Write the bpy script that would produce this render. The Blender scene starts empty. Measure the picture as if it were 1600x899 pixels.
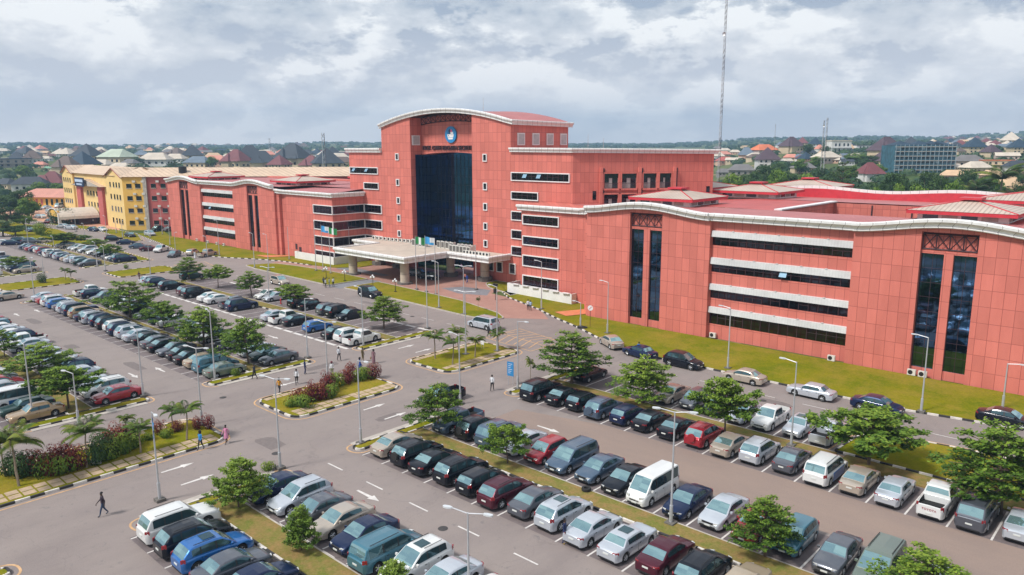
import bpy, math, random
from mathutils import Vector, Matrix
R = math.radians
sc = bpy.context.scene
col = sc.collection
# ------------------------------------------------------------------ camera
H_CAM = 25.0
F_PX = 1181.0
PITCH = math.atan(220.5 / F_PX)
YAW = R(42.75)
ROLL = 0.0037
FW = Vector((-math.sin(YAW) * math.cos(PITCH), math.cos(YAW) * math.cos(PITCH), -math.sin(PITCH)))
RT = Vector((math.cos(YAW), math.sin(YAW), 0))
UPV = RT.cross(FW)
R2 = RT * math.cos(ROLL) - UPV * math.sin(ROLL)
U2 = RT * math.sin(ROLL) + UPV * math.cos(ROLL)
cam = bpy.data.cameras.new('camera')
cam.sensor_width = 36.0
cam.lens = F_PX / 1600 * 36
cam.clip_start = 0.5
cam.clip_end = 30000
camo = bpy.data.objects.new('camera', cam)
col.objects.link(camo)
M3 = Matrix((R2, U2, -FW)).transposed()
camo.matrix_world = Matrix.Translation((0, 0, H_CAM)) @ M3.to_4x4()
sc.camera = camo
# ------------------------------------------------------------------ sky, sun, exposure
SUN_EL, SUN_AZ = R(50), R(198)      # azimuth of the sun, clockwise from +Y
w = bpy.data.worlds.new('World')
sc.world = w
w.use_nodes = True
nt = w.node_tree
nt.nodes.clear()
def N(t, **k):
    n = nt.nodes.new(t)
    for a, b in k.items():
        setattr(n, a, b)
    return n
L = nt.links.new
out = N('ShaderNodeOutputWorld')
bg = N('ShaderNodeBackground')
bg.inputs[1].default_value = 0.1
sky = N('ShaderNodeTexSky')
sky.sky_type = 'NISHITA'
sky.sun_disc = False
sky.sun_elevation = SUN_EL
sky.sun_rotation = SUN_AZ
sky.air_density = 1.2
sky.dust_density = 1.5
tc = N('ShaderNodeTexCoord')
sx = N('ShaderNodeSeparateXYZ')
L(tc.outputs['Generated'], sx.inputs[0])
def math_n(op, a, b=None, c=None):
    n = N('ShaderNodeMath', operation=op)
    for i, v in enumerate((a, b, c)):
        if v is None:
            continue
        if isinstance(v, (int, float)):
            n.inputs[i].default_value = v
        else:
            L(v, n.inputs[i])
    return n.outputs[0]
cb = N('ShaderNodeVectorMath', operation='MULTIPLY')
L(tc.outputs['Generated'], cb.inputs[0])
cb.inputs[1].default_value = (1.0, 1.0, 2.3)
def noise(vec, scale, detail, rough, off, dist=0.0):
    mp = N('ShaderNodeMapping')
    mp.inputs[1].default_value = off
    L(vec, mp.inputs[0])
    n = N('ShaderNodeTexNoise')
    n.inputs['Scale'].default_value = scale
    n.inputs['Detail'].default_value = detail
    n.inputs['Roughness'].default_value = rough
    n.inputs['Distortion'].default_value = dist
    L(mp.outputs[0], n.inputs[0])
    return n.outputs[0]
def ramp(fac, stops, interp='LINEAR'):
    r = N('ShaderNodeValToRGB')
    r.color_ramp.interpolation = interp
    e = r.color_ramp.elements
    e[0].position, e[0].color = stops[0][0], (*stops[0][1], 1)
    e[1].position, e[1].color = stops[-1][0], (*stops[-1][1], 1)
    for p, c in stops[1:-1]:
        x = e.new(p); x.color = (*c, 1)
    L(fac, r.inputs[0])
    return r.outputs[0]
n1 = noise(cb.outputs[0], 4.2, 12, 0.60, (3.1, 1.7, 0.3), 0.0)
n2 = noise(cb.outputs[0], 4.2, 12, 0.60, (3.1, 1.7, 0.36), 0.0)
n3 = noise(cb.outputs[0], 1.7, 5, 0.55, (7.0, 2.0, 2.0), 0.0)
relief = math_n('SUBTRACT', n1, n2)      # heaps lit from above, grey flat bases
# thin sky between -> bright rim -> grey core
rim = N('ShaderNodeValToRGB')
L(math_n('ADD', n1, math_n('MULTIPLY', math_n('SUBTRACT', n3, 0.5), 0.35)), rim.inputs[0])
el = rim.color_ramp.elements
el[0].position, el[0].color = 0.36, (.34, .34, .34, 1)
el[1].position, el[1].color = 0.68, (.10, .10, .10, 1)
for p_, v_ in ((.435, .42), (.47, .70), (.515, .58), (.59, .30)):
    q_ = el.new(p_); q_.color = (v_, v_, v_, 1)
sh = math_n('ADD', math_n('MULTIPLY', relief, 5.2), rim.outputs[0])
sh = math_n('ADD', sh, math_n('MULTIPLY', math_n('SUBTRACT', n3, 0.5), -0.25))
K = 10.0
def k3(a, s=K):
    return tuple(v * s for v in a)
r_cloud = N('ShaderNodeValToRGB')
L(math_n('ADD', sh, 0.0), r_cloud.inputs[0])
e = r_cloud.color_ramp.elements
e[0].position, e[0].color = 0.12, (0.285, 0.33, 0.405, 1)
e[1].position, e[1].color = 0.86, (0.70, 0.71, 0.71, 1)
x = e.new(0.36); x.color = (0.41, 0.445, 0.49, 1)
x = e.new(0.60); x.color = (0.50, 0.525, 0.56, 1)
sc10 = N('ShaderNodeVectorMath', operation='SCALE')
sc10.inputs['Scale'].default_value = K
L(r_cloud.outputs[0], sc10.inputs[0])
cov = ramp(n1, [(0.26, (0.75,) * 3), (0.40, (1,) * 3)])
mx = N('ShaderNodeMix', data_type='RGBA')
L(cov, mx.inputs[0]); L(sky.outputs[0], mx.inputs[6]); L(sc10.outputs[0], mx.inputs[7])
# pale band at the horizon
hz = math_n('SUBTRACT', 1.0, math_n('MINIMUM', math_n('MULTIPLY', math_n('ABSOLUTE', sx.outputs[2]), 6.0), 1.0))
mh = N('ShaderNodeMix', data_type='RGBA')
L(math_n('MULTIPLY', hz, 0.7), mh.inputs[0]); L(mx.outputs[2], mh.inputs[6])
mh.inputs[7].default_value = (8.5, 7.9, 7.6, 1)
L(mh.outputs[2], bg.inputs[0]); L(bg.outputs[0], out.inputs[0])
sl = bpy.data.lights.new('sun', 'SUN')
sl.energy = 2.7
sl.angle = R(10)
sl.color = (1.0, 0.96, 0.90)
slo = bpy.data.objects.new('sun', sl)
col.objects.link(slo)
sd = Vector((math.sin(SUN_AZ) * math.cos(SUN_EL), math.cos(SUN_AZ) * math.cos(SUN_EL), math.sin(SUN_EL)))
slo.rotation_euler = sd.to_track_quat('Z', 'Y').to_euler()
vs = sc.view_settings
sc.display_settings.display_device = 'sRGB'
vs.view_transform = 'Standard'
vs.look = 'None'
vs.exposure = 0.62
vs.gamma = 1
vs.use_curve_mapping = False
sc.render.engine = 'CYCLES'
sc.cycles.max_bounces = 6
sc.cycles.volume_bounces = 0
# ------------------------------------------------------------------ helpers
def ray(x, y):
    return FW * F_PX + R2 * (x - 800) - U2 * (y - 449.5)
def at(x, y, z=0.0):
    """ground point seen at photo position (x, y)"""
    d = ray(x, y)
    t = (z - H_CAM) / d.z
    return Vector((d.x * t, d.y * t, z))
def proj(p):
    d = Vector(p) - Vector((0, 0, H_CAM))
    ww = d.dot(FW)
    if ww < 1:
        return (-9999, -9999)
    return 800 + F_PX * d.dot(R2) / ww, 449.5 - F_PX * d.dot(U2) / ww
def sst(a, b, x):
    t = max(0, min(1, (x - a) / (b - a)))
    return t * t * (3 - 2 * t)
def interp(tab, x):
    if x <= tab[0][0]:
        return tab[0][1]
    for (a, u), (b, v) in zip(tab, tab[1:]):
        if x <= b:
            t = (x - a) / (b - a)
            return u + (v - u) * t
    return tab[-1][1]
LEFT_T = [(0, 0), (420, 0), (500, 3), (600, 6.5), (700, 9.5), (1000, 15.5), (1500, 19), (2200, 25), (3000, 33), (3400, 30), (9000, 10)]
RIGHT_T = [(0, 0), (225, 0), (300, 5), (400, 11), (500, 15.5), (700, 21), (900, 24.5), (1500, 29), (2500, 43), (3200, 52), (3600, 48), (9000, 20)]
def terr(x, y):
    d = math.hypot(x, y)
    if d < 225:
        return 0.0
    px = proj((x, y, 0))[0] if (Vector((x, y, 0)).dot(FW) > 1) else (-500 if x < 0 else 2000)
    f = sst(1085, 1240, px)
    z = interp(LEFT_T, d) * (1 - f) + interp(RIGHT_T, d) * f
    if d > 1500:
        z += sst(1500, 2600, d) * (4.0 * math.sin(px * 0.011 + 1.1) + 2.5 * math.sin(px * 0.029) + 4 * sst(150, 560, px) * (1 - sst(560, 900, px)))
        z += sst(1800, 3000, d) * 12 * sst(1250, 1650, px)
    return z
def at_t(x, y):
    """point of the rising land seen at photo position (x, y)"""
    d = ray(x, y)
    h = math.hypot(d.x, d.y)
    s = 200.0
    while s < 3300:
        px_, py_ = d.x / h * s, d.y / h * s
        if H_CAM + d.z / h * s <= terr(px_, py_):
            break
        s += 6
    return Vector((d.x / h * s, d.y / h * s, terr(d.x / h * s, d.y / h * s)))
MATS = {}
def mat(name, base, rough=0.6, metal=0.0, var=0.12, scale=1.5, spec=0.5, coat=0.0, emis=None, var2=None, bump=0.0, detail=4):
    if name in MATS:
        return MATS[name]
    m = bpy.data.materials.new(name)
    m.use_nodes = True
    t = m.node_tree
    b = t.nodes['Principled BSDF']
    b.inputs['Roughness'].default_value = rough
    b.inputs['Metallic'].default_value = metal
    b.inputs['Specular IOR Level'].default_value = spec
    b.inputs['Coat Weight'].default_value = coat
    b.inputs['Coat Roughness'].default_value = 0.05
    b.inputs['Base Color'].default_value = (*base, 1)
    if var > 0:
        tcn = t.nodes.new('ShaderNodeTexCoord')
        n = t.nodes.new('ShaderNodeTexNoise')
        n.inputs['Scale'].default_value = scale
        n.inputs['Detail'].default_value = detail
        n.inputs['Roughness'].default_value = 0.6
        t.links.new(tcn.outputs['Object'], n.inputs[0])
        r = t.nodes.new('ShaderNodeValToRGB')
        lo = var2[0] if var2 else tuple(c * (1 - var) for c in base)
        hi = var2[1] if var2 else tuple(min(1, c * (1 + var)) for c in base)
        r.color_ramp.elements[0].position = 0.3
        r.color_ramp.elements[1].position = 0.7
        r.color_ramp.elements[0].color = (*lo, 1)
        r.color_ramp.elements[1].color = (*hi, 1)
        t.links.new(n.outputs[0], r.inputs[0])
        t.links.new(r.outputs[0], b.inputs['Base Color'])
        if bump:
            bn = t.nodes.new('ShaderNodeBump')
            bn.inputs['Strength'].default_value = bump
            t.links.new(n.outputs[0], bn.inputs['Height'])
            t.links.new(bn.outputs[0], b.inputs['Normal'])
    MATS[name] = m
    return m
def nd(m, typ, **k):
    n = m.node_tree.nodes.new(typ)
    for a, b in k.items():
        setattr(n, a, b)
    return n
def mixc(m, fac, a, b, mode='MIX'):
    n = nd(m, 'ShaderNodeMix', data_type='RGBA', blend_type=mode)
    lk = m.node_tree.links.new
    for i, v in ((0, fac), (6, a), (7, b)):
        if hasattr(v, 'links'):
            lk(v, n.inputs[i])
        elif isinstance(v, (int, float)):
            n.inputs[i].default_value = v
        else:
            n.inputs[i].default_value = (*v, 1)
    return n.outputs[2]
def nz(m, scale, detail=5, rough=0.6, coord='Object', stretch=None, dist=0):
    lk = m.node_tree.links.new
    t = nd(m, 'ShaderNodeTexCoord')
    n = nd(m, 'ShaderNodeTexNoise')
    n.inputs['Scale'].default_value = scale
    n.inputs['Detail'].default_value = detail
    n.inputs['Roughness'].default_value = rough
    n.inputs['Distortion'].default_value = dist
    if stretch:
        mp = nd(m, 'ShaderNodeMapping')
        mp.inputs[3].default_value = stretch
        lk(t.outputs[coord], mp.inputs[0])
        lk(mp.outputs[0], n.inputs[0])
    else:
        lk(t.outputs[coord], n.inputs[0])
    return n.outputs[0]
def rmp(m, fac, p0, p1, c0=(0, 0, 0), c1=(1, 1, 1)):
    r = nd(m, 'ShaderNodeValToRGB')
    r.color_ramp.elements[0].position = p0
    r.color_ramp.elements[1].position = p1
    r.color_ramp.elements[0].color = (*c0, 1)
    r.color_ramp.elements[1].color = (*c1, 1)
    m.node_tree.links.new(fac, r.inputs[0])
    return r.outputs[0]
def setbase(m, sock):
    m.node_tree.links.new(sock, m.node_tree.nodes['Principled BSDF'].inputs['Base Color'])
# --- special materials
asph = mat('asphalt', (0.19, 0.175, 0.178), 0.85, var=0)
c = rmp(asph, nz(asph, 0.055, 7, 0.72), 0.34, 0.66, (0.185, 0.148, 0.140), (0.262, 0.215, 0.203))
c = mixc(asph, rmp(asph, nz(asph, 0.35, 6, 0.7, stretch=(1, 0.35, 1)), 0.35, 0.75), c, (0.285, 0.235, 0.212))
c = mixc(asph, rmp(asph, nz(asph, 1.3, 4, 0.7), 0.60, 0.74), c, (0.14, 0.124, 0.125))
c = mixc(asph, 0.25, c, rmp(asph, nz(asph, 14, 3, 0.8), 0.3, 0.7, (0.12, 0.11, 0.11), (0.30, 0.27, 0.265)))
c = mixc(asph, rmp(asph, nz(asph, 0.12, 8, 0.75, stretch=(1, 0.06, 1)), 0.56, 0.70, (0, 0, 0), (.5, .5, .5)), c, (0.145, 0.125, 0.122))
c = mixc(asph, rmp(asph, nz(asph, 0.12, 8, 0.75, stretch=(0.06, 1, 1)), 0.56, 0.70, (0, 0, 0), (.45, .45, .45)), c, (0.31, 0.25, 0.225))
_v = nd(asph, 'ShaderNodeTexVoronoi', feature='DISTANCE_TO_EDGE')
_v.inputs['Scale'].default_value = 0.11
_mp = nd(asph, 'ShaderNodeMapping'); _tc = nd(asph, 'ShaderNodeTexCoord'); _vm = nd(asph, 'ShaderNodeVectorMath', operation='MULTIPLY_ADD')
_wn = nd(asph, 'ShaderNodeTexNoise'); _wn.inputs['Scale'].default_value = .5; _wn.inputs['Detail'].default_value = 6
asph.node_tree.links.new(_tc.outputs['Object'], _wn.inputs[0])
asph.node_tree.links.new(_wn.outputs['Color'], _vm.inputs[0]); _vm.inputs[1].default_value = (5, 5, 0); asph.node_tree.links.new(_tc.outputs['Object'], _vm.inputs[2])
asph.node_tree.links.new(_vm.outputs[0], _v.inputs[0])
c = mixc(asph, rmp(asph, _v.outputs['Distance'], 0.0, 0.006, (.22, .22, .22), (0, 0, 0)), c, (0.07, 0.06, 0.06))
setbase(asph, c)
lotm = mat('parking_asphalt', (0.1, 0.09, 0.09), 0.85, var=0)
c = rmp(lotm, nz(lotm, 0.18, 6, 0.7), 0.35, 0.7, (0.118, 0.096, 0.10), (0.195, 0.158, 0.156))
c = mixc(lotm, rmp(lotm, nz(lotm, 0.9, 5, 0.7), 0.56, 0.7), c, (0.07, 0.06, 0.062))
c = mixc(lotm, rmp(lotm, nz(lotm, 2.2, 3, 0.5), 0.68, 0.74, (0, 0, 0), (.8, .8, .8)), c, (0.03, 0.027, 0.027))
setbase(lotm, c)
dustm = mat('dusty_asphalt', (0.22, 0.17, 0.15), 0.9, var=0)
c = rmp(dustm, nz(dustm, 0.12, 6, 0.7, stretch=(0.35, 1, 1)), 0.3, 0.7, (0.21, 0.158, 0.142), (0.31, 0.222, 0.178))
c = mixc(dustm, 0.2, c, rmp(dustm, nz(dustm, 10, 3, 0.8), 0.3, 0.7, (0.14, 0.11, 0.1), (0.34, 0.27, 0.23)))
setbase(dustm, c)
grass = mat('grass', (0.12, 0.15, 0.03), 1.0, var=0, spec=0.0)
c = rmp(grass, nz(grass, 0.22, 6, 0.7), 0.3, 0.7, (0.075, 0.125, 0.006), (0.27, 0.215, 0.012))
c = mixc(grass, rmp(grass, nz(grass, 0.13, 8, 0.8), 0.45, 0.62), c, (0.33, 0.215, 0.045))
c = mixc(grass, 0.45, c, rmp(grass, nz(grass, 5.0, 4, 0.8), 0.3, 0.7, (0.05, 0.085, 0.004), (0.27, 0.25, 0.015)))
setbase(grass, c)
verge = mat('worn_grass', (0.2, 0.15, 0.05), 0.95, var=0, spec=0.1)
c = rmp(verge, nz(verge, 0.7, 6, 0.75), 0.36, 0.62, (0.11, 0.16, 0.02), (0.30, 0.18, 0.075))
c = mixc(verge, 0.35, c, rmp(verge, nz(verge, 6.0, 4, 0.8), 0.3, 0.7, (0.05, 0.06, 0.01), (0.34, 0.25, 0.10)))
setbase(verge, c)
landm = mat('town_ground', (0.1, 0.12, 0.05), 0.95, var=0, spec=0.1)
c = rmp(landm, nz(landm, 0.012, 6, 0.7), 0.38, 0.62, (0.045, 0.085, 0.02), (0.14, 0.15, 0.06))
c = mixc(landm, rmp(landm, nz(landm, 0.03, 5, 0.7), 0.6, 0.66), c, (0.36, 0.24, 0.15))
setbase(landm, c)
def cladding(name, base, joint):
    m = mat(name, base, 0.55, var=0, spec=0.35)
    lk = m.node_tree.links.new
    t = nd(m, 'ShaderNodeTexCoord')
    s = nd(m, 'ShaderNodeSeparateXYZ')
    lk(t.outputs['Object'], s.inputs[0])
    a = nd(m, 'ShaderNodeMath', operation='ADD')
    lk(s.outputs[0], a.inputs[0]); lk(s.outputs[1], a.inputs[1])
    cc = nd(m, 'ShaderNodeCombineXYZ')
    lk(a.outputs[0], cc.inputs[0]); lk(s.outputs[2], cc.inputs[1])
    b = nd(m, 'ShaderNodeTexBrick')
    b.offset = 0
    b.inputs['Scale'].default_value = 1
    b.inputs['Brick Width'].default_value = 1.08
    b.inputs['Row Height'].default_value = 1.72
    b.inputs['Mortar Size'].default_value = 0.028
    b.inputs['Mortar Smooth'].default_value = 0.3
    b.inputs['Bias'].default_value = 0
    b.inputs['Color1'].default_value = (*[v * 0.90 for v in base], 1)
    b.inputs['Color2'].default_value = (*[min(1, v * 1.08) for v in base], 1)
    b.inputs['Mortar'].default_value = (*joint, 1)
    lk(cc.outputs[0], b.inputs[0])
    st = rmp(m, nz(m, 0.5, 6, 0.7, stretch=(1, 1, 0.25)), 0.3, 0.75, (0.87, 0.85, 0.85), (1.08, 1.12, 1.14))
    o = mixc(m, 1.0, b.outputs[0], st, 'MULTIPLY')
    setbase(m, o)
    return m
clad = cladding('terracotta_cladding', (0.60, 0.172, 0.135), (0.34, 0.08, 0.065))
clad_d = cladding('terracotta_recess', (0.58, 0.165, 0.13), (0.28, 0.055, 0.045))
def stripes(name, base, dark, period, axis='x', rough=0.5):
    m = mat(name, base, rough, var=0)
    lk = m.node_tree.links.new
    t = nd(m, 'ShaderNodeTexCoord')
    wv = nd(m, 'ShaderNodeTexWave', wave_type='BANDS', bands_direction=axis.upper())
    wv.inputs['Scale'].default_value = 0.314 / period
    wv.inputs['Distortion'].default_value = 0
    lk(t.outputs['Object'], wv.inputs[0])
    st = rmp(m, nz(m, 0.25, 7, 0.75), 0.3, 0.7, (0.78, 0.76, 0.76), (1.12, 1.12, 1.12))
    o = mixc(m, rmp(m, wv.outputs[1], 0.0, 0.35), dark, base)
    setbase(m, mixc(m, 1.0, o, st, 'MULTIPLY'))
    return m
redroof = stripes('red_sheet_roof', (0.46, 0.15, 0.145), (0.32, 0.09, 0.09), 0.55)
redroofy = stripes('red_sheet_roof_b', (0.50, 0.085, 0.075), (0.34, 0.055, 0.05), 0.55, 'y')
paleroof = stripes('pale_sheet_roof', (0.52, 0.43, 0.36), (0.33, 0.26, 0.22), 0.5)
fascia = mat('red_fascia', (0.50, 0.03, 0.045), 0.5)
white = mat('white_render', (0.72, 0.71, 0.70), 0.6, var=0.07, scale=0.7)
cornm = mat('cornice_white', (0.70, 0.70, 0.69), 0.5, var=0)
def cornice_mat():
    m = cornm
    lk = m.node_tree.links.new
    t = nd(m, 'ShaderNodeTexCoord')
    s = nd(m, 'ShaderNodeSeparateXYZ')
    lk(t.outputs['Object'], s.inputs[0])
    a = nd(m, 'ShaderNodeMath', operation='ADD')
    lk(s.outputs[0], a.inputs[0]); lk(s.outputs[1], a.inputs[1])
    f = nd(m, 'ShaderNodeMath', operation='FRACT')
    dv = nd(m, 'ShaderNodeMath', operation='DIVIDE'); dv.inputs[1].default_value = 1.35
    lk(a.outputs[0], dv.inputs[0]); lk(dv.outputs[0], f.inputs[0])
    lt = nd(m, 'ShaderNodeMath', operation='LESS_THAN'); lt.inputs[1].default_value = 0.045
    lk(f.outputs[0], lt.inputs[0])
    st = rmp(m, nz(m, 0.9, 6, 0.75, stretch=(1, 1, 0.3)), 0.35, 0.7, (0.66, 0.66, 0.655), (0.80, 0.80, 0.80))
    setbase(m, mixc(m, lt.outputs[0], st, (0.30, 0.29, 0.29)))
cornice_mat()
awn = stripes('awning_slats', (0.60, 0.61, 0.62), (0.555, 0.565, 0.575), 0.35)
brickp = mat('brick_paving', (0.36, 0.17, 0.13), 0.85, var=0)
c = rmp(brickp, nz(brickp, 0.3, 6, 0.7), 0.3, 0.7, (0.30, 0.155, 0.125), (0.44, 0.25, 0.20))
setbase(brickp, mixc(brickp, 0.3, c, rmp(brickp, nz(brickp, 9, 3, 0.8), 0.35, 0.65, (0.2, 0.1, 0.08), (0.46, 0.24, 0.19))))
slab = mat('paving_slab', (0.42, 0.31, 0.21), 0.9, var=0.2, scale=2.2)
orangep = mat('orange_paint_path', (0.60, 0.20, 0.09), 0.8)
grey = mat('grey_path', (0.2, 0.2, 0.22), 0.85)
conc = mat('concrete', (0.42, 0.38, 0.34), 0.85, var=0.2, scale=1.2)
concd = mat('dark_concrete', (0.13, 0.12, 0.11), 0.9, var=0.2)
cream = mat('canopy_top', (0.50, 0.43, 0.36), 0.85, var=0.12, scale=0.5)
colm = mat('column_render', (0.48, 0.41, 0.33), 0.8, var=0.1)
dfr = mat('dark_maroon_frame', (0.045, 0.018, 0.025), 0.5)
wht = mat('white_frame', (0.74, 0.73, 0.74), 0.5, var=0.04)
kwh = mat('kerb_white', (0.62, 0.58, 0.54), 0.85, var=0.25, scale=2.5)
kbk = mat('kerb_black', (0.035, 0.033, 0.035), 0.85, var=0.3, scale=2.5)
paint = mat('road_paint', (0.60, 0.57, 0.55), 0.8, var=0.2, scale=2.0)
ypaint = mat('kerb_line_paint', (0.52, 0.32, 0.17), 0.85, var=0.25, scale=1.5)
steel = mat('galvanised_steel', (0.50, 0.51, 0.54), 0.45, 0.4, var=0.08)
lampw = mat('lamp_housing', (0.62, 0.65, 0.68), 0.4, 0.2, var=0.05)
black = mat('black_plastic', (0.012, 0.012, 0.014), 0.5, var=0)
tyre = mat('tyre_rubber', (0.018, 0.017, 0.017), 0.85, var=0)
rimm = mat('alloy_rim', (0.50, 0.51, 0.53), 0.35, 0.6, var=0)
def glassmat(name, base, rough, metal=1.0, sx_=1.25, sz_=1.7, wob=0.012, line=(0.02, 0.01, 0.014), lw=0.04):
    m = mat(name, base, rough, metal, var=0)
    lk = m.node_tree.links.new
    t = nd(m, 'ShaderNodeTexCoord')
    s = nd(m, 'ShaderNodeSeparateXYZ')
    lk(t.outputs['Object'], s.inputs[0])
    a = nd(m, 'ShaderNodeMath', operation='ADD')
    lk(s.outputs[0], a.inputs[0]); lk(s.outputs[1], a.inputs[1])
    cc = nd(m, 'ShaderNodeCombineXYZ')
    lk(a.outputs[0], cc.inputs[0]); lk(s.outputs[2], cc.inputs[1])
    b = nd(m, 'ShaderNodeTexBrick')
    b.offset = 0
    b.inputs['Scale'].default_value = 1
    b.inputs['Brick Width'].default_value = sx_
    b.inputs['Row Height'].default_value = sz_
    b.inputs['Mortar Size'].default_value = lw
    b.inputs['Color1'].default_value = (*base, 1)
    b.inputs['Color2'].default_value = (*[v * 0.55 for v in base], 1)
    b.inputs['Mortar'].default_value = (*line, 1)
    lk(cc.outputs[0], b.inputs[0])
    setbase(m, b.outputs[0])
    bn = nd(m, 'ShaderNodeBump')
    bn.inputs['Strength'].default_value = 0.25
    bn.inputs['Distance'].default_value = wob
    lk(nz(m, 0.8, 2, 0.5), bn.inputs['Height'])
    lk(bn.outputs[0], m.node_tree.nodes['Principled BSDF'].inputs['Normal'])
    return m
gl_tall = glassmat('tall_blue_glass', (0.09, 0.17, 0.30), 0.04, 1.0, 1.15, 1.7, lw=0.02)
gl_band = glassmat('band_window_glass', (0.085, 0.09, 0.13), 0.08, 1.0, 0.85, 0.62, line=(0.07, 0.028, 0.035), lw=0.07)
gl_main = glassmat('main_curtain_glass', (0.06, 0.17, 0.42), 0.05, 1.0, 1.2, 1.75, lw=0.025)
gl_dark = mat('dark_window_glass', (0.06, 0.07, 0.09), 0.08, 0.9, var=0)
car_gl = mat('car_glass', (0.27, 0.43, 0.46), 0.04, 0.75, var=0)
car_gl_d = mat('car_side_glass', (0.07, 0.13, 0.15), 0.05, 0.7, var=0)
hl_m = mat('headlight_glass', (0.65, 0.66, 0.66), 0.12, 0.3, var=0)
tl_m = mat('taillight_red', (0.26, 0.008, 0.014), 0.2, 0, var=0, coat=0.6)
plate_m = mat('plate_white', (0.6, 0.62, 0.6), 0.5, var=0)
# ------------------------------------------------------------------ mesh builder
class MB:
    def __init__(s):
        s.v, s.f, s.m, s.mats = [], [], [], []
    def mi(s, m):
        if m not in s.mats:
            s.mats.append(m)
        return s.mats.index(m)
    def face(s, pts, m):
        i = len(s.v)
        s.v += [tuple(p) for p in pts]
        s.f.append(tuple(range(i, i + len(pts))))
        s.m.append(s.mi(m))
    def box(s, x0, x1, y0, y1, z0, z1, m, top=None):
        i = len(s.v)
        s.v += [(x0, y0, z0), (x1, y0, z0), (x1, y1, z0), (x0, y1, z0), (x0, y0, z1), (x1, y0, z1), (x1, y1, z1), (x0, y1, z1)]
        k = s.mi(m); kt = s.mi(top) if top else k
        for f, q in (((0, 3, 2, 1), k), ((4, 5, 6, 7), kt), ((0, 1, 5, 4), k), ((1, 2, 6, 5), k), ((2, 3, 7, 6), k), ((3, 0, 4, 7), k)):
            s.f.append(tuple(i + a for a in f)); s.m.append(q)
        return s
    def prism(s, poly, z0, z1, m, top=None):
        """vertical prism over a ccw polygon; z1 may be a list"""
        n = len(poly)
        i = len(s.v)
        zz = z1 if isinstance(z1, (list, tuple)) else [z1] * n
        s.v += [(p[0], p[1], z0) for p in poly] + [(p[0], p[1], z) for p, z in zip(poly, zz)]
        k = s.mi(m); kt = s.mi(top) if top else k
        for a in range(n):
            b = (a + 1) % n
            s.f.append((i + a, i + b, i + n + b, i + n + a)); s.m.append(k)
        s.f.append(tuple(i + n + a for a in range(n))); s.m.append(kt)
        s.f.append(tuple(i + a for a in reversed(range(n)))); s.m.append(k)
        return s
    def bar(s, a, b, r, m, n=6, r2=None):
        a, b = Vector(a), Vector(b)
        d = (b - a)
        if d.length < 1e-6:
            return s
        q = d.to_track_quat('Z', 'Y')
        r2 = r if r2 is None else r2
        i = len(s.v)
        for c_, rr in ((a, r), (b, r2)):
            for k in range(n):
                t = 2 * math.pi * k / n
                s.v.append(tuple(c_ + q @ Vector((math.cos(t) * rr, math.sin(t) * rr, 0))))
        kk = s.mi(m)
        for k in range(n):
            j = (k + 1) % n
            s.f.append((i + k, i + j, i + n + j, i + n + k)); s.m.append(kk)
        s.f.append(tuple(i + n + k for k in range(n))); s.m.append(kk)
        s.f.append(tuple(i + k for k in reversed(range(n)))); s.m.append(kk)
        return s
    def lathe(s, prof, m, c=(0, 0, 0), n=12, axis='z'):
        i = len(s.v)
        for r_, z in prof:
            for k in range(n):
                t = 2 * math.pi * k / n
                p = (math.cos(t) * r_, math.sin(t) * r_, z)
                if axis == 'y':
                    p = (p[0], p[2], p[1])
                s.v.append((p[0] + c[0], p[1] + c[1], p[2] + c[2]))
        kk = s.mi(m)
        for a in range(len(prof) - 1):
            for k in range(n):
                j = (k + 1) % n
                s.f.append((i + a * n + k, i + a * n + j, i + (a + 1) * n + j, i + (a + 1) * n + k)); s.m.append(kk)
        return s
    def mesh(s, name, smooth=None):
        me = bpy.data.meshes.new(name)
        me.from_pydata(s.v, [], s.f)
        for m in s.mats:
            me.materials.append(m)
        me.polygons.foreach_set('material_index', s.m)
        me.update()
        if smooth:
            me.shade_smooth()
            me.set_sharp_from_angle(angle=smooth)
        return me
    def build(s, name, parent=None, loc=(0, 0, 0), rz=0.0, smooth=None):
        return link(name, s.mesh(name, smooth), parent, loc, rz)
def link(name, me, parent=None, loc=(0, 0, 0), rz=0.0):
    o = bpy.data.objects.new(name, me)
    col.objects.link(o)
    o.location = loc
    o.rotation_euler = (0, 0, rz)
    if parent:
        o.parent = parent
    return o
def tag(o, label=None, cat=None, group=None, kind=None):
    if label: o['label'] = label
    if cat: o['category'] = cat
    if group: o['group'] = group
    if kind: o['kind'] = kind
    return o
def thing(name, label, cat, loc=(0, 0, 0), rz=0.0, group=None):
    return tag(link(name, None, None, loc, rz), label, cat, group)
def struct(name, mb, smooth=None):
    return tag(mb.build(name, smooth=smooth), kind='structure')
def copy_tree(o, parent=None):
    c_ = o.copy()
    col.objects.link(c_)
    c_.parent = parent
    for ch in list(o.children):
        copy_tree(ch, c_)
    return c_
def fix_normals(me):
    import bmesh
    bm = bmesh.new(); bm.from_mesh(me)
    bmesh.ops.recalc_face_normals(bm, faces=bm.faces)
    bm.to_mesh(me); bm.free()
ORD = ['first', 'second', 'third', 'fourth', 'fifth', 'sixth', 'seventh', 'eighth', 'ninth', 'tenth']
def ordn(i):
    if i < 10:
        return ORD[i]
    n = i + 1
    return '%d%s' % (n, 'th' if 10 <= n % 100 <= 20 else {1: 'st', 2: 'nd', 3: 'rd'}.get(n % 10, 'th'))
random.seed(7)
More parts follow.
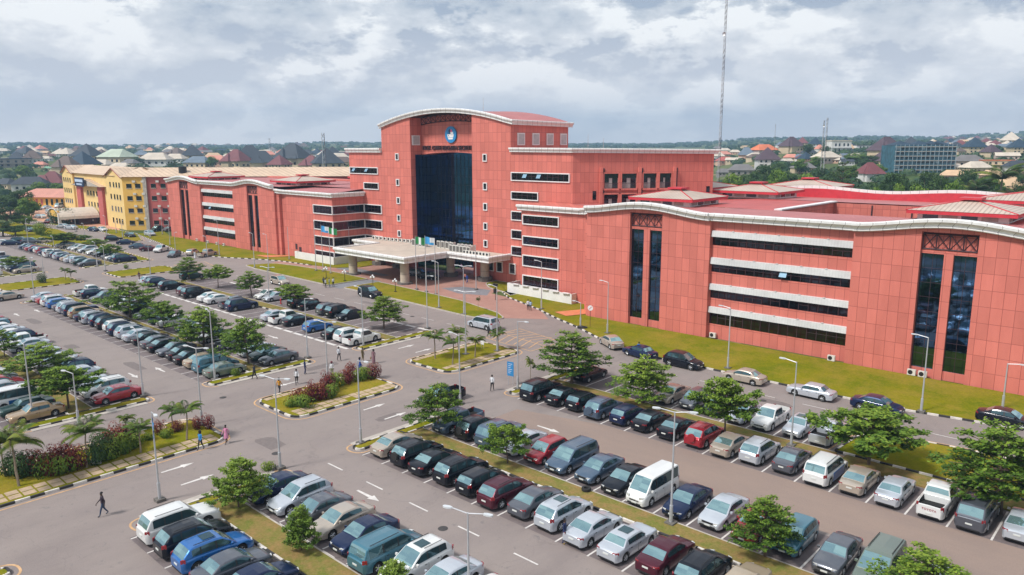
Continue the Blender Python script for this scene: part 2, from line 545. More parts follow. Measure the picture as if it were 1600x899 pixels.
# ------------------------------------------------------------------ land
def terrain():
    mb = MB()
    rad = [0, 60, 120, 180, 225, 240, 260, 280, 300, 330, 360, 400, 420, 460, 500, 550, 600, 650, 700, 800, 900, 1000, 1150, 1300, 1500, 1700, 1900, 2100, 2300, 2500, 2700, 2900, 3000, 3200, 3400, 3800, 4500, 6000, 9000]
    na = 240
    for r_ in rad:
        for k in range(na):
            a = 2 * math.pi * k / na
            x_, y_ = math.cos(a) * r_, math.sin(a) * r_
            mb.v.append((x_, y_, terr(x_, y_) - (0.0 if r_ < 3500 else 30)))
    k0 = mb.mi(landm)
    for i in range(len(rad) - 1):
        for k in range(na):
            j = (k + 1) % na
            mb.f.append((i * na + k, (i + 1) * na + k, (i + 1) * na + j, i * na + j)); mb.m.append(k0)
    struct('ground', mb, smooth=3)
terrain()
def sheet(name, polys, z, m):
    mb = MB()
    for p in polys:
        mb.face([(a, b, z) for a, b in p], m)
    return struct(name, mb)
def rect(x0, x1, y0, y1):
    return [(x0, y0), (x1, y0), (x1, y1), (x0, y1)]
sheet('road', [rect(-300, 40, -8, 86), rect(-300, -130, 86, 88.9)], 0.004, asph)
XR0, XL0 = -48.97, -77.62        # first stall line of the right and left lots
PR, PL = 2.573, 2.582
lots = []
for a, b in ((34.8, 39.9), (42.1, 47.2), (53.8, 59.0), (24, 29), (16.4, 21.4)):
    lots += [rect(-49.2, 12, a, b), rect(-143.5, -77.3, a, b)]
lots += [rect(-49.2, -22, 61.5, 66.6), rect(-143.5, -77.3, 61.5, 66.6)]
for a, b in ((34.8, 39.9), (42.1, 47.2), (53.8, 59.0), (61.5, 66.6)):
    lots += [rect(-240, -174.5, a, b)]
sheet('parking_bays', lots, 0.008, lotm)
sheet('dusty_aisle', [[(-47, 48.0), (12, 47.2), (12, 53.8), (-38, 53.7), (-47, 51.5)]], 0.012, dustm)
sheet('brick_forecourt', [[(-150, 83.6), (-117, 84.6), (-100, 80.5), (-75.2, 79.2), (-69.6, 83.2), (-74.5, 87.1), (-85.1, 91.2), (-90, 92), (-90, 103), (-135, 103), (-137, 91.5), (-152, 88.2)]], 0.010, brickp)
sheet('grey_path', [[(-117.1, 77.0), (-113.3, 77.0), (-113.3, 86.5), (-117.1, 86.5)], [(-100, 89.5), (-94, 88), (-89, 90), (-92, 94), (-98, 93)], [(-133, 89.5), (-118, 90.5), (-118, 92), (-133, 93)]], 0.014, grey)
sheet('laterite_yard', [[(-340, 79), (-262, 84), (-247, 89), (-284, 99), (-400, 116), (-420, 100)]], 0.012, mat('laterite', (0.50, 0.27, 0.17), 0.95, var=0.2, scale=0.15))
# ------------------------------------------------------------------ lawns, islands and kerbs
def fillet(poly, rads):
    out_ = []
    n = len(poly)
    for i in range(n):
        p, a, b = Vector(poly[i]), Vector(poly[i - 1]), Vector(poly[(i + 1) % n])
        r_ = rads[i] if isinstance(rads, (list, tuple)) else rads
        u, v = (a - p), (b - p)
        r_ = min(r_, u.length * 0.45, v.length * 0.45)
        if r_ < 0.05:
            out_.append(tuple(p)); continue
        p0, p1 = p + u.normalized() * r_, p + v.normalized() * r_
        for t in (0, 0.2, 0.4, 0.6, 0.8, 1):
            q = p0 * (1 - t) ** 2 + p * 2 * t * (1 - t) + p1 * t * t
            out_.append((q.x, q.y))
    return out_
def offset(poly, d):
    """inward offset of a ccw polygon"""
    out_ = []
    n = len(poly)
    for i in range(n):
        a, p, b = Vector(poly[i - 1]), Vector(poly[i]), Vector(poly[(i + 1) % n])
        u = (p - a).normalized() if (p - a).length > 1e-6 else (b - p).normalized()
        v = (b - p).normalized() if (b - p).length > 1e-6 else u
        nu, nv = Vector((-u.y, u.x)), Vector((-v.y, v.x))
        q = (nu + nv)
        if q.length < 1e-5: q = nu
        q.normalize()
        k = d / max(0.5, q.dot(nu))
        out_.append((p.x + q.x * k, p.y + q.y * k))
    return out_
def kerb_strip(mb, path, closed, wd=0.17, h=0.17, seg=0.95, plain=None):
    """alternating painted kerb stones along a path"""
    pts = [Vector(p) for p in path] + ([Vector(path[0])] if closed else [])
    dist = 0.0
    for a, b in zip(pts, pts[1:]):
        ln = (b - a).length
        if ln < 1e-4: continue
        u = (b - a) / ln
        nn = Vector((-u.y, u.x)) * wd
        s0 = 0.0
        while s0 < ln - 1e-4:
            nxt = (math.floor((dist + s0) / seg + 1e-6) + 1) * seg - dist
            s1 = min(ln, nxt)
            k = int(math.floor((dist + s0) / seg + 1e-6)) % 2
            m = plain or (kwh if k else kbk)
            p, q = a + u * s0, a + u * s1
            mb.prism([tuple(p), tuple(q), tuple(q + nn), tuple(p + nn)], -0.05, h + (0.004 if k else 0), m)
            s0 = s1
        dist += ln
def island(name, poly, rads, gm=grass, line=True, plain=None, kname='kerb', open_edges=None):
    P = fillet(poly, rads)
    mb = MB()
    mb.prism(offset(P, 0.165), -0.05, 0.13, gm)
    struct(name, mb)
    kb = MB()
    kerb_strip(kb, P, True, plain=plain)
    struct(kname, kb)
    if line:
        o_, i_ = offset(P, -0.55), offset(P, -0.40)
        lb = MB()
        n = len(P)
        for a in range(n):
            b = (a + 1) % n
            lb.face([(*o_[a], 0.016), (*o_[b], 0.016), (*i_[b], 0.016), (*i_[a], 0.016)], ypaint)
        struct('kerb_line', lb)
for a, b in ((-68.0, -60.35), (-164.0, -155.0)):
    for y0, y1 in ((-20, 29.0), (35.5, 48.3), (54.9, 67.2)):
        island('island_lawn', rect(a, b, y0, y1), 1.6)
# stepping slabs on the near islands
sb = MB()
for y0, y1 in ((8.0, 28.2), (36.3, 47.6), (55.7, 66.4)):
    for xx in (-61.25, -62.1, -67.3):
        y = y0
        while y < y1:
            if random.random() < 0.94:
                j = random.uniform(-0.04, 0.04)
                sb.box(xx - 0.36 + j, xx + 0.36 + j, y, y + 0.80, 0.11, 0.150 + random.uniform(-0.008, 0.008), slab)
            y += 0.93
struct('footpath', sb)
# verges between back-to-back rows, with end caps
def verge_block(x0, x1, y0, ya, yb, y1, sgn):
    """lot block: verge between ya and yb, end caps from y0 to y1 at x0 (sgn=1: cap on the left end)"""
    mb = MB()
    mb.box(x0 + 1.2, x1 - 1.2, ya + 0.16, yb - 0.1, -0.05, 0.12, verge)
    struct('verge', mb)
    kb = MB()
    kerb_strip(kb, [(x0 + 1.4, ya), (x1 - 1.4, ya)], False)
    kerb_strip(kb, [(x1 - 1.4, yb), (x0 + 1.4, yb)], False, plain=conc, wd=0.12, h=0.125)
    struct('kerb', kb)
for y0, ya, yb, y1 in ((35.0, 39.95, 42.05, 47.3), (54.4, 59.1, 61.35, 66.7), (17.5, 21.5, 23.9, 28.6), (-2, 3, 5, 10)):
    verge_block(-52, 30 if y0 != 54.4 else -19, y0, ya, yb, y1, 1)
    verge_block(-145, -76, y0, ya, yb, y1, 1)
    if y0 > 30:
        verge_block(-240, -173, y0, ya, yb, y1, 1)
    for xc, side in ((-51.9, 1), (-76.9, -1), (-143.2, 1), (-174.5, -1)):
        if side == 1:
            r_ = rect(xc, xc + 2.0, y0, y1)
        else:
            r_ = rect(xc - 0.0, xc + 1.3, y0, y1)
            r_ = rect(xc - 1.4 + 0.9, xc + 1.0, y0, y1)
        if side == 1:
            r_ = rect(xc + 0.9, xc + 2.1, y0, y1)
        island('end_cap_lawn', r_, 0.55)
        pv = MB()
        xx = (xc + 0.1, xc + 0.88) if side == 1 else (xc + 1.02, xc + 1.7)
        pv.box(xx[0], xx[1], y0 + 0.5, y1 - 0.5, -0.05, 0.05, conc)
        struct('pavement', pv)
# lawn to the right of the upper rows
pq = [(-20.6, 61.5), (14, 61.5), (14, 69.5), (-12, 69.2), (-16.5, 68.6), (-20.2, 66.8)]
island('roadside_lawn', pq, [0.3, 0.3, 0.3, 3, 3, 1.0])
mbv = MB(); mbv.box(-19.5, 14, 59.1, 61.35, -0.05, 0.10, verge); struct('verge', mbv)
# lawns at the building
LAWN_R = [(-88.9, 94.0), (-85.1, 91.3), (-79.5, 89.2), (-74.5, 87.2), (-69, 84.5), (-63.1, 82.1), (-57.7, 79.3), (-52.3, 76.6), (-49, 76.2), (-20, 76.2), (-12, 77.6), (0, 78.6), (30, 79), (30, 88.4), (-66.5, 88.4), (-69, 94.6), (-88.9, 101.3)]
LAWN_L = [(-232, 88.0), (-214, 84.9), (-200, 82.6), (-186, 80.0), (-176, 78.9), (-165.4, 82.2), (-158, 85.6), (-151.7, 87.6), (-140.6, 88.9), (-133.7, 90.2), (-130.5, 94), (-131, 101), (-137, 101), (-138, 95.2), (-160, 95.2), (-160, 91.9), (-218, 91.9), (-232, 96)]
for nm, P, npk in (('front_lawn', LAWN_R, 13), ('front_lawn', LAWN_L, 9)):
    mb = MB(); mb.prism(P, -0.05, 0.13, grass); struct(nm, mb)
    kb = MB()
    kerb_strip(kb, list(reversed([(a + 0.0, b - 0.16) for a, b in P[:npk]])), False)
    struct('kerb', kb)
island('entrance_lawn', [(-151.6, 79.0), (-144.9, 78.0), (-117.2, 77.2), (-117.2, 86.2), (-124, 86.6), (-131.2, 86.7), (-140.9, 86.0), (-149, 84.8)], [1.5, 1, 0.5, 0.5, .2, .5, .5, 2], line=False, plain=conc)
island('entrance_lawn', [(-113.2, 77.6), (-95.5, 77.2), (-79.8, 76.3), (-75.6, 76.8), (-74.4, 79.0), (-77.8, 81.1), (-89.2, 83.9), (-103.5, 85.0), (-113.2, 85.6)], [.5, .5, 2, 1.2, 1.2, .8, .5, .5, .5], line=False, plain=conc)
island('entrance_lawn', [(-88.8, 93.9), (-85.6, 92.1), (-85.6, 101.2), (-97.5, 101.2), (-97.5, 98.0), (-93.5, 95.0)], [1, .3, .1, .1, 1.5, 1.5], line=False, plain=conc)
# lawns round the left lots
island('roadside_lawn', [(-218, 62), (-196, 62.5), (-180, 66.6), (-174.6, 66.8), (-174.6, 69.0), (-196, 70.0), (-262, 76.5), (-300, 74.5), (-300, 62)], 1.0)
island('roadside_lawn', [(-300, 78.5), (-246, 83.0), (-226, 81.0), (-214, 79.0), (-213, 82.2), (-232, 88.2), (-246, 88.2), (-268, 86)], 1.0)
sheet('ramp', [[(-71.6, 87.0), (-68.6, 86.0), (-66.8, 89.9), (-69.3, 92.0)]], 0.20, orangep)
sheet('ramp', [[(-163, 88.0), (-158, 88.0), (-155.4, 92.9), (-157.0, 93.0)]], 0.20, orangep)
# ------------------------------------------------------------------ painted markings
pm = MB()
def pline(x0, y0, x1, y1, wd=0.12, z=0.018, m=None):
    a, b = Vector((x0, y0)), Vector((x1, y1))
    u = (b - a).normalized()
    nn = Vector((-u.y, u.x)) * wd * 0.5
    pm.face([(*(a + nn), z), (*(a - nn), z), (*(b - nn), z), (*(b + nn), z)], m or paint)
for a, b in ((34.7, 39.8), (42.2, 47.1), (53.7, 58.9), (24.1, 29.0), (16.4, 21.4), (61.5, 66.6)):
    for k in range(0, 26):
        x_ = XR0 + PR * k
        if a == 61.5 and x_ > -21.5: break
        pline(x_, a, x_, b, 0.13)
    for k in range(0, 26):
        pline(XL0 - PL * k, a, XL0 - PL * k, b, 0.11)
        if a > 30: pline(-175.5 - PL * k, a, -175.5 - PL * k, b, 0.11)
for y in (42.15, 24.0):
    for k in range(0, 40):
        pline(-48.8 + k * PR, y, -48.8 + k * PR + 1.25, y, 0.13)
for k in range(0, 14):
    pline(-49.7 + 5.07 * k, 31.9, -47.7 + 5.07 * k, 31.9, 0.13)
for k in range(0, 14):
    pline(-44 + 5.6 * k, 71.4, -41.2 + 5.6 * k, 71.4, 0.10)
    pline(-76 - 5.6 * k, 71.4, -78.8 - 5.6 * k, 71.4, 0.10)
# worn white band beside the upper left rows
for k in range(22):
    x_ = -77.6 - 2.58 * k
    pline(x_ - 0.2, 53.6, x_ - 2.3, 53.6, 0.5)
    pline(x_ - 0.2, 66.9, x_ - 2.3, 66.9, 0.5)
def arrow(px, py, dx, dy, ln=2.6):
    c_ = at(px, py)
    u = Vector((dx, dy)).normalized(); v = Vector((-u.y, u.x)); c2 = Vector((c_.x, c_.y))
    a = c2 - u * ln / 2; b = c2 + u * (ln / 2 - 1.0); t = c2 + u * ln / 2
    pm.face([(*(a + v * .09), .018), (*(a - v * .09), .018), (*(b - v * .14), .018), (*(b + v * .14), .018)], paint)
    pm.face([(*(b + v * .34), .0184), (*(b - v * .34), .0184), (*t, .0184)], paint)
for a in ((575, 775, 1, 0), (857, 671, 1, 0), (585, 636, 0, 1), (618, 650, 0, 1), (278, 731, 0, 1), (309, 750, 0, 1), (635, 542, 0, 1), (662, 548, 0, 1), (26, 492, -1, 0), (58, 486, -1, 0), (250, 578, -1, 0), (208, 587, 1, 0), (450, 600, 0, -1), (427, 527, 1, 0)):
    arrow(*a)
# wheelchair symbols on the upper right bays
for k in (2, 3, 4):
    cx_, cy_ = XR0 + PR * (k + 0.5), 63.8
    for t in range(12):
        a0, a1 = t * math.pi / 7.0, (t + 1) * math.pi / 7.0
        pline(cx_ + math.cos(a0) * .55, cy_ + math.sin(a0) * .55, cx_ + math.cos(a1) * .55, cy_ + math.sin(a1) * .55, 0.13)
    pline(cx_ - 0.2, cy_ + 0.2, cx_ - 0.35, cy_ + 1.3, 0.15)
    pline(cx_ - 0.2, cy_ + 0.3, cx_ + 0.7, cy_ + 0.2, 0.15)
    pline(cx_ + 0.7, cy_ + 0.2, cx_ + 0.9, cy_ - 0.8, 0.15)
# box junction hatching
for cx_ in (-64.5, -159.6):
    q = [(cx_ - 4.3, 69.2), (cx_ + 4.6, 68.2), (cx_ + 4.6, 74.2), (cx_ - 4.3, 76)]
    for a, b in zip(q, q[1:] + q[:1]): pline(*a, *b, 0.14, 0.018, ypaint)
    for k in range(1, 7):
        pline(cx_ - 4.3 + k * 1.3, 69.0, cx_ - 4.3 + k * 1.3 - 1.2, 72.4, 0.16, 0.0184, ypaint)
        pline(cx_ - 4.3 + k * 1.3 - 1.2, 72.4, cx_ - 4.3 + k * 1.3, 75.2, 0.16, 0.0184, ypaint)
    pline(cx_ - 4.3, 72.4, cx_ + 4.6, 71.2, 0.14, 0.0188, ypaint)
struct('road_marking', pm)
rp_ = random.Random(3)
pmat_ = mat('tarmac_patch', (0.165, 0.138, 0.133), .9, var=.15, scale=3)
drain_ = mat('drain_iron', (0.05, 0.045, 0.045), .7)
pp_ = MB()
for x_, y, a, b in ((-57, 31, 3.2, 1.8), (-54.5, 42, 1.2, 3.0), (-38, 50.5, 4.5, 1.4), (-21, 30.6, 3.6, 1.2), (-73.5, 47, 1.5, 5), (-30, 70, 5, 1.2), (-90, 32.5, 5, 1.3), (-105, 30.5, 3, 1.5), (-98, 72.8, 6, 1.1), (-125, 31.8, 5, 1.4), (-12, 50, 3, 1.5)):
    n_ = 9
    pp_.face([(x_ + a * .5 * math.copysign(abs(math.cos(t * 6.283 / n_)) ** .5, math.cos(t * 6.283 / n_)) * rp_.uniform(.85, 1.1), y + b * .5 * math.copysign(abs(math.sin(t * 6.283 / n_)) ** .5, math.sin(t * 6.283 / n_)) * rp_.uniform(.85, 1.1), .0055) for t in range(n_)], pmat_)
struct('road_patch', pp_)
for i, (x_, y) in enumerate(((-54.6, 30.1), (-58.2, 52.0), (-71.5, 34.0), (-69.5, 50.8), (-35, 31.0), (-30.5, 69.8), (-86, 71.0))):
    q = MB(); q.lathe([(.34, .012), (.33, .02), (.01, .022)], drain_, n=16)
    struct('manhole_cover', q).location = (x_, y, .006)
# ------------------------------------------------------------------ the pink secretariat building
bld = thing('office_building', 'long salmon pink office building with tall central tower and white wavy cornices', 'building', (-112, 101, 0))
BO = Vector((-112, 101, 0))
def bpart(mb, name, smooth=None, parent=None):
    mb.v = [(a - BO.x, b - BO.y, c_) for a, b, c_ in mb.v]
    o = mb.build(name, smooth=smooth)
    if parent:
        o.parent = parent
    else:
        o.parent = bld
    return o
PROFC = [(0.0, 0.0), (0.55, 0.0), (0.62, 0.10), (0.50, 0.20), (0.58, 0.34), (0.80, 0.62), (0.98, 0.70), (1.0, 0.98), (0.86, 1.06), (0.0, 1.06)]
def cornice(path, zs, h=0.95, dep=0.95, name='cornice'):
    """moulded cornice swept along a path; outward is to the right of the travel direction"""
    mb = MB()
    n = len(path)
    k = mb.mi(cornm)
    P = [Vector(p) for p in path]
    for i in range(n):
        a = P[i] - P[i - 1] if i > 0 else P[1] - P[0]
        b = P[i + 1] - P[i] if i < n - 1 else P[-1] - P[-2]
        a.normalize(); b.normalize()
        na, nb = Vector((a.y, -a.x)), Vector((b.y, -b.x))
        q = na + nb
        q.normalize()
        kk = 1 / max(0.5, q.dot(na))
        for o_, z in PROFC:
            mb.v.append((P[i].x + q.x * o_ * dep * kk - q.x * 0.0, P[i].y + q.y * o_ * dep * kk, zs[i] + z * h))
    m = len(PROFC)
    for i in range(n - 1):
        for j in range(m):
            j2 = (j + 1) % m
            mb.f.append((i * m + j, (i + 1) * m + j, (i + 1) * m + j2, i * m + j2)); mb.m.append(k)
    mb.f.append(tuple(reversed(range(m)))); mb.m.append(k)
    mb.f.append(tuple((n - 1) * m + j for j in range(m))); mb.m.append(k)
    return bpart(mb, name, smooth=0.5)
def archz(x, x0, x1, zb, rise):
    t = (x - x0) / (x1 - x0) * 2 - 1
    return zb + rise * (math.cos(t * math.pi) * 0.5 + 0.5) ** 0.85
def wall_arch(mb, x0, x1, ya, yb, z0, ax0, ax1, zb, rise, m):
    """front wall slab whose top follows the arch"""
    n = max(2, int((x1 - x0) / 0.8))
    xs = [x0 + (x1 - x0) * i / n for i in range(n + 1)]
    i0 = len(mb.v)
    for y in (ya, yb):
        mb.v += [(x_, y, z0) for x_ in xs] + [(x_, y, archz(x_, ax0, ax1, zb, rise)) for x_ in xs]
    N1 = n + 1
    k = mb.mi(m)
    for i in range(n):
        mb.f.append((i0 + i, i0 + i + 1, i0 + N1 + i + 1, i0 + N1 + i)); mb.m.append(k)
        mb.f.append((i0 + N1 + i, i0 + N1 + i + 1, i0 + 3 * N1 + i + 1, i0 + 3 * N1 + i)); mb.m.append(k)
        mb.f.append((i0 + 2 * N1 + i + 1, i0 + 2 * N1 + i, i0 + 3 * N1 + i, i0 + 3 * N1 + i + 1)); mb.m.append(k)
        mb.f.append((i0 + i + 1, i0 + i, i0 + 2 * N1 + i, i0 + 2 * N1 + i + 1)); mb.m.append(k)
    mb.f.append((i0, i0 + N1, i0 + 3 * N1, i0 + 2 * N1)); mb.m.append(k)
    mb.f.append((i0 + n, i0 + 2 * N1 + n, i0 + 3 * N1 + n, i0 + N1 + n)); mb.m.append(k)
def lattice(x0, x1, y, z0, z1, nn, name='lattice', curve=None):
    mb = MB()
    f = curve or (lambda x_: 0)
    r_ = 0.055
    for i in range(nn):
        a, b = x0 + (x1 - x0) * i / nn, x0 + (x1 - x0) * (i + 1) / nn
        fa, fb = f(a), f(b)
        mb.bar((a, y, z0 + fa), (b, y, z0 + fb), 0.09, dfr, 4)
        mb.bar((a, y, z1 + fa), (b, y, z1 + fb), 0.09, dfr, 4)
        mb.bar((a, y, z0 + fa), (a, y, z1 + fa), 0.07, dfr, 4)
        mb.bar((a, y - .02, z0 + fa), (b, y - .02, z1 + fb), r_, dfr, 4)
        mb.bar((a, y + .02, z1 + fa), (b, y + .02, z0 + fb), r_, dfr, 4)
    mb.bar((x1, y, z0 + f(x1)), (x1, y, z1 + f(x1)), 0.07, dfr, 4)
    return bpart(mb, name)
def tall_window(x0, x1, y, z0, z1):
    mb = MB(); mb.box(x0, x1, y - 0.04, y + 0.1, z0, z1, gl_tall)
    o = bpart(mb, 'tall_window')
    fb = MB()
    for a, b in ((x0 - .07, x0 + .02), (x1 - .02, x1 + .07)):
        fb.box(a, b, y - 0.10, y - 0.045, z0, z1, dfr)
    fb.box(x0 + .0, x1 - .0, y - .098, y - .047, z1 - .07, z1 - .002, dfr)
    k = int((z1 - z0) / 1.7)
    for i in range(1, k + 1):
        z = z0 + (z1 - z0) * i / (k + 1)
        fb.box(x0 + .0, x1 - .0, y - .07, y - .046, z - .018, z + .018, dfr)
    fb.box((x0 + x1) / 2 - .018, (x0 + x1) / 2 + .018, y - .075, y - .0475, z0 + .002, z1 - .04, dfr)
    bpart(fb, 'frame', parent=o)
    return o
def band_window(x0, x1, y, z0, z1, framed=True, name='window', opens=0):
    """strip window in a wall that faces -Y"""
    mb = MB(); mb.box(x0, x1, y - 0.03, y + 0.1, z0, z1, gl_band)
    o = bpart(mb, name)
    fb = MB()
    if framed:
        w_ = 0.16
        fb.box(x0 - w_, x1 + w_, y - .22, y + .02, z1, z1 + w_, wht)
        fb.box(x0 - w_, x1 + w_, y - .22, y + .02, z0 - w_, z0, wht)
        fb.box(x0 - w_, x0, y - .22, y + .02, z0, z1, wht)
        fb.box(x1, x1 + w_, y - .22, y + .02, z0, z1, wht)
    n = max(1, int((x1 - x0) / 1.15))
    for i in range(1, n):
        a = x0 + (x1 - x0) * i / n
        fb.box(a - .035, a + .035, y - .075, y - .035, z0, z1, dfr)
    zm = z0 + (z1 - z0) * 0.55
    for i in range(n):
        a, b = x0 + (x1 - x0) * i / n + .037, x0 + (x1 - x0) * (i + 1) / n - .037
        if random.random() < 0.55:
            fb.box(a, b, y - .07, y - .038, zm - .025, zm + .025, dfr)
    bpart(fb, 'frame', parent=o)
    if opens:
        ob = MB()
        for i in range(opens):
            a = x0 + (x1 - x0) * (random.random() * 0.8 + .1)
            ob.face([(a, y - .08, zm + .4), (a + .9, y - .08, zm + .4), (a + .9, y - .5, zm - .25), (a, y - .5, zm - .25)], mat('open_pane', (0.35, 0.55, 0.7), 0.1, 0.6, var=0))
        bpart(ob, 'casement', parent=o)
    return o
def band_window_x(y0, y1, x_, z0, z1, framed=True):
    """strip window in a wall that faces +X"""
    mb = MB(); mb.box(x_ - .1, x_ + .03, y0, y1, z0, z1, gl_band)
    o = bpart(mb, 'window')
    fb = MB()
    if framed:
        fb.box(x_ - .02, x_ + .22, y0, y1, z1, z1 + .16, wht)
        fb.box(x_ - .02, x_ + .22, y0, y1, z0 - .16, z0, wht)
    n = max(1, int((y1 - y0) / 1.15))
    for i in range(1, n):
        a = y0 + (y1 - y0) * i / n
        fb.box(x_ + .035, x_ + .075, a - .035, a + .035, z0, z1, dfr)
    bpart(fb, 'frame', parent=o)
    return o
def small_window(x_, y, z, w_=0.75, h_=1.1, framed=True):
    mb = MB(); mb.box(x_ - w_ / 2, x_ + w_ / 2, y - .03, y + .1, z, z + h_, gl_dark)
    o = bpart(mb, 'window')
    if framed:
        fb = MB(); q = .16
        fb.box(x_ - w_ / 2 - q, x_ + w_ / 2 + q, y - .2, y + .02, z + h_, z + h_ + q, wht)
        fb.box(x_ - w_ / 2 - q, x_ + w_ / 2 + q, y - .2, y + .02, z - q, z, wht)
        fb.box(x_ - w_ / 2 - q, x_ - w_ / 2, y - .2, y + .02, z, z + h_, wht)
        fb.box(x_ + w_ / 2, x_ + w_ / 2 + q, y - .2, y + .02, z, z + h_, wht)
        bpart(fb, 'frame', parent=o)
    return o
def wing(mx, dy):
    """mx maps the right wing's x; dy shifts it back"""
    def X(a, b):
        p, q = mx(a), mx(b)
        return (p, q) if p < q else (q, p)
    yf = 88.6 + dy
    for b0, g0, p0, p1, g1, b1 in ((-66.9, -59.4, -57.25, -56.3, -54.25, -47.1), (-29.3, -22.35, -20.1, -19.2, -17.0, -9.6)):
        a0, a1 = X(b0, b1)
        w_ = MB()
        q0, q1 = X(b0, g0); wall_arch(w_, q0, q1, yf, yf + 1.1, 0, a0, a1, 15.5, 0.95, clad)
        q0, q1 = X(g1, b1); wall_arch(w_, q0, q1, yf, yf + 1.1, 0, a0, a1, 15.5, 0.95, clad)
        q0, q1 = X(g0, g1)
        wall_arch(w_, q0, q1, yf, yf + 1.1, 15.95, a0, a1, 15.5, 0.95, clad)
        w_.box(q0, q1, yf + 0.72, yf + 1.1, 0, 15.95, clad_d)
        r0, r1 = X(p0, p1)
        w_.box(r0, r1, yf + 0.25, yf + 0.72, 0, 13.75, clad)
        w_.box(q0, q1, yf + 0.45, yf + 0.718, 0, 1.0, clad)
        w_.box(q0, q1, yf + 0.35, yf + 0.719, 13.62, 13.95, clad)
        bpart(w_, 'wall')
        s0, s1 = X(g0, p0); tall_window(s0 + .08, s1 - .04, yf + .62, 1.0, 13.6)
        s0, s1 = X(p1, g1); tall_window(s0 + .04, s1 - .08, yf + .62, 1.0, 13.6)
        lattice(q0 + .12, q1 - .12, yf + .32, 14.1, 15.75, 4)
        n = 22
        pth = [(a0 + (a1 - a0) * i / n, yf) for i in range(n + 1)]
        cornice(pth, [archz(x_, a0, a1, 15.5, 0.95) for x_, _ in pth])
    # recessed bay with sun hoods
    c0, c1 = X(-47.1, -29.3)
    w_ = MB(); w_.box(c0, c1, yf + .65, yf + 1.2, 0, 15.5, clad); bpart(w_, 'wall')
    cornice([(c0 + .0, yf + .35), (c1 - .0, yf + .35)], [15.5, 15.5])
    for z1, z0, zw in ((14.2, 13.45, 12.35), (10.7, 9.9, 8.85), (7.25, 6.5, 5.4), (4.2, 3.45, 1.95)):
        aw = MB()
        aw.face([(c0 + .05, yf + .30, z0), (c1 - .05, yf + .30, z0), (c1 - .05, yf + .38, z1), (c0 + .05, yf + .38, z1)], awn)
        aw.face([(c0 + .05, yf + .38, z1), (c1 - .05, yf + .38, z1), (c1 - .05, yf + .64, z1 + .05), (c0 + .05, yf + .64, z1 + .05)], awn)
        aw.face([(c0 + .05, yf + .30, z0), (c0 + .05, yf + .64, z0 + .12), (c1 - .05, yf + .64, z0 + .12), (c1 - .05, yf + .30, z0)], awn)
        for c_ in (c0 + .05, c1 - .05):
            aw.face([(c_, yf + .30, z0), (c_, yf + .38, z1), (c_, yf + .64, z1 + .05), (c_, yf + .64, z0 + .12)], awn)
        for i in range(1, 6):
            q = c0 + (c1 - c0) * i / 6
            aw.box(q - .12, q + .12, yf + .33, yf + .6, z1 + .052, z1 + .12, awn)
        bpart(aw, 'sun_hood')
        band_window(c0 + .1, c1 - .1, yf + .66, zw, z0 + .1, framed=False, opens=1 if z1 == 10.7 else 0)
wing(lambda x_: x_, 0.0)
wing(lambda x_: -227.0 - x_, 3.4)
# return walls, rear masses
w_ = MB()
w_.box(-9.62, -9.3, 89.4, 136, 0, 15.5, clad)
w_.box(-217.7, -217.4, 92.7, 124, 0, 15.5, clad)
bpart(w_, 'wall')
# right link between wing and tower
w_ = MB()
w_.prism([(-85.4, 94.8), (-69.0, 94.8), (-69.0, 91.0), (-67.6, 91.0), (-67.6, 90.2), (-66.0, 90.2), (-66.0, 96.5), (-85.4, 102.0)], 0, 15.4, clad)
bpart(w_, 'wall')
cornice([(-86.0, 94.8), (-69.2, 94.8)], [14.45, 14.45], 0.9, 0.8)
cornice([(-69.5, 91.0), (-66.9, 90.0)], [14.9, 15.2], 0.9, 0.8)
for z0, z1 in ((12.25, 13.6), (8.75, 10.05), (5.15, 6.8), (1.7, 3.35)):
    band_window(-84.9, -77.3, 94.8, z0, z1)
# left link
w_ = MB()
w_.prism([(-160.1, 93.2), (-138.5, 93.2), (-138.5, 102.0), (-160.1, 102)], 0, 15.2, clad)
w_.prism([(-163.0, 93.0), (-160.1, 93.0), (-158.8, 94.0), (-158.8, 96), (-163.0, 96)], 0, 15.2, clad_d)
w_.box(-160.1, -158.9, 92.5, 93.19, 0, 15.2, clad)
bpart(w_, 'wall')
cornice([(-160.3, 92.6), (-158.6, 92.6), (-156.8, 93.2), (-138.5, 93.2), (-138.5, 101.4)], [14.6, 14.5, 14.4, 14.35, 14.35], 0.9, 0.8)
for z0, z1 in ((11.2, 12.9), (7.7, 9.5), (4.3, 6.1), (1.9, 2.9)):
    zt = z1 - 0.15
    mbw = band_window(-145.6, -138.53, 93.2, z0 - .9 + .5, zt - .3)
    band_window_x(93.23, 101.3, -138.5, z0 - .4, zt - .3)
    band_window(-138.25, -132.2, 101.5, z0 - .4, zt - .3)
for z in (11.6, 8.1, 4.7):
    small_window(-161.4, 93.0, z, .5, .9, False)
for x_, w2, z0, h2 in ((-153.6, .8, 1.9, 1.3), (-152.0, .95, .25, 2.3)):
    mbd = MB(); mbd.box(x_ - w2 / 2, x_ + w2 / 2, 93.14, 93.25, z0, z0 + h2, dfr); bpart(mbd, 'door' if h2 > 2 else 'window')
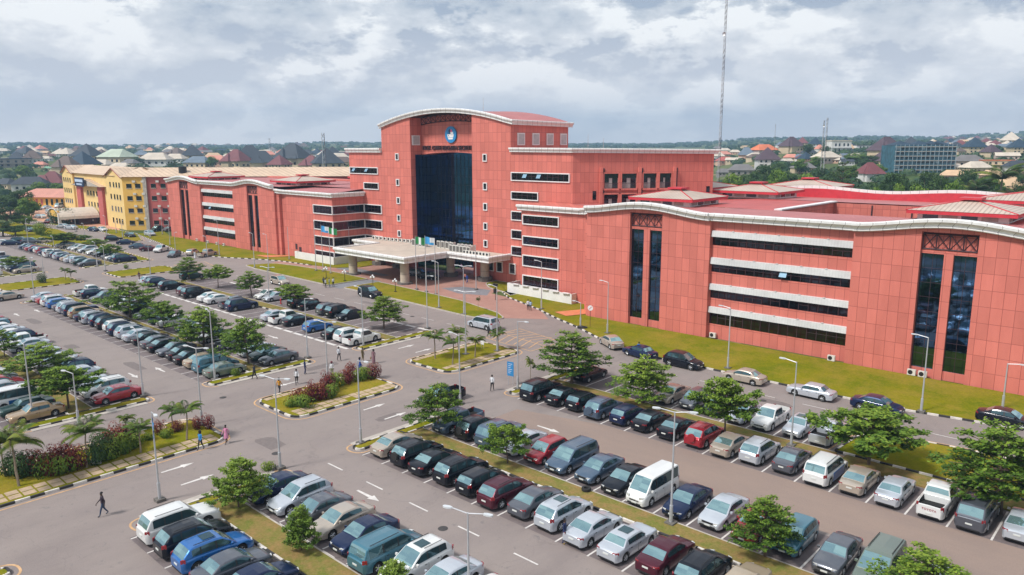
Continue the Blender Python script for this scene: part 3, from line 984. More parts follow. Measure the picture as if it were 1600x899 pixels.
# ------------------------------------------------------------------ tower
w_ = MB()
TX0, TX1, TY = -131.5, -94.0, 101.5
def tz(x_):
    t = (x_ - (TX0 + TX1) / 2) / ((TX1 - TX0) / 2)
    return 28.9 + 2.55 * (1 - t * t)
def wall_fn(mb, x0, x1, ya, yb, z0, fn, m, n=None):
    n = n or max(2, int((x1 - x0) / 1.2))
    xs = [x0 + (x1 - x0) * i / n for i in range(n + 1)]
    for a, b in zip(xs, xs[1:]):
        i = len(mb.v)
        za, zb = fn(a), fn(b)
        z00, z01 = (z0(a), z0(b)) if callable(z0) else (z0, z0)
        mb.v += [(a, ya, z00), (b, ya, z01), (b, yb, z01), (a, yb, z00), (a, ya, za), (b, ya, zb), (b, yb, zb), (a, yb, za)]
        k = mb.mi(m)
        fs = [(0, 3, 2, 1), (4, 5, 6, 7), (0, 1, 5, 4), (2, 3, 7, 6)]
        if a == xs[0]: fs.append((3, 0, 4, 7))
        if b == xs[-1]: fs.append((1, 2, 6, 5))
        for f in fs:
            mb.f.append(tuple(i + q for q in f)); mb.m.append(k)
wall_fn(w_, TX0, -122.0, TY, 118.0, 0, tz, clad)
wall_fn(w_, -104.0, TX1, TY, 118.0, 0, tz, clad)
wall_fn(w_, -121.99, -104.01, 104.45, 117.9, lambda x_: 23.35 + 0.55 * (1 - ((x_ + 113) / 9) ** 2), tz, clad_d)
w_.box(-143.4, TX0 - .01, TY + .01, 121, 0, 23.8, clad)
bpart(w_, 'wall')
n = 26
pth = [(TX0 - .3 + (TX1 - TX0 + .6) * i / n, TY) for i in range(n + 1)]
cornice(pth + [(TX1 + .3, 118.5)], [tz(x_) for x_, _ in pth] + [28.9 - 0.3], 0.85, 0.75)
cornice([(-144.0, TY), (TX0 - .02, TY)], [23.8, 23.8], 0.9, 0.8)
# tower roof
rf = MB()
k = 20
for i in range(k):
    a, b = TX0 + (TX1 - TX0) * i / k, TX0 + (TX1 - TX0) * (i + 1) / k
    rf.face([(a, TY + .2, tz(a) + .25), (b, TY + .2, tz(b) + .25), (b, 118, tz(b) + .75), (a, 118, tz(a) + .75)], redroof)
bpart(rf, 'roof', smooth=.5)
# glass of the tower: front plane, side return
g_ = MB()
g_.box(-121.9, -104.01, 107.6, 107.9, 0, 24.0, gl_main)
go = bpart(g_, 'curtain_glass')
g_ = MB(); g_.box(-122.0, -121.86, 102.7, 107.6, 0, 23.4, gl_main); bpart(g_, 'curtain_glass')
mu = MB()
for i in range(1, 15):
    a = -121.9 + 17.9 * i / 15
    mu.box(a - .03, a + .03, 107.54, 107.6, 0, 23.3, black)
for i in range(1, 14):
    mu.box(-121.85, -104.02, 107.555, 107.599, 1.72 * i - .02, 1.72 * i + .02, black)
bpart(mu, 'mullion', parent=go)
lattice(-121.7, -104.1, 104.3, 27.9, 29.2, 12, curve=lambda x_: tz(x_) - 29.35)
# blank white panel windows
for x_, z0, h_ in ((-121.9, 26.3, 1.9),):
    q = MB(); q.box(-121.98, -121.85, 101.9, 104.0, 25.3, 27.3, wht); o = bpart(q, 'window')
    q = MB(); q.box(-121.84, -121.80, 102.2, 103.8, 25.5, 27.1, mat('blind_grey', (0.45, 0.46, 0.47), 0.7)); bpart(q, 'shutter', parent=o)
for i in range(4):
    y = 103.2 + i * 4.1
    q = MB(); q.box(-94.0, -93.85, y, y + 2.0, 25.2, 27.4, wht); o = bpart(q, 'window')
    q = MB(); q.box(-93.84, -93.8, y + .25, y + 1.75, 25.4, 27.2, mat('blind_grey', (0.45, 0.46, 0.47), 0.7)); bpart(q, 'shutter', parent=o)
# shoulder and angled rear wing to the right
AX, AY, BX, BY = -79.8, 101.5, -64.0, 120.6
w_ = MB()
w_.prism([(TX1 + .01, TY + .01), (AX, AY), (BX, BY), (-72, 130), (-94, 128)], 0, 24.2, clad)
bpart(w_, 'wall')
cornice([(TX1, TY), (AX, AY), (BX + .2, BY + .2), (-72, 130.3)], [24.0, 23.9, 23.6, 23.4], 0.75, 0.7)
# angled wing details in its own frame
ang = math.atan2(BY - AY, BX - AX)
LW = math.hypot(BX - AX, BY - AY)
def ploc(s, off, z):
    return Vector((AX + math.cos(ang) * s + math.sin(ang) * off, AY + math.sin(ang) * s - math.cos(ang) * off, z))
def pbox(mb, s0, s1, o0, o1, z0, z1, m):
    i = len(mb.v)
    for z in (z0, z1):
        for s, o in ((s0, o0), (s1, o0), (s1, o1), (s0, o1)):
            mb.v.append(tuple(ploc(s, o, z)))
    k = mb.mi(m)
    for f in ((0, 1, 2, 3), (7, 6, 5, 4), (0, 4, 5, 1), (1, 5, 6, 2), (2, 6, 7, 3), (3, 7, 4, 0)):
        mb.f.append(tuple(i + a for a in f)); mb.m.append(k)
def s_of(px):
    """distance along the angled wall at photo column px"""
    lo, hi = 0.0, LW
    for _ in range(30):
        mid = (lo + hi) / 2
        if proj(ploc(mid, 0, 20))[0] < px: lo = mid
        else: hi = mid
    return lo
sp = [s_of(v) for v in (939, 999, 1053)]
fin = MB()
for s in sp:
    pbox(fin, s - .25, s + .25, .0, .55, 0, 21.4, clad)
bpart(fin, 'pilaster')
fin = MB()
for s in sp:
    pbox(fin, s + .26, s + .62, .003, .12, 0, 21.3, dfr)
bpart(fin, 'louvre')
balm = mat('balcony_back', (0.42, 0.38, 0.37), 0.8)
for a, b in ((943.5, 965.5), (971, 994), (1004.5, 1025), (1030, 1048)):
    s0, s1 = s_of(a), s_of(b)
    for z0, z1 in ((17.9, 20.4), (14.4, 16.9)):
        q = MB(); pbox(q, s0, s1, 0.004, .03, z0, z1, balm); pbox(q, s0, s1, .0305, .06, z1 - .75, z1, gl_dark)
        o = bpart(q, 'balcony')
        q = MB(); mid = s0 + (s1 - s0) * .35
        pbox(q, s0 + .1, mid, .062, .08, z0 + 1.0, z1 - .05, gl_dark); bpart(q, 'window', parent=o); q = MB(); pbox(q, s1 - 1.0, s1 - .1, .062, .08, z0, z1 - .2, gl_dark)
        bpart(q, 'window', parent=o)
        q = MB()
        pbox(q, s0, s1, .30, .34, z0 + .85, z0 + .92, dfr)
        nb = int((s1 - s0) / .22)
        for i in range(nb):
            t = s0 + (s1 - s0) * (i + .5) / nb
            pbox(q, t - .02, t + .02, .30, .33, z0 + .03, z0 + .85, dfr)
        bpart(q, 'railing', parent=o)
q = MB()
for a, b in ((943.5, 965.5), (971, 994), (1004.5, 1025), (1030, 1048)):
    s0, s1 = s_of(a), s_of(b)
    for z0, z1 in ((17.9, 20.4), (14.4, 16.9)):
        pbox(q, s0 - .12, s1 + .12, 0.0, .45, z0 - .3, z0, clad)
        pbox(q, s0 - .12, s1 + .12, 0.0, .45, z1, z1 + .25, clad)
        pbox(q, s0 - .3, s0, 0.0, .44, z0 - .02, z1 + .02, clad)
        pbox(q, s1, s1 + .3, 0.0, .44, z0 - .02, z1 + .02, clad)
bpart(q, 'balcony_frame')
for pxv, z in ((929, 16.0), (1107, 16.6)):
    q = MB(); s = s_of(pxv); pbox(q, s - .3, s + .3, .0, .05, z, z + 1.5, gl_dark); bpart(q, 'window')
band_window(-93.7, -80.5, TY, 19.05, 20.3, opens=2)
band_window(-93.7, -87.5, TY, 15.65, 16.85)
for z0, z1 in ((11.9, 13.3), (8.5, 9.9), (5.4, 6.9)):
    band_window(-93.7, -85.6, TY, z0, z1)
band_window(-143.0, -133.1, TY, 19.3, 20.5, opens=2)
band_window(-138.0, -133.0, TY, 16.0, 17.2)
for z in (22.4, 17.1, 13.3, 9.6, 6.3):
    small_window(-126.3, TY, z)
    small_window(-100.5, TY, z)
for x_ in (-99.2, -96.9, -93.6, -90.2, -87.4):
    small_window(x_, TY, 1.9 if x_ < -92 else 1.7, 1.3, 1.7)
# emblem on the tower
em = MB()
blue = mat('emblem_blue', (0.02, 0.22, 0.50), 0.4, var=0)
navy = mat('emblem_navy', (0.01, 0.03, 0.12), 0.4, var=0)
pinkm = mat('emblem_pink', (0.65, 0.10, 0.22), 0.4, var=0)
ecx, ecz, ey = -112.75, 27.35, 104.45
def disc(mb, r_, y, d, m, n=36, zs=1.0):
    i = len(mb.v)
    for yy in (y - d, y):
        for k in range(n):
            t = 2 * math.pi * k / n
            mb.v.append((ecx + math.cos(t) * r_, yy, ecz + math.sin(t) * r_ * zs))
    kk = mb.mi(m)
    mb.f.append(tuple(i + k for k in range(n))); mb.m.append(kk)
    for k in range(n):
        j = (k + 1) % n
        mb.f.append((i + k, i + n + k, i + n + j, i + j)); mb.m.append(kk)
disc(em, 1.62, ey - .0, .30, blue)
yy = ey - .31
em.face([(ecx - .85, yy, ecz + .1), (ecx - .02, yy, ecz + .1), (ecx - .02, yy, ecz + 1.12), (ecx - .35, yy, ecz + 1.0), (ecx - .7, yy, ecz + .6)], navy)
em.face([(ecx - .62, yy - .01, ecz + .15), (ecx - .32, yy - .01, ecz + .15), (ecx - .47, yy - .01, ecz + .75)], blue)
em.face([(ecx + .02, yy, ecz + .5), (ecx + .55, yy, ecz + .5), (ecx + .45, yy, ecz + .85), (ecx + .02, yy, ecz + 1.12)], pinkm)
em.face([(ecx + .02, yy, ecz + .1), (ecx + .8, yy, ecz + .1), (ecx + .75, yy, ecz + .5), (ecx + .02, yy, ecz + .5)], wht)
em.face([(ecx - .95, yy, ecz + .06), (ecx - .8, yy, ecz - .55), (ecx + .8, yy, ecz - .55), (ecx + .95, yy, ecz + .06)], wht)
em.face([(ecx - .7, yy - .01, ecz - .12), (ecx - .45, yy - .01, ecz - .42), (ecx - .38, yy - .01, ecz - .3), (ecx - .6, yy - .01, ecz - .05)], navy)
em.face([(ecx - .72, yy - .005, ecz - .62), (ecx - .6, yy - .005, ecz - .95), (ecx + .6, yy - .005, ecz - .95), (ecx + .72, yy - .005, ecz - .62)], wht)
em.v = [(a, b, c_) for a, b, c_ in em.v]
bpart(em, 'emblem')
def text_mesh(txt, size, m, ext=0.05, align='LEFT', spacing=1.0):
    cu = bpy.data.curves.new('lettering', 'FONT')
    cu.body = txt
    cu.size = size
    cu.extrude = ext
    cu.offset = 0.012 * size
    cu.align_x = align
    cu.space_character = spacing
    o = bpy.data.objects.new('tmp', cu)
    col.objects.link(o)
    dg = bpy.context.evaluated_depsgraph_get()
    me = bpy.data.meshes.new_from_object(o.evaluated_get(dg))
    bpy.data.objects.remove(o)
    me.materials.clear(); me.materials.append(m)
    return me
me = text_mesh('PROF. CHIKE EDOZIEN SECRETARIAT', 1.0, dfr, 0.12)
xs = [v.co.x for v in me.vertices]
sx_ = 16.9 / (max(xs) - min(xs))
o = link('lettering', me, bld, (-121.4 - BO.x, 104.28 - BO.y, 24.35))
o.rotation_euler = (R(90), 0, 0)
o.scale = (sx_, 1.22, 1)
# ------------------------------------------------------------------ roofs behind the cornices
def slope_roof(mb, pts, m):
    mb.face(pts, m)
rf = MB()
# right wing: front range, courtyard, rear range
rf.face([(-68, 89.6, 16.1), (-9.6, 89.6, 16.1), (-9.6, 101.0, 16.2), (-68, 101.0, 16.2)], redroof)
rf.face([(-26.5, 101.0, 16.2), (-9.6, 101.0, 16.2), (-9.6, 122, 16.2), (-26.5, 122, 16.2)], redroofy)
rf.face([(-86, 95.0, 15.3), (-68, 95.0, 15.3), (-68, 122, 15.3), (-86, 110, 15.3)], redroof)
rf.face([(-68, 101.01, 15.5), (-56, 101.01, 16.2), (-56, 122, 16.2), (-68, 122, 15.5)], redroofy)
rf.face([(-56, 101.01, 16.25), (-43.5, 101.01, 16.2), (-43.5, 122, 16.2), (-56, 122, 16.2)], redroofy)
rf.face([(-70, 122, 16.25), (-9.6, 122, 16.25), (-9.6, 136, 15.9), (-70, 136, 15.9)], redroof)
bpart(rf, 'roof')
cw = MB()
cw.box(-43.5, -26.5, 121.4, 121.9, 10, 16.1, clad)
cw.box(-44.0, -43.5, 101.2, 121.9, 10, 16.12, clad)
cw.box(-26.5, -26.0, 101.2, 121.9, 10, 16.12, clad)
for i in range(1, 3):
    cw.box(-43.5 + i * 5.6, -43.3 + i * 5.6, 121.3, 121.39, 10, 16.0, dfr)
bpart(cw, 'wall')
cp = MB()
cp.box(-44.3, -43.2, 101.2, 122.1, 16.22, 16.4, wht)
bpart(cp, 'coping')
# rear parapet
rp = MB()
def rz(x_):
    return 16.9 + 0.55 * (math.cos((x_ + 52) / 11.5 * math.pi) * 0.5 + 0.5) * (1 if x_ > -66 else 0)
wall_fn(rp, -74, -9.3, 136.0, 136.4, 15, rz, fascia, 30)
bpart(rp, 'parapet')
cornice([(-9.3 - i * 2.2, 136.5) for i in range(30)], [rz(-9.3 - i * 2.2) for i in range(30)], 0.45, 0.6)
# raised pavilion roofs
def pavilion(x0, x1, y0, y1, ze, cap=True, zb=15.9):
    mb = MB()
    mb.box(x0 + 1.0, x1 - 1.0, y0 + 1.0, y1 - 1.0, zb, ze - .3, white)
    o = bpart(mb, 'roof_lantern')
    for i in range(4):
        a = x0 + 1.6 + (x1 - x0 - 3.2) * i / 4
        q = MB(); q.box(a, a + (x1 - x0 - 3.2) / 4 - .4, y0 + .94, y0 + .99, ze - 1.0, ze - .55, conc if i % 2 else gl_dark)
        bpart(q, 'window', parent=o)
        b = y0 + 1.6 + (y1 - y0 - 3.2) * i / 4
        q = MB(); q.box(x1 - .99, x1 - .94, b, b + (y1 - y0 - 3.2) / 4 - .4, ze - 1.0, ze - .55, gl_dark if i % 2 else conc)
        bpart(q, 'window', parent=o)
    q = MB()
    q.box(x0, x1, y0, y1, ze - .42, ze, fascia)
    cx_, cy_ = (x0 + x1) / 2, (y0 + y1) / 2
    e = [(x0 - .05, y0 - .05, ze + .004), (x1 + .05, y0 - .05, ze + .004), (x1 + .05, y1 + .05, ze + .004), (x0 - .05, y1 + .05, ze + .004)]
    for i in range(4):
        q.face([e[i], e[(i + 1) % 4], (cx_, cy_, ze + 1.15)], paleroof)
    for i in range(4):
        q.bar(e[i], (cx_, cy_, ze + 1.16), .09, fascia, 5)
    bpart(q, 'roof', parent=o)
    if cap:
        q = MB(); q.box(cx_ - 1.2, cx_ + 1.2, cy_ - 1.2, cy_ + 1.2, ze + 1.15, ze + 1.4, fascia); bpart(q, 'vent_cap', parent=o)
pavilion(-66, -55, 97.8, 108.6, 17.35)
pavilion(-65, -53, 122.2, 133.4, 17.35)
pavilion(-77, -66, 124, 134, 17.6, False)
pavilion(-62, -49.5, 137.5, 147.5, 17.7, zb=0)
pavilion(-27, -15.6, 99.3, 110.5, 17.35)
pavilion(-25.3, -12, 124.2, 135.2, 17.35)
# left wing roofs
rf = MB()
rf.face([(-217, 93.0, 16.1), (-159, 93.0, 16.0), (-159, 120, 16.0), (-217, 120, 16.0)], redroof)
rf.face([(-159.5, 94, 15.25), (-138.6, 94, 15.25), (-138.6, 101.6, 15.9), (-159.5, 118, 15.9)], redroof)
rf.face([(-159, 101.6, 15.9), (-143.5, 101.6, 15.9), (-143.5, 122, 15.9), (-159, 122, 15.9)], redroof)
bpart(rf, 'roof')
pavilion(-172, -160, 98, 109, 17.0)
pavilion(-172, -160, 121, 131, 17.2)
pavilion(-217, -205, 98, 109, 17.0)
pavilion(-154, -144, 122, 131, 17.2)
bk = MB()
bk.box(-217.3, -143.5, 120.1, 122.5, 0, 16.4, clad)
bpart(bk, 'wall')
# ------------------------------------------------------------------ entrance canopy
cn = MB()
CAN = [(-126.0, 85.6), (-105.4, 85.6), (-105.4, 96.0), (-94.5, 96.0), (-94.5, 101.4), (-134.2, 101.4), (-134.2, 96.0), (-126.0, 96.0)]
cn.prism(CAN, 4.75, 5.35, cream)
can = bpart(cn, 'entrance_canopy')
def canopy_edge(path):
    o = cornice(path, [4.35] * len(path), 1.12, 0.72, 'fascia')
    o.parent = can
canopy_edge([(-134.2, 101.4), (-134.2, 96.0), (-126.0, 96.0), (-126.0, 85.6), (-105.4, 85.6), (-105.4, 96.0), (-94.5, 96.0), (-94.5, 101.4)])
for x_, y in ((-124.4, 87.9), (-108.3, 87.9), (-124.4, 99.6), (-108.2, 99.4), (-99.4, 100.0), (-130.6, 99.0)):
    q = MB()
    q.lathe([(0.85, 0), (0.85, 4.76)], colm, (x_, y, 0), 24)
    q.lathe([(0.87, 1.9), (0.87, 1.95)], concd, (x_, y, 0), 24)
    bpart(q, 'column', smooth=.6, parent=can)
    q = MB()
    h_ = 0.35 if y < 90 else 0.8
    q.prism([(x_ + 1.5 * math.cos(t * math.pi / 4 + .39), y + 1.5 * math.sin(t * math.pi / 4 + .39)) for t in range(8)], 0, h_, concd)
    bpart(q, 'column_base', parent=can)
st = MB()
for i, (z, d) in enumerate(((.15, 0), (.3, .4), (.45, .8))):
    st.box(-112, -97.5 - d, 101.5 + d, 107.5, 0 if i == 0 else z - .15, z, brickp)
bpart(st, 'entrance_step')
# roof-top and ground air conditioners: things of their own
acw = mat('ac_casing', (0.62, 0.60, 0.56), 0.5, var=0.06)
def ac_unit(kind):
    r = thing('air_conditioner', 'x', 'air conditioner')
    m = MB()
    if kind == 'tall':
        m.box(-.45, .45, -.4, .4, 0, 1.35, acw); m.build('casing', r)
        m = MB(); m.box(-.36, .36, -.42, -.402, .15, 1.2, concd); m.box(.402, .42, -.3, .3, .15, 1.2, concd); m.build('grille', r)
        m = MB(); m.lathe([(0.01, 1.38), (.3, 1.38), (.32, 1.353)], black, n=12); m.build('fan', r)
    else:
        m.box(-.42, .42, -.17, .17, .05, .68, acw); m.box(-.3, -.2, -.16, .16, 0, .05, concd); m.box(.2, .3, -.16, .16, 0, .05, concd); m.build('casing', r)
        m = MB(); m.lathe([(0.01, -.19), (.24, -.19), (.25, -.172)], black, (-.1, 0, .38), 14, 'y'); m.build('fan', r)
    return r
acp = {'tall': ac_unit('tall'), 'small': ac_unit('small')}
used = set()
def place_ac(kind, x_, y, z, label, group, rz=0):
    o = acp[kind] if kind not in used else copy_tree(acp[kind])
    used.add(kind)
    o.location = (x_, y, z); o.rotation_euler[2] = rz
    tag(o, label, group=group)
G1 = 'white cooling units standing on the entrance canopy roof'
for i in range(11):
    place_ac('small', -132.3 + i * 1.15, 99.3 + .12 * i, 5.36, 'white fan cooling unit, %s from the left at the back of canopy roof' % ordn(i), G1, R(8))
for i in range(4):
    place_ac('tall', -117.6 + i * 1.05, 98.3, 5.36, 'tall white cooling unit, %s of four left of canopy flags' % ordn(i), G1)
for i in range(4):
    place_ac('tall', -111.5 + i * 1.25, 99.6, 5.36, 'tall white cooling unit, %s of four before the dark tower glass' % ordn(i), G1)
for i in range(6):
    place_ac('tall', -105.3 + i * .95, 97.2, 5.36, 'tall white cooling unit, %s in front row at canopy inner corner' % ordn(i), G1)
for i in range(4):
    place_ac('tall', -105.0 + i * 1.1, 99.0, 5.36, 'tall white cooling unit, %s in rear row at canopy inner corner' % ordn(i), G1)
for i in range(8):
    place_ac('small', -101.3 + i * .85, 96.75 + .0 * i, 5.36, 'white fan unit, %s along the right front edge of canopy roof' % ordn(i), G1)
G2 = 'cooling units on the grass at the foot of the pink wall'
for (x_, y, lb) in ((-30.6, 88.2, 'white cooling unit on grass below the lowest long sun hood'), (-22.0, 88.35, 'left white cooling unit of pair under right tall windows'), (-20.9, 88.35, 'right white cooling unit of pair under right tall windows'),
                    (-89.6, 100.6, 'white cooling unit at wall right of the canopy, right one'), (-91.6, 100.6, 'white cooling unit at wall right of the canopy, left one'),
                    (-200.3, 91.4, 'cooling unit on grass by left wing, furthest left of four'), (-194.0, 91.4, 'cooling unit on grass by left wing, second of four'), (-189.0, 91.4, 'cooling unit on grass by left wing, third of four'), (-185.2, 91.4, 'cooling unit on grass by left wing, furthest right of four'), (-46.2, 88.9, 'white cooling unit at grass edge left of long sun hoods')):
    place_ac('small', x_, y, 0.13, lb, G2)
# low white screen walls
def screen_wall(name, pts, label):
    mb = MB()
    for a, b in zip(pts, pts[1:]):
        a, b = Vector(a), Vector(b)
        u = (b - a).normalized(); nn = Vector((-u.y, u.x)) * .15
        mb.prism([tuple(a), tuple(b), tuple(b + nn), tuple(a + nn)], 0, 1.75, white)
    tag(mb.build(name), label, 'wall')
screen_wall('low_wall', [(-88.2, 97.5), (-88.2, 94.2), (-73.4, 93.4), (-73.4, 94.7)], 'low white marble screen wall on grass right of the canopy')
screen_wall('low_wall', [(-152.4, 92.95), (-152.4, 91.9), (-136.9, 91.8), (-136.9, 101.2)], 'low white marble screen wall on grass left of the canopy')
for i in range(6):
    mb = MB(); mb.box(-.7, .7, -.3, .3, 0, .08, wht)
    tag(mb.build('marble_cap', loc=(-86.0 + i * 2.3, 94.05 - i * .13, 1.76)), 'white cap stone on low wall, %s from the left' % ordn(i), 'cap stone', 'white cap stones on the low wall')
# ------------------------------------------------------------------ vehicles
PAINTS = {'white': (0.66, 0.67, 0.67), 'silver': (0.50, 0.54, 0.60), 'grey': (0.085, 0.095, 0.12), 'black': (0.003, 0.006, 0.014), 'navy': (0.005, 0.017, 0.065), 'blue': (0.008, 0.13, 0.42),
          'red': (0.36, 0.01, 0.025), 'maroon': (0.075, 0.008, 0.022), 'beige': (0.45, 0.36, 0.26), 'dark green': (0.015, 0.05, 0.045), 'teal': (0.045, 0.17, 0.24), 'light grey': (0.38, 0.40, 0.43), 'tan': (0.38, 0.26, 0.15), 'steel blue': (0.06, 0.105, 0.17), 'champagne': (0.44, 0.38, 0.32), 'grey green': (0.15, 0.19, 0.16)}
PM = {}
def paintmat(cn_):
    if cn_ not in PM:
        b_ = PAINTS[cn_]
        m = mat('paint_' + cn_.replace(' ', '_'), b_, 0.30, 0.35 if cn_ not in ('white',) else 0.0, var=0, coat=0.9 if max(b_) > .1 else 0.55, spec=.5 if max(b_) > .1 else .25)
        # a film of dust
        c_ = mixc(m, rmp(m, nz(m, 1.3, 5, 0.7), 0.45, 0.9, (0, 0, 0), (0.08 * min(1, max(b_) * 4 + .03),) * 3), b_, (0.32, 0.26, 0.22))
        setbase(m, c_)
        PM[cn_] = m
    return PM[cn_]
under = mat('underbody', (0.01, 0.01, 0.01), 0.9, var=0)
trimm = mat('black_trim', (0.015, 0.015, 0.017), 0.5, var=0)
paint0 = paintmat('silver')
def pw(tab, x):
    return interp(tab, x)
def sm(tab, x, e=0.10):
    return (pw(tab, x - e) + pw(tab, x) * 2 + pw(tab, x + e)) / 4
def car_proto(kind):
    """nose at +x; returns dict of meshes"""
    S = {
        'sedan': dict(L=4.6, W=1.78, H=1.46, wb=1.36, rw=0.32, top=[(-2.3, .80), (-2.22, .93), (-1.75, 1.0), (-1.2, 1.02), (0.85, .96), (1.25, .90), (1.9, .80), (2.2, .66), (2.3, .52)],
                      cab=[(-1.62, 0), (-1.0, .80), (-.72, .95), (-.25, 1.0), (.15, .985), (.42, .90), (1.2, 0)], cx=(-1.62, 1.2), side=[(-1.05, -.12), (-.02, .82)], ws=.42, rs=-1.0),
        'old_sedan': dict(L=4.65, W=1.75, H=1.42, wb=1.38, rw=0.32, top=[(-2.32, .78), (-2.27, .93), (-1.7, .97), (-1.2, .97), (0.85, .92), (1.25, .88), (2.1, .82), (2.27, .74), (2.32, .55)],
                      cab=[(-1.55, 0), (-1.1, .86), (-.9, .96), (-.25, 1.0), (.25, .97), (.45, .90), (1.0, 0)], cx=(-1.55, 1.0), side=[(-1.0, -.16), (-.06, .72)], ws=.45, rs=-1.1),
        'suv': dict(L=4.6, W=1.84, H=1.69, wb=1.38, rw=0.37, top=[(-2.30, .88), (-2.22, 1.04), (-1.5, 1.10), (0.75, 1.04), (1.2, .99), (1.85, .88), (2.15, .74), (2.30, .56)],
                    cab=[(-2.22, 0), (-1.72, .80), (-1.50, .93), (-.6, 1.0), (-.05, .985), (.30, .90), (1.15, 0)], cx=(-2.22, 1.15), side=[(-1.62, -1.12), (-1.04, -.18), (-.08, .80)], ws=.30, rs=-1.72),
        'big_suv': dict(L=4.95, W=1.92, H=1.86, wb=1.45, rw=0.40, top=[(-2.47, .95), (-2.40, 1.12), (-1.5, 1.16), (0.8, 1.14), (1.25, 1.12), (2.1, 1.06), (2.4, .92), (2.47, .62)],
                        cab=[(-2.40, 0), (-2.05, .84), (-1.85, .95), (-.6, 1.0), (.1, .985), (.4, .91), (1.1, 0)], cx=(-2.40, 1.1), side=[(-1.95, -1.28), (-1.18, -.2), (-.1, .78)], ws=.4, rs=-2.05),
        'hatch': dict(L=4.2, W=1.74, H=1.52, wb=1.26, rw=0.31, top=[(-2.1, .85), (-2.03, 1.0), (-1.3, 1.02), (0.8, .98), (1.2, .90), (1.75, .78), (2.0, .66), (2.1, .50)],
                      cab=[(-2.0, 0), (-1.6, .80), (-1.42, .94), (-.4, 1.0), (.15, .98), (.42, .90), (1.2, 0)], cx=(-2.0, 1.2), side=[(-1.45, -.95), (-.86, -.1), (0, .84)], ws=.42, rs=-1.6),
        'minivan': dict(L=5.0, W=1.95, H=1.78, wb=1.50, rw=0.35, top=[(-2.5, .9), (-2.43, 1.04), (-1.5, 1.08), (0.95, 1.03), (1.45, .98), (2.1, .84), (2.4, .68), (2.5, .52)],
                        cab=[(-2.42, 0), (-2.15, .88), (-2.0, .98), (-.3, 1.0), (.4, .975), (.68, .90), (1.6, 0)], cx=(-2.42, 1.6), side=[(-2.02, -1.05), (-.95, .08), (.18, 1.1)], ws=.68, rs=-2.15),
        'van': dict(L=4.85, W=1.74, H=2.02, wb=1.42, rw=0.34, top=[(-2.42, .95), (-2.36, 1.08), (-1.5, 1.12), (1.5, 1.10), (2.05, 1.04), (2.32, .86), (2.42, .60)],
                    cab=[(-2.38, 0), (-2.26, .88), (-2.12, .98), (-.3, 1.0), (.9, .99), (1.25, .93), (2.02, 0)], cx=(-2.38, 2.02), side=[(-2.1, -1.2), (-1.12, -.25), (-.17, .70), (.86, 1.5)], ws=1.25, rs=-2.26),
        'pickup': dict(L=5.2, W=1.84, H=1.77, wb=1.55, rw=0.38, top=[(-2.6, 1.02), (-2.55, 1.06), (-.8, 1.06), (0.95, 1.06), (1.4, 1.04), (2.2, .95), (2.5, .80), (2.6, .60)],
                       cab=[(-.72, 0), (-.58, .88), (-.45, .97), (.1, 1.0), (.5, .985), (.75, .92), (1.4, 0)], cx=(-.72, 1.4), side=[(-.50, .22), (.32, 1.05)], ws=.75, rs=-.58, bed=(-2.48, -.82)),
    }[kind]
    Lh, W2, H = S['L'] / 2, S['W'] / 2, S['H']
    top, cab = S['top'], S['cab']
    fax, rax = S['wb'], -S['wb'] + (0.0 if kind != 'van' else .0)
    r_ = S['rw'] + 0.055
    zc_ = S['rw']
    xs = [-Lh, -Lh + .04, -Lh + .14, Lh - .14, Lh - .04, Lh]
    n = 34
    xs += [-Lh + .14 + (2 * Lh - .28) * i / n for i in range(1, n)]
    for ax in (fax, rax):
        xs += [ax - r_, ax + r_, ax - r_ * .93, ax + r_ * .93]
    if 'bed' in S: xs += [S['bed'][0], S['bed'][0] - .03, S['bed'][1], S['bed'][1] + .03]
    xs = sorted(set(round(v, 4) for v in xs))
    mb = MB()
    K_ = 19
    ring = []
    for x_ in xs:
        t = abs(x_) / Lh
        w_ = W2 * (1 - 0.12 * t ** 5 - 0.10 * max(0, (t - .90) / .10) ** 2)
        T = sm(top, x_)
        B = 0.20 + 0.06 * t ** 8
        if t > .985:
            B += .08
        for ax in (fax, rax):
            q = (x_ - ax) / r_
            if abs(q) < 1:
                B = max(B, zc_ + math.sqrt(1 - q * q) * r_)
        Z = lambda f: B + (T - B) * f
        fl = 1.0
        bed = 'bed' in S and S['bed'][0] <= x_ <= S['bed'][1]
        h0 = max(B + .02, min(.55, T - .2))
        half = [(0, B), (w_ * .88, B), (w_ * .975, B + .03), (w_ * 1.0, max(B + .05, h0)), (w_ * .995, max(B + .07, T - .22)), (w_ * .965, T - .07), (w_ * .91, T - .015), (w_ * .84, T + .0)]
        half.append((w_ * .80, .68 if bed else T + .008))
        half.append((0, .68 if bed else T + .03))
        ring.append(half)
    ki, ku = mb.mi(paint0), mb.mi(under)
    M_ = len(ring[0])
    for x_, hf in zip(xs, ring):
        full = [(x_, a, b) for a, b in hf] + [(x_, -a, b) for a, b in reversed(hf[1:-1])]
        mb.v += full
    NR = 2 * M_ - 2
    for i in range(len(xs) - 1):
        for j in range(NR):
            j2 = (j + 1) % NR
            mb.f.append((i * NR + j, i * NR + j2, (i + 1) * NR + j2, (i + 1) * NR + j))
            bot = j in (0, NR - 1)
            bedf = 'bed' in S and S['bed'][0] - .01 <= xs[i] and xs[i + 1] <= S['bed'][1] + .01 and j in (7, 8, 9, 10)
            mb.m.append(ku if bot or bedf else ki)
    mb.f.append(tuple(range(NR))); mb.m.append(ki)
    mb.f.append(tuple((len(xs) - 1) * NR + j for j in reversed(range(NR)))); mb.m.append(ki)
    # cabin
    c0, c1 = S['cx']
    cxs = set([c0, c1, c0 + .05, c1 - .06])
    for p_, _ in cab: cxs.add(p_)
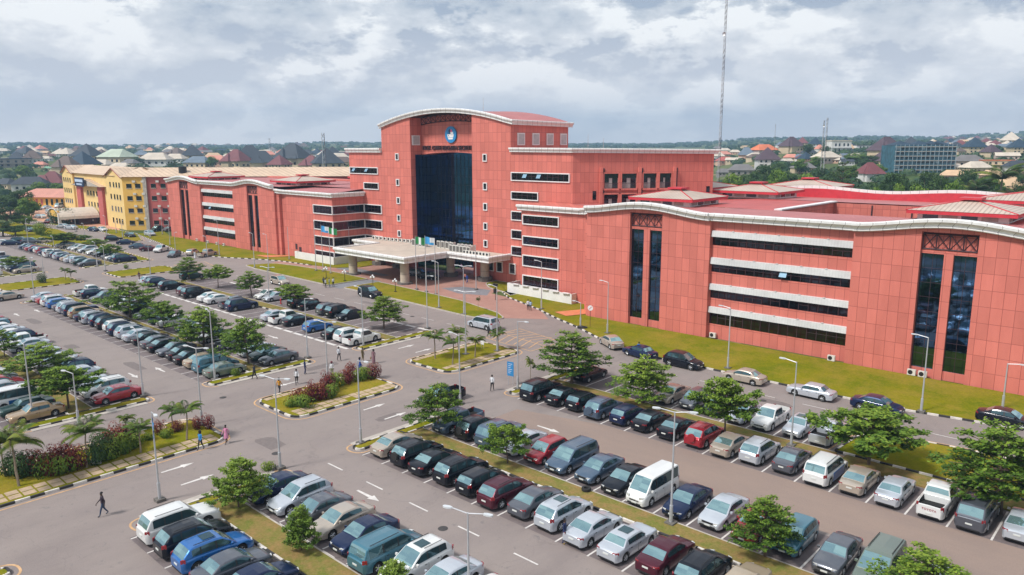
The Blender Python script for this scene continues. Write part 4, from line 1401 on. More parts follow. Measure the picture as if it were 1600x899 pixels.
    for a, b in S['side']: cxs.add(a); cxs.add(b)
    k = 20
    for i in range(1, k): cxs.add(c0 + (c1 - c0) * i / k)
    cxs = sorted(v for v in cxs if c0 <= v <= c1)
    cx2 = [cxs[0]]
    for v in cxs[1:]:
        if v - cx2[-1] > .012: cx2.append(v)
    cxs = cx2
    wroof = W2 * (0.75 if kind not in ('van', 'minivan', 'big_suv') else (0.84 if kind == 'van' else .79))
    rows = []
    for x_ in cxs:
        T = sm(top, x_) - .01
        f = sm(cab, x_, .03)
        if x_ in (c0, c1): f = 0
        h_ = T + max(0.012, f) * (H - .03 - T)
        t = abs(x_) / Lh
        wbelt = W2 * (1 - 0.13 * t ** 6) * .935
        rel = lambda z: wbelt + (wroof * (1 - .05 * t ** 2) - wbelt) * min(1, (z - T) / (H - T))
        z1 = T + min(.05, (h_ - T) * .15)
        z2 = h_ - min(.09, (h_ - T) * .22)
        rows.append([(rel(T), T - .015), (rel(z1), z1), (rel(z2), z2), (rel(h_) - .015, h_ - .015), (rel(h_) * .90, h_ + .012), (0, h_ + .035)])
    parts = {'paint': MB(), 'windscreen': MB(), 'rear_window': MB(), 'sl': MB(), 'sr': MB()}
    ws, rs = S['ws'], S['rs']
    for i in range(len(cxs) - 1):
        xa, xb = cxs[i], cxs[i + 1]
        xm = (xa + xb) / 2
        ra, rb = rows[i], rows[i + 1]
        for sgn in (1, -1):
            for j in range(5):
                q = [(xa, sgn * ra[j][0], ra[j][1]), (xb, sgn * rb[j][0], rb[j][1]), (xb, sgn * rb[j + 1][0], rb[j + 1][1]), (xa, sgn * ra[j + 1][0], ra[j + 1][1])]
                if sgn < 0: q = q
                else: q = list(reversed(q))
                tgt, mm_ = 'paint', paint0
                if j == 1 and any(a - .001 <= xm <= b + .001 for a, b in S['side']):
                    tgt, mm_ = ('sl' if sgn > 0 else 'sr'), car_gl_d
                elif j == 1 and kind in ('sedan', 'hatch', 'suv', 'minivan', 'big_suv', 'van', 'old_sedan', 'pickup'):
                    if S['side'][0][0] - .02 < xm < S['side'][-1][1] + .02: mm_ = trimm
                elif j == 4 and xm > ws and xb < c1 - .02: tgt, mm_ = 'windscreen', car_gl
                elif j == 4 and xm < rs + .12 * 0 and xa > c0 + .02: tgt, mm_ = 'rear_window', car_gl
                elif j == 4 and xm < rs: pass
                parts[tgt].face(q, mm_)
    res = {}
    for a in ('v',):
        off = len(mb.v)
        mb.v += parts['paint'].v
        for f, m in zip(parts['paint'].f, parts['paint'].m):
            mb.f.append(tuple(off + q for q in f))
            mb.m.append(mb.mi(parts['paint'].mats[m]))
    if kind in ('suv', 'big_suv', 'minivan', 'hatch'):
        if kind != 'hatch':
            for sgn in (1, -1):
                mb.bar((rs + .3, sgn * wroof * .86, H + .03), (ws - .35, sgn * wroof * .86, H + .04), .022, trimm, 5)
    # bumper strips and sills
    zb_ = .36
    mb.box(Lh - .06, Lh + .015, -W2 * .62, W2 * .62, .30, .42, trimm)
    mb.box(-Lh - .012, -Lh + .05, -W2 * .66, W2 * .66, .27, .36, trimm)
    mb.box(Lh - .10, Lh - .0, -W2 * .45, W2 * .45, .52, .52 + .12, trimm)
    for sgn in (1, -1):
        mb.box(rax + r_, fax - r_, sgn * W2 * .93 - .02, sgn * W2 * .985 + .0, .2, .26, trimm)
        # door gaps and handles
        for a, b in S['side'][-2:]:
            mb.box(a - .035, a - .022, sgn * W2 * .97, sgn * (W2 * .995 + .006), .34, sm(top, a) - .14, under)
            mb.box(a + .10, a + .26, sgn * W2 * .97, sgn * (W2 * 1.0 + .012), sm(top, a) - .20, sm(top, a) - .165, trimm)
    me = mb.mesh('body', 0.6)
    res['body'] = me
    for kk in ('windscreen', 'rear_window', 'sl', 'sr'):
        if parts[kk].f: res[kk] = parts[kk].mesh(kk, 0.9)
    # lights
    hz_ = sm(top, Lh - .3) - .14
    def lamp(x0, x1, y0, y1, z0, z1, m, name):
        q = MB(); q.box(x0, x1, y0, y1, z0, z1, m); return q.mesh(name)
    wl = W2 * .86
    for sgn, kk in ((1, 'hl'), (-1, 'hr')):
        q = MB()
        q.prism([(Lh + .0, sgn * wl * .55), (Lh - .10, sgn * wl * .92), (Lh - .34, sgn * wl * 1.06), (Lh - .30, sgn * wl * .7)] if sgn > 0 else [(Lh - .30, sgn * wl * .7), (Lh - .34, sgn * wl * 1.06), (Lh - .10, sgn * wl * .92), (Lh + .0, sgn * wl * .55)], hz_ - .12, hz_ + .05, hl_m)
        res[kk] = q.mesh('headlight')
    tz_ = .82 if kind in ('sedan', 'old_sedan') else (.95 if kind in ('hatch', 'pickup') else 1.0)
    th = .15 if kind in ('sedan', 'old_sedan') else .24
    if kind == 'pickup': th = .30
    for sgn, kk in ((1, 'tl'), (-1, 'tr')):
        q = MB()
        pp = [(-Lh - .005, sgn * wl * .64), (-Lh + .05, sgn * wl * .94), (-Lh + .24, sgn * wl * 1.085), (-Lh + .22, sgn * wl * .7)]
        if sgn > 0: pp = pp[::-1]
        if th > .2: pp = [(p[0], p[1] if abs(p[1]) > wl * .84 else sgn * wl * .86) for p in pp]
        q.prism(pp, tz_ - th / 2, tz_ + th / 2, tl_m)
        res[kk] = q.mesh('taillight')
    q = MB(); q.box(-Lh - .03, -Lh + .0, -.2, .2, .62 if kind != 'pickup' else .48, .72 if kind != 'pickup' else .58, plate_m); res['pr'] = q.mesh('number_plate')
    q = MB(); q.box(Lh - .0, Lh + .03, -.2, .2, .40, .50, plate_m); res['pf'] = q.mesh('number_plate')
    for sgn, kk in ((1, 'ml'), (-1, 'mr')):
        q = MB(); xm = S['side'][-1][1] - .02
        zt = sm(top, xm)
        q.box(xm - .06, xm + .06, sgn * W2 * .96, sgn * (W2 + .13), zt + .02, zt + .15, paint0)
        res[kk] = q.mesh('wing_mirror')
    rr = S['rw']
    q = MB()
    q.lathe([(rr * .60, -.09), (rr * .95, -.10), (rr, -.06), (rr, .06), (rr * .95, .10), (rr * .60, .09)], tyre, n=18, axis='y')
    res['tyre'] = q.mesh('tyre', .7)
    q = MB()
    q.lathe([(rr * .64, -.07), (rr * .60, -.095), (rr * .56, -.06)], rimm, n=18, axis='y')
    q.lathe([(rr * .64, .07), (rr * .60, .095), (rr * .56, .06)], rimm, n=18, axis='y')
    q.lathe([(.0, -.05), (rr * .6, -.05)], trimm, n=14, axis='y')
    q.lathe([(rr * .6, .05), (0.0, .05)], trimm, n=14, axis='y')
    for t in range(5):
        a = t * 2 * math.pi / 5
        for y in (-.085, .085):
            q.bar((0, y, 0), (math.cos(a) * rr * .58, y, math.sin(a) * rr * .58), .035, rimm, 4)
    res['rim'] = q.mesh('rim')
    res['S'] = S
    if kind in ('suv',):
        q = MB(); q.lathe([(0, -.12), (.33, -.11), (.36, -.05), (.36, .05), (.30, .08)], tyre, n=18, axis='y'); me_ = q.mesh('spare_wheel', .7)
        res['spare'] = me_
    return res
CP = {}
VN = {'sedan': ('sedan', 'car'), 'old_sedan': ('sedan', 'car'), 'suv': ('suv', 'car'), 'big_suv': ('suv', 'car'), 'hatch': ('hatchback', 'car'), 'minivan': ('minivan', 'car'), 'van': ('passenger_van', 'van'), 'pickup': ('pickup_truck', 'pickup truck')}
VW = {'sedan': 'sedan', 'old_sedan': 'older sedan', 'suv': 'SUV', 'big_suv': 'large SUV', 'hatch': 'hatchback', 'minivan': 'minivan', 'van': 'passenger van', 'pickup': 'pickup'}
LOD = {}
def lod_mesh(kind):
    """one joined mesh for cars only a few pixels long"""
    if kind in LOD: return LOD[kind]
    P = CP[kind]
    mb = MB()
    def add(me, loc=(0, 0, 0)):
        off = len(mb.v)
        mb.v += [(v.co.x + loc[0], v.co.y + loc[1], v.co.z + loc[2]) for v in me.vertices]
        for p in me.polygons:
            mb.f.append(tuple(off + i for i in p.vertices)); mb.m.append(mb.mi(me.materials[p.material_index]))
    mb.mi(paint0)
    for k in ('body', 'windscreen', 'rear_window', 'sl', 'sr', 'hl', 'hr', 'tl', 'tr', 'pr'):
        if k in P: add(P[k])
    S = P['S']
    for ax in (S['wb'], -S['wb']):
        for sy in (1, -1):
            for q in ('tyre', 'rim'):
                add(P[q], (ax, sy * (S['W'] / 2 - .13), S['rw']))
    LOD[kind] = mb.mesh('car', .6)
    return LOD[kind]
def setpaint(o, cn_):
    for i, sl_ in enumerate(o.material_slots):
        if sl_.material and sl_.material.name.startswith('paint_silver'):
            sl_.link = 'OBJECT'
            sl_.material = paintmat(cn_)
PROTO_OBJ = {}
CARS = []
def add_car(kind, cn_, x_, y, head, row, opts=()):
    if kind not in CP: CP[kind] = car_proto(kind)
    px_, py_ = proj((x_, y, .7))
    if not (-45 < px_ < 1650 and py_ < 960): return None
    dist = Vector((x_, y)).length
    name, cat = VN[kind]
    rz_ = R(head)
    if dist > 150 or opts == 'far':
        o = link(name, lod_mesh(kind), None, (x_, y, .02), rz_)
        setpaint(o, cn_)
        o['category'] = cat
        CARS.append((o, kind, cn_, row, px_))
        return o
    P = CP[kind]; S = P['S']
    root = link(name, None, None, (x_, y, .02), rz_)
    root['category'] = cat
    def part(me, nm, parent=root, loc=(0, 0, 0)):
        o_ = link(nm, me, parent, loc)
        setpaint(o_, cn_)
        return o_
    part(P['body'], 'body')
    for k, nm in (('windscreen', 'windscreen'), ('rear_window', 'rear_window'), ('sl', 'side_window'), ('sr', 'side_window'), ('hl', 'headlight'), ('hr', 'headlight'), ('tl', 'taillight'), ('tr', 'taillight'), ('pr', 'number_plate'), ('pf', 'number_plate'), ('ml', 'wing_mirror'), ('mr', 'wing_mirror')):
        if k in P: part(P[k], nm)
    for ax in (S['wb'], -S['wb']):
        for sy in (1, -1):
            wv = link('wheel', None, root, (ax, sy * (S['W'] / 2 - .13), S['rw']))
            link('tyre', P['tyre'], wv); link('rim', P['rim'], wv)
    if 'sunroof' in opts:
        q = MB(); zt = S['H'] + .007
        q.box(S['ws'] - 1.05, S['ws'] - .3, -.38, .38, zt, zt + .012, car_gl_d)
        q.build('sunroof', root)
    if 'spare' in opts:
        o_ = link('spare_wheel', P['spare'] if 'spare' in P else P['tyre'], root, (-S['L'] / 2 - .07, .0, .98), -R(90))
        if cn_ in ('red', 'steel blue'):
            o_.material_slots[0].link = 'OBJECT'; o_.material_slots[0].material = paintmat(cn_)
    if 'lowerblue' in opts:
        q = MB(); 
        for sgn in (1, -1):
            q.box(-S['wb'] + .42, S['wb'] - .42, sgn * (S['W'] / 2 * .96), sgn * (S['W'] / 2 + .022), .28, .93, paintmat('blue'))
        q.build('side_panel', root)
    if 'tailtext' in opts:
        me_ = text_mesh('TOYOTA', .20, mat('tailgate_letter', (0.30, 0.02, 0.04), .5, var=0), .006, 'CENTER', 1.15)
        o_ = link('tailgate_lettering', me_, root, (-S['L'] / 2 - .012, 0, .72), 0)
        o_.rotation_euler = (R(90), 0, R(-90))
    CARS.append((root, kind, cn_, row, px_))
    return root
def rx(k): return XR0 + PR * (k + .5)
def lx(k): return XL0 - PL * (k + .5)
def flx(k): return -175.5 - PL * (k + .5)
rj = random.Random(5)
def row(xf, yc, head, lst, name):
    for it in lst:
        k, kind, cn_ = it[0], it[1], it[2]
        opts = it[3] if len(it) > 3 else ()
        hd = it[4] if len(it) > 4 else head
        add_car(kind, cn_, xf(k) + rj.uniform(-.12, .12), yc + rj.uniform(-.22, .22), hd + rj.uniform(-1.3, 1.3), name, opts)
U, D = 90, -90
# right lot -------------------------------------------------------------
row(rx, 37.2, U, [(0, 'sedan', 'champagne'), (1, 'suv', 'black', ('spare',)), (2, 'sedan', 'black'), (3, 'suv', 'black'), (4, 'hatch', 'black'), (5, 'suv', 'maroon'), (6, 'sedan', 'grey'), (7, 'suv', 'silver', ('sunroof',)),
                  (8, 'sedan', 'silver'), (9, 'old_sedan', 'silver', ('sunroof',)), (10, 'sedan', 'maroon'), (11, 'suv', 'black'), (12, 'old_sedan', 'beige'), (13, 'sedan', 'silver')], 'bottom centre row')
row(rx, 44.6, D, [(0, 'pickup', 'steel blue'), (1, 'suv', 'black', ('spare',), U), (2, 'big_suv', 'steel blue', (), U), (3, 'sedan', 'silver'), (4, 'hatch', 'red'), (5, 'minivan', 'steel blue'), (6, 'sedan', 'steel blue'), (7, 'sedan', 'black'),
                  (8, 'van', 'white'), (9, 'sedan', 'navy'), (10, 'sedan', 'silver'), (11, 'sedan', 'red'), (12, 'hatch', 'teal'), (13, 'old_sedan', 'grey'), (14, 'minivan', 'grey green'), (15, 'sedan', 'silver'), (16, 'sedan', 'white')], 'row beyond the middle verge')
row(rx, 56.2, U, [(0, 'big_suv', 'black'), (1, 'sedan', 'black'), (2, 'hatch', 'black'), (3, 'suv', 'steel blue', ('spare',)), (4, 'hatch', 'navy'), (5, 'sedan', 'black'), (6, 'sedan', 'black'), (7, 'suv', 'red', ('spare',)), (8, 'sedan', 'champagne'),
                  (9, 'suv', 'silver'), (10, 'sedan', 'grey'), (11, 'minivan', 'white', ('lowerblue',)), (12, 'sedan', 'champagne'), (13, 'old_sedan', 'silver'), (14, 'pickup', 'white', ('tailtext',)), (15, 'big_suv', 'grey'), (16, 'sedan', 'silver'), (17, 'sedan', 'white')], 'dusty aisle row')
row(rx, 64.0, D, [(0, 'sedan', 'black', (), U), (4, 'sedan', 'champagne'), (5, 'hatch', 'grey'), (6, 'sedan', 'navy'), (7, 'sedan', 'silver'), (8, 'pickup', 'white'), (9, 'old_sedan', 'silver', ('sunroof',)), (10, 'pickup', 'silver', (), U)], 'upper right row')
row(rx, 26.4, D, [(0, 'sedan', 'navy'), (1, 'suv', 'silver'), (2, 'sedan', 'grey'), (3, 'sedan', 'champagne'), (4, 'sedan', 'navy'), (5, 'minivan', 'teal', (), U), (6, 'suv', 'white', ('sunroof',)), (7, 'sedan', 'silver'), (8, 'sedan', 'white'), (9, 'sedan', 'light grey')], 'lower left verge row')
row(rx, 19.0, U, [(0, 'big_suv', 'white'), (1, 'suv', 'black'), (2, 'suv', 'blue', ('sunroof',)), (3, 'sedan', 'grey'), (4, 'sedan', 'navy'), (5, 'sedan', 'silver')], 'bottom edge row')
# left lot --------------------------------------------------------------
LP1 = [('sedan', 'grey green'), ('minivan', 'teal'), ('sedan', 'beige'), ('sedan', 'black'), ('sedan', 'black'), ('sedan', 'grey', (), D), ('sedan', 'black'), ('sedan', 'grey'), ('sedan', 'black'), ('sedan', 'silver'), ('suv', 'silver'), ('suv', 'navy'), ('hatch', 'white'), ('suv', 'black'), ('suv', 'navy'),
       ('suv', 'silver', ('spare',)), ('sedan', 'navy'), ('suv', 'tan'), ('big_suv', 'navy'), ('suv', 'silver'), ('sedan', 'grey'), ('hatch', 'blue'), ('suv', 'white'), ('sedan', 'red'), ('sedan', 'silver')]
row(lx, 38.1, U, [(i,) + t for i, t in enumerate(LP1)], 'long row by left aisle')
row(lx, 44.7, D, [(0, 'sedan', 'grey'), (1, 'sedan', 'dark green'), (2, 'old_sedan', 'silver'), (4, 'pickup', 'grey'), (6, 'pickup', 'white'), (8, 'sedan', 'silver'), (9, 'hatch', 'dark green'), (11, 'sedan', 'white'), (12, 'sedan', 'navy'), (14, 'sedan', 'silver'), (16, 'suv', 'black'), (18, 'sedan', 'white'), (19, 'sedan', 'silver'), (21, 'suv', 'grey'), (23, 'hatch', 'navy', (), U), (24, 'pickup', 'white', (), U)], 'row behind left lot trees')
row(lx, 56.6, U, [(0, 'pickup', 'white'), (1, 'suv', 'white'), (2, 'sedan', 'black'), (4, 'hatch', 'blue'), (6, 'sedan', 'black'), (7, 'pickup', 'white', ('lowerblue',)), (8, 'sedan', 'silver'), (12, 'big_suv', 'navy'), (13, 'pickup', 'grey'), (15, 'sedan', 'white'), (16, 'sedan', 'white'), (18, 'big_suv', 'black'), (19, 'suv', 'maroon'), (22, 'suv', 'black'), (24, 'suv', 'navy'), (25, 'suv', 'silver')], 'left lot middle row')
row(lx, 64.1, U, [(5, 'sedan', 'black', (), D), (6, 'big_suv', 'black'), (7, 'suv', 'grey'), (9, 'sedan', 'black'), (10, 'big_suv', 'black'), (13, 'sedan', 'silver', (), D), (14, 'sedan', 'white', (), D), (25, 'suv', 'dark green')], 'left lot upper row')
row(lx, 26.4, D, [(0, 'sedan', 'red'), (1, 'suv', 'white'), (2, 'sedan', 'silver'), (4, 'sedan', 'silver'), (5, 'suv', 'navy'), (6, 'sedan', 'white'), (7, 'sedan', 'silver'), (8, 'sedan', 'grey'), (9, 'sedan', 'light grey'), (11, 'sedan', 'silver'), (12, 'pickup', 'white'), (13, 'suv', 'navy'), (14, 'sedan', 'white'), (15, 'sedan', 'silver'), (16, 'sedan', 'white'), (17, 'hatch', 'teal'), (18, 'sedan', 'dark green'), (19, 'sedan', 'red'), (20, 'sedan', 'white')], 'far left tree row')
row(lx, 19.4, U, [(0, 'old_sedan', 'tan', (), D), (1, 'old_sedan', 'dark green', (), D), (2, 'van', 'white', ('lowerblue',)), (3, 'sedan', 'maroon'), (4, 'sedan', 'light grey'), (5, 'sedan', 'red'), (6, 'sedan', 'silver'), (7, 'sedan', 'white'), (8, 'sedan', 'silver'), (9, 'suv', 'white')], 'left edge row')
# far left lot ----------------------------------------------------------
cyc = ['silver', 'black', 'navy', 'white', 'grey', 'silver', 'steel blue', 'white', 'champagne', 'red', 'dark green', 'light grey', 'maroon', 'silver', 'navy']
kyc = ['sedan', 'suv', 'sedan', 'hatch', 'sedan', 'big_suv', 'sedan', 'suv', 'pickup']
def auto(n, skip, seed):
    r_ = random.Random(seed)
    return [(k, r_.choice(kyc), r_.choice(cyc)) for k in range(n) if r_.random() > skip]
row(flx, 56.6, U, [(0, 'sedan', 'grey', (), D), (1, 'sedan', 'dark green'), (2, 'suv', 'silver'), (3, 'sedan', 'silver'), (4, 'sedan', 'beige'), (5, 'sedan', 'navy'), (6, 'suv', 'silver'), (7, 'suv', 'navy'), (8, 'pickup', 'white'), (9, 'suv', 'white'), (10, 'sedan', 'navy'), (11, 'suv', 'red'), (12, 'hatch', 'white'), (13, 'sedan', 'navy'), (14, 'sedan', 'red'), (15, 'sedan', 'navy'), (16, 'sedan', 'steel blue')], 'far lot long row')
row(flx, 64.1, D, [(0, 'big_suv', 'navy', (), U), (1, 'pickup', 'steel blue'), (2, 'sedan', 'white'), (3, 'sedan', 'grey'), (5, 'sedan', 'black'), (7, 'sedan', 'white'), (9, 'suv', 'silver'), (11, 'sedan', 'white'), (12, 'sedan', 'silver'), (14, 'sedan', 'champagne'), (15, 'sedan', 'silver')], 'far lot upper row')
row(flx, 44.7, D, [(0, 'sedan', 'champagne'), (1, 'big_suv', 'navy'), (2, 'sedan', 'silver'), (3, 'suv', 'dark green'), (4, 'suv', 'silver'), (6, 'sedan', 'silver'), (7, 'suv', 'navy'), (9, 'van', 'white')] + [t for t in auto(20, .35, 3) if t[0] > 10], 'far lot lower row')
row(flx, 38.1, U, [(0, 'big_suv', 'white', (), D)] + [t for t in auto(20, .3, 4) if t[0] > 0], 'far lot left row')
for i, (px_, py_, kind, cn_) in enumerate(((5, 379, 'sedan', 'white'), (18, 379, 'sedan', 'navy'), (33, 377, 'big_suv', 'black'), (49, 377, 'suv', 'grey'), (66, 376, 'sedan', 'champagne'))):
    p = at(px_, py_, .7); add_car(kind, cn_, p.x, p.y, 60, 'row by the far left lawn', 'far')
# single cars on the roads -----------------------------------------------
def solo(kind, cn_, px_, py_, head, label, opts=()):
    p = at(px_, py_, .7)
    o = add_car(kind, cn_, p.x, p.y, head, None, opts)
    if o: o['label'] = label
solo('minivan', 'silver', 755, 505, 180, 'silver minivan driving on the road above the palm island')
solo('pickup', 'black', 690, 618, -92, 'black pickup driving past the tree at end of black SUV row', )
solo('sedan', 'champagne', 955, 533, 150, 'beige sedan at the kerb behind the big tree')
solo('old_sedan', 'navy', 1000, 549, 170, 'dark blue sedan stopped at the kerb with man beside it')
solo('suv', 'black', 1068, 564, 0, 'black SUV parked along lawn kerb next to beige sedan')
solo('sedan', 'champagne', 1163, 587, 180, 'beige sedan parked along lawn kerb right of black SUV')
solo('old_sedan', 'silver', 1268, 610, 180, 'silver older sedan parked along the lawn kerb')
solo('sedan', 'navy', 1371, 631, 0, 'dark blue sedan parked at lawn kerb below tall windows')
solo('sedan', 'black', 1572, 652, 0, 'dark sedan at lawn kerb by right edge of photo')
solo('suv', 'champagne', 437, 439, 0, 'gold SUV driving on the road by the left entrance lawn')
solo('big_suv', 'black', 578, 458, 0, 'black SUV driving on the road below the canopy lamps')
solo('hatch', 'grey', 652, 426, 20, 'dark hatchback parked under the entrance canopy, left one', 'far')
solo('sedan', 'black', 670, 431, 10, 'black sedan parked under the entrance canopy, right one', 'far')
solo('sedan', 'champagne', 12, 462, 100, 'beige sedan on the cross road at left edge')
for px_, py_, kind, cn_, hd in ((178, 373, 'suv', 'black', 70), (197, 378, 'sedan', 'navy', 60), (217, 384, 'sedan', 'steel blue', 60), (234, 388, 'sedan', 'maroon', 55), (252, 389, 'pickup', 'white', -50), (272, 397, 'hatch', 'grey', -50), (301, 394, 'hatch', 'champagne', 130), (324, 396, 'pickup', 'champagne', 110)):
    p = at(px_, py_, .7); add_car(kind, cn_, p.x, p.y, hd, 'line along road by pink wall', 'far')
for px_, py_, kind, cn_, hd in ((203, 367, 'sedan', 'black', 0), (234, 365, 'suv', 'silver', 0), (245, 358, 'suv', 'dark green', -60), (263, 358, 'sedan', 'grey', -60), (160, 358, 'sedan', 'white', 0), (146, 358, 'sedan', 'navy', 10), (111, 355, 'sedan', 'silver', 200), (98, 353, 'sedan', 'light grey', 200), (76, 346, 'hatch', 'red', -40), (66, 338, 'sedan', 'white', 180), (75, 331, 'pickup', 'white', 170), (46, 359, 'sedan', 'navy', 0), (92, 322, 'van', 'white', -45), (72, 324, 'sedan', 'white', -60), (58, 326, 'sedan', 'white', -60), (60, 338, 'sedan', 'light grey', 180)):
    p = at(px_, py_, .7); add_car(kind, cn_, p.x, p.y, hd, 'yard of the yellow building', 'far')
# labels from the neighbours in each row -----------------------------------
rows_ = {}
for c_ in CARS:
    if c_[3]: rows_.setdefault(c_[3], []).append(c_)
seen = set()
for rn, lst in rows_.items():
    lst.sort(key=lambda c_: c_[4])
    nm = [c_[2] + ' ' + VW[c_[1]] for c_ in lst]
    for i, c_ in enumerate(lst):
        l_, r_ = (nm[i - 1] if i else None), (nm[i + 1] if i + 1 < len(nm) else None)
        if l_ and r_: lb = '%s between %s and %s, %s' % (nm[i], l_, r_, rn)
        elif r_: lb = '%s next to %s at left end of %s' % (nm[i], r_, rn)
        elif l_: lb = '%s next to %s at right end of %s' % (nm[i], l_, rn)
        else: lb = '%s in %s' % (nm[i], rn)
        if lb in seen or len(lb.replace(',', '').split()) > 16:
            lb = '%s, %s from the left in %s' % (nm[i], ordn(i), rn)
        seen.add(lb)
        c_[0]['label'] = lb
        c_[0]['group'] = 'cars parked in the ' + rn
# ------------------------------------------------------------------ vegetation
bark = mat('bark', (0.13, 0.09, 0.065), 0.95, var=0.3, scale=6)
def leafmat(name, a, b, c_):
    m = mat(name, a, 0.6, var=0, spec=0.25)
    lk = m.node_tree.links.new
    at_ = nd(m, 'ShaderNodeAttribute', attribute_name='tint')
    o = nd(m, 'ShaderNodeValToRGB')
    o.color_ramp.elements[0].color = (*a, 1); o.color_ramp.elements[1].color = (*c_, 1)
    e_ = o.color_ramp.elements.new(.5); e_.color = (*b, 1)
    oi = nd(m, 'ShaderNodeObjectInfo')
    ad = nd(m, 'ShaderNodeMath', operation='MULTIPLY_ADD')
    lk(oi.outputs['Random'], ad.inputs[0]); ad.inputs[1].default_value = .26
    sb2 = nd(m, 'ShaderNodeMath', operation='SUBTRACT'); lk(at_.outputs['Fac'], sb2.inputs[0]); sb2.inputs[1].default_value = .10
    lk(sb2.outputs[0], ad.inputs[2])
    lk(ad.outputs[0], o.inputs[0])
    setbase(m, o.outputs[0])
    tr = nd(m, 'ShaderNodeBsdfTranslucent')
    lk(o.outputs[0], tr.inputs[0])
    ms = nd(m, 'ShaderNodeMixShader'); ms.inputs[0].default_value = .22
    p = m.node_tree.nodes['Principled BSDF']; mo = m.node_tree.nodes['Material Output']
    lk(p.outputs[0], ms.inputs[1]); lk(tr.outputs[0], ms.inputs[2]); lk(ms.outputs[0], mo.inputs[0])
    return m
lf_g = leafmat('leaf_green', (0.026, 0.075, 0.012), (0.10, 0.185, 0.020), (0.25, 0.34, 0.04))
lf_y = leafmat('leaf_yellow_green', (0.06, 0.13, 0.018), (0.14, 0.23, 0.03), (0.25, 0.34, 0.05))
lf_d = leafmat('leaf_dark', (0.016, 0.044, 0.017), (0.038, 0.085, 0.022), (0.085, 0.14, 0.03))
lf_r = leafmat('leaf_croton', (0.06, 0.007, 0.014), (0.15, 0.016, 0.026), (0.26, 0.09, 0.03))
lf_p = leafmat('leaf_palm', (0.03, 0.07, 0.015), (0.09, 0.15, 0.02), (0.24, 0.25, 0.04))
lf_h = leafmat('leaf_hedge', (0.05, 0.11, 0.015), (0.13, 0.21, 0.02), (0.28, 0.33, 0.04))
class LB:
    """leaf builder: many small four-sided leaves with a tint per face"""
    def __init__(s, seed): s.v, s.f, s.t, s.r = [], [], [], random.Random(seed)
    def leaf(s, c_, ln, wd, nrm, tint, d=None):
        r_ = s.r
        n_ = Vector(nrm)
        if n_.length < 1e-4: n_ = Vector((0, 0, 1))
        n_.normalize()
        d = Vector(d) if d is not None else Vector((r_.gauss(0, 1), r_.gauss(0, 1), r_.gauss(0, .4)))
        d = (d - n_ * d.dot(n_))
        if d.length < 1e-4: d = Vector((1, 0, 0))
        d.normalize()
        w_ = n_.cross(d) * wd * .5
        d = d * ln * .5
        c_ = Vector(c_)
        i = len(s.v)
        s.v += [tuple(c_ - d), tuple(c_ + w_ - d * .1), tuple(c_ + d), tuple(c_ - w_ - d * .1)]
        s.f.append((i, i + 1, i + 2, i + 3)); s.t.append(max(0, min(1, tint)))
    def mesh(s, name, m):
        me = bpy.data.meshes.new(name)
        me.from_pydata(s.v, [], s.f)
        me.materials.append(m)
        a = me.attributes.new('tint', 'FLOAT', 'FACE')
        a.data.foreach_set('value', s.t)
        me.update()
        return me
def limb(mb, a, b, r0, r1, m=bark, k=3, sag=0.0, rng=random):
    a, b = Vector(a), Vector(b)
    prev, pr_ = a, r0
    for i in range(1, k + 1):
        t = i / k
        p = a.lerp(b, t) + Vector((0, 0, sag * math.sin(t * math.pi)))
        if i < k: p += Vector((rng.uniform(-.05, .05), rng.uniform(-.05, .05), 0))
        rr = r0 + (r1 - r0) * t
        mb.bar(prev, p, pr_, m, 6, rr)
        prev, pr_ = p, rr
def tiered_tree(seed, H, Rr, tiers, h0=.28, leaf=.30, dens=1.0, m=None, rise=.10):
    """umbrella tree with flat storeys of foliage; returns (trunk mesh, crown mesh)"""
    r_ = random.Random(seed)
    tb = MB(); lb = LB(seed)
    limb(tb, (0, 0, -.1), (r_.uniform(-.15, .15), r_.uniform(-.15, .15), H * .95), .15 * H / 6, .03, rng=r_, k=5)
    for k in range(tiers):
        f = k / max(1, tiers - 1)
        z = H * (h0 + (.95 - h0) * f ** .95)
        rad = Rr * (1 - .78 * f ** 1.35) * r_.uniform(.85, 1.1)
        nb = r_.randint(6, 8) if f < .7 else 5
        a0 = r_.uniform(0, 6.28)
        for b in range(nb):
            a = a0 + b * 2 * math.pi / nb + r_.uniform(-.3, .3)
            ln = rad * r_.uniform(.62, 1.12)
            up = ln * (rise + .25 * f) + r_.uniform(-.15, .2)
            end = Vector((math.cos(a) * ln, math.sin(a) * ln, z + up))
            limb(tb, (0, 0, z - .1), end, .045 * H / 6, .012, rng=r_, k=3)
            n = int(ln * 34 * dens)
            side = Vector((-math.sin(a), math.cos(a), 0))
            nt_ = max(3, int(ln * 2.0))
            tw = [(r_.uniform(.22, 1.0), r_.uniform(-1, 1)) for _ in range(nt_)]
            for t, sd_ in tw:
                base = Vector((0, 0, z - .1)).lerp(end, t)
                sp_ = .42 * ln * (1 - abs(t - .62)) + .25
                tip = base + side * sd_ * sp_ + Vector((math.cos(a), math.sin(a), 0)) * sp_ * .5 + Vector((0, 0, r_.uniform(.0, .25)))
                tb.bar(base, tip, .012, bark, 4)
                m_ = int(n / nt_)
                for _ in range(m_):
                    u = r_.random() ** .7
                    p = base.lerp(tip, u) + Vector((r_.gauss(0, .17), r_.gauss(0, .17), r_.gauss(0, .075)))
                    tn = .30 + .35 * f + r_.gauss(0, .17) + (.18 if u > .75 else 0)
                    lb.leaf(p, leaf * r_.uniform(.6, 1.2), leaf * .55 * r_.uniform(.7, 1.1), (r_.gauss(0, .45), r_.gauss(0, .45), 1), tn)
    return tb.mesh('trunk'), lb.mesh('crown', m or lf_g)
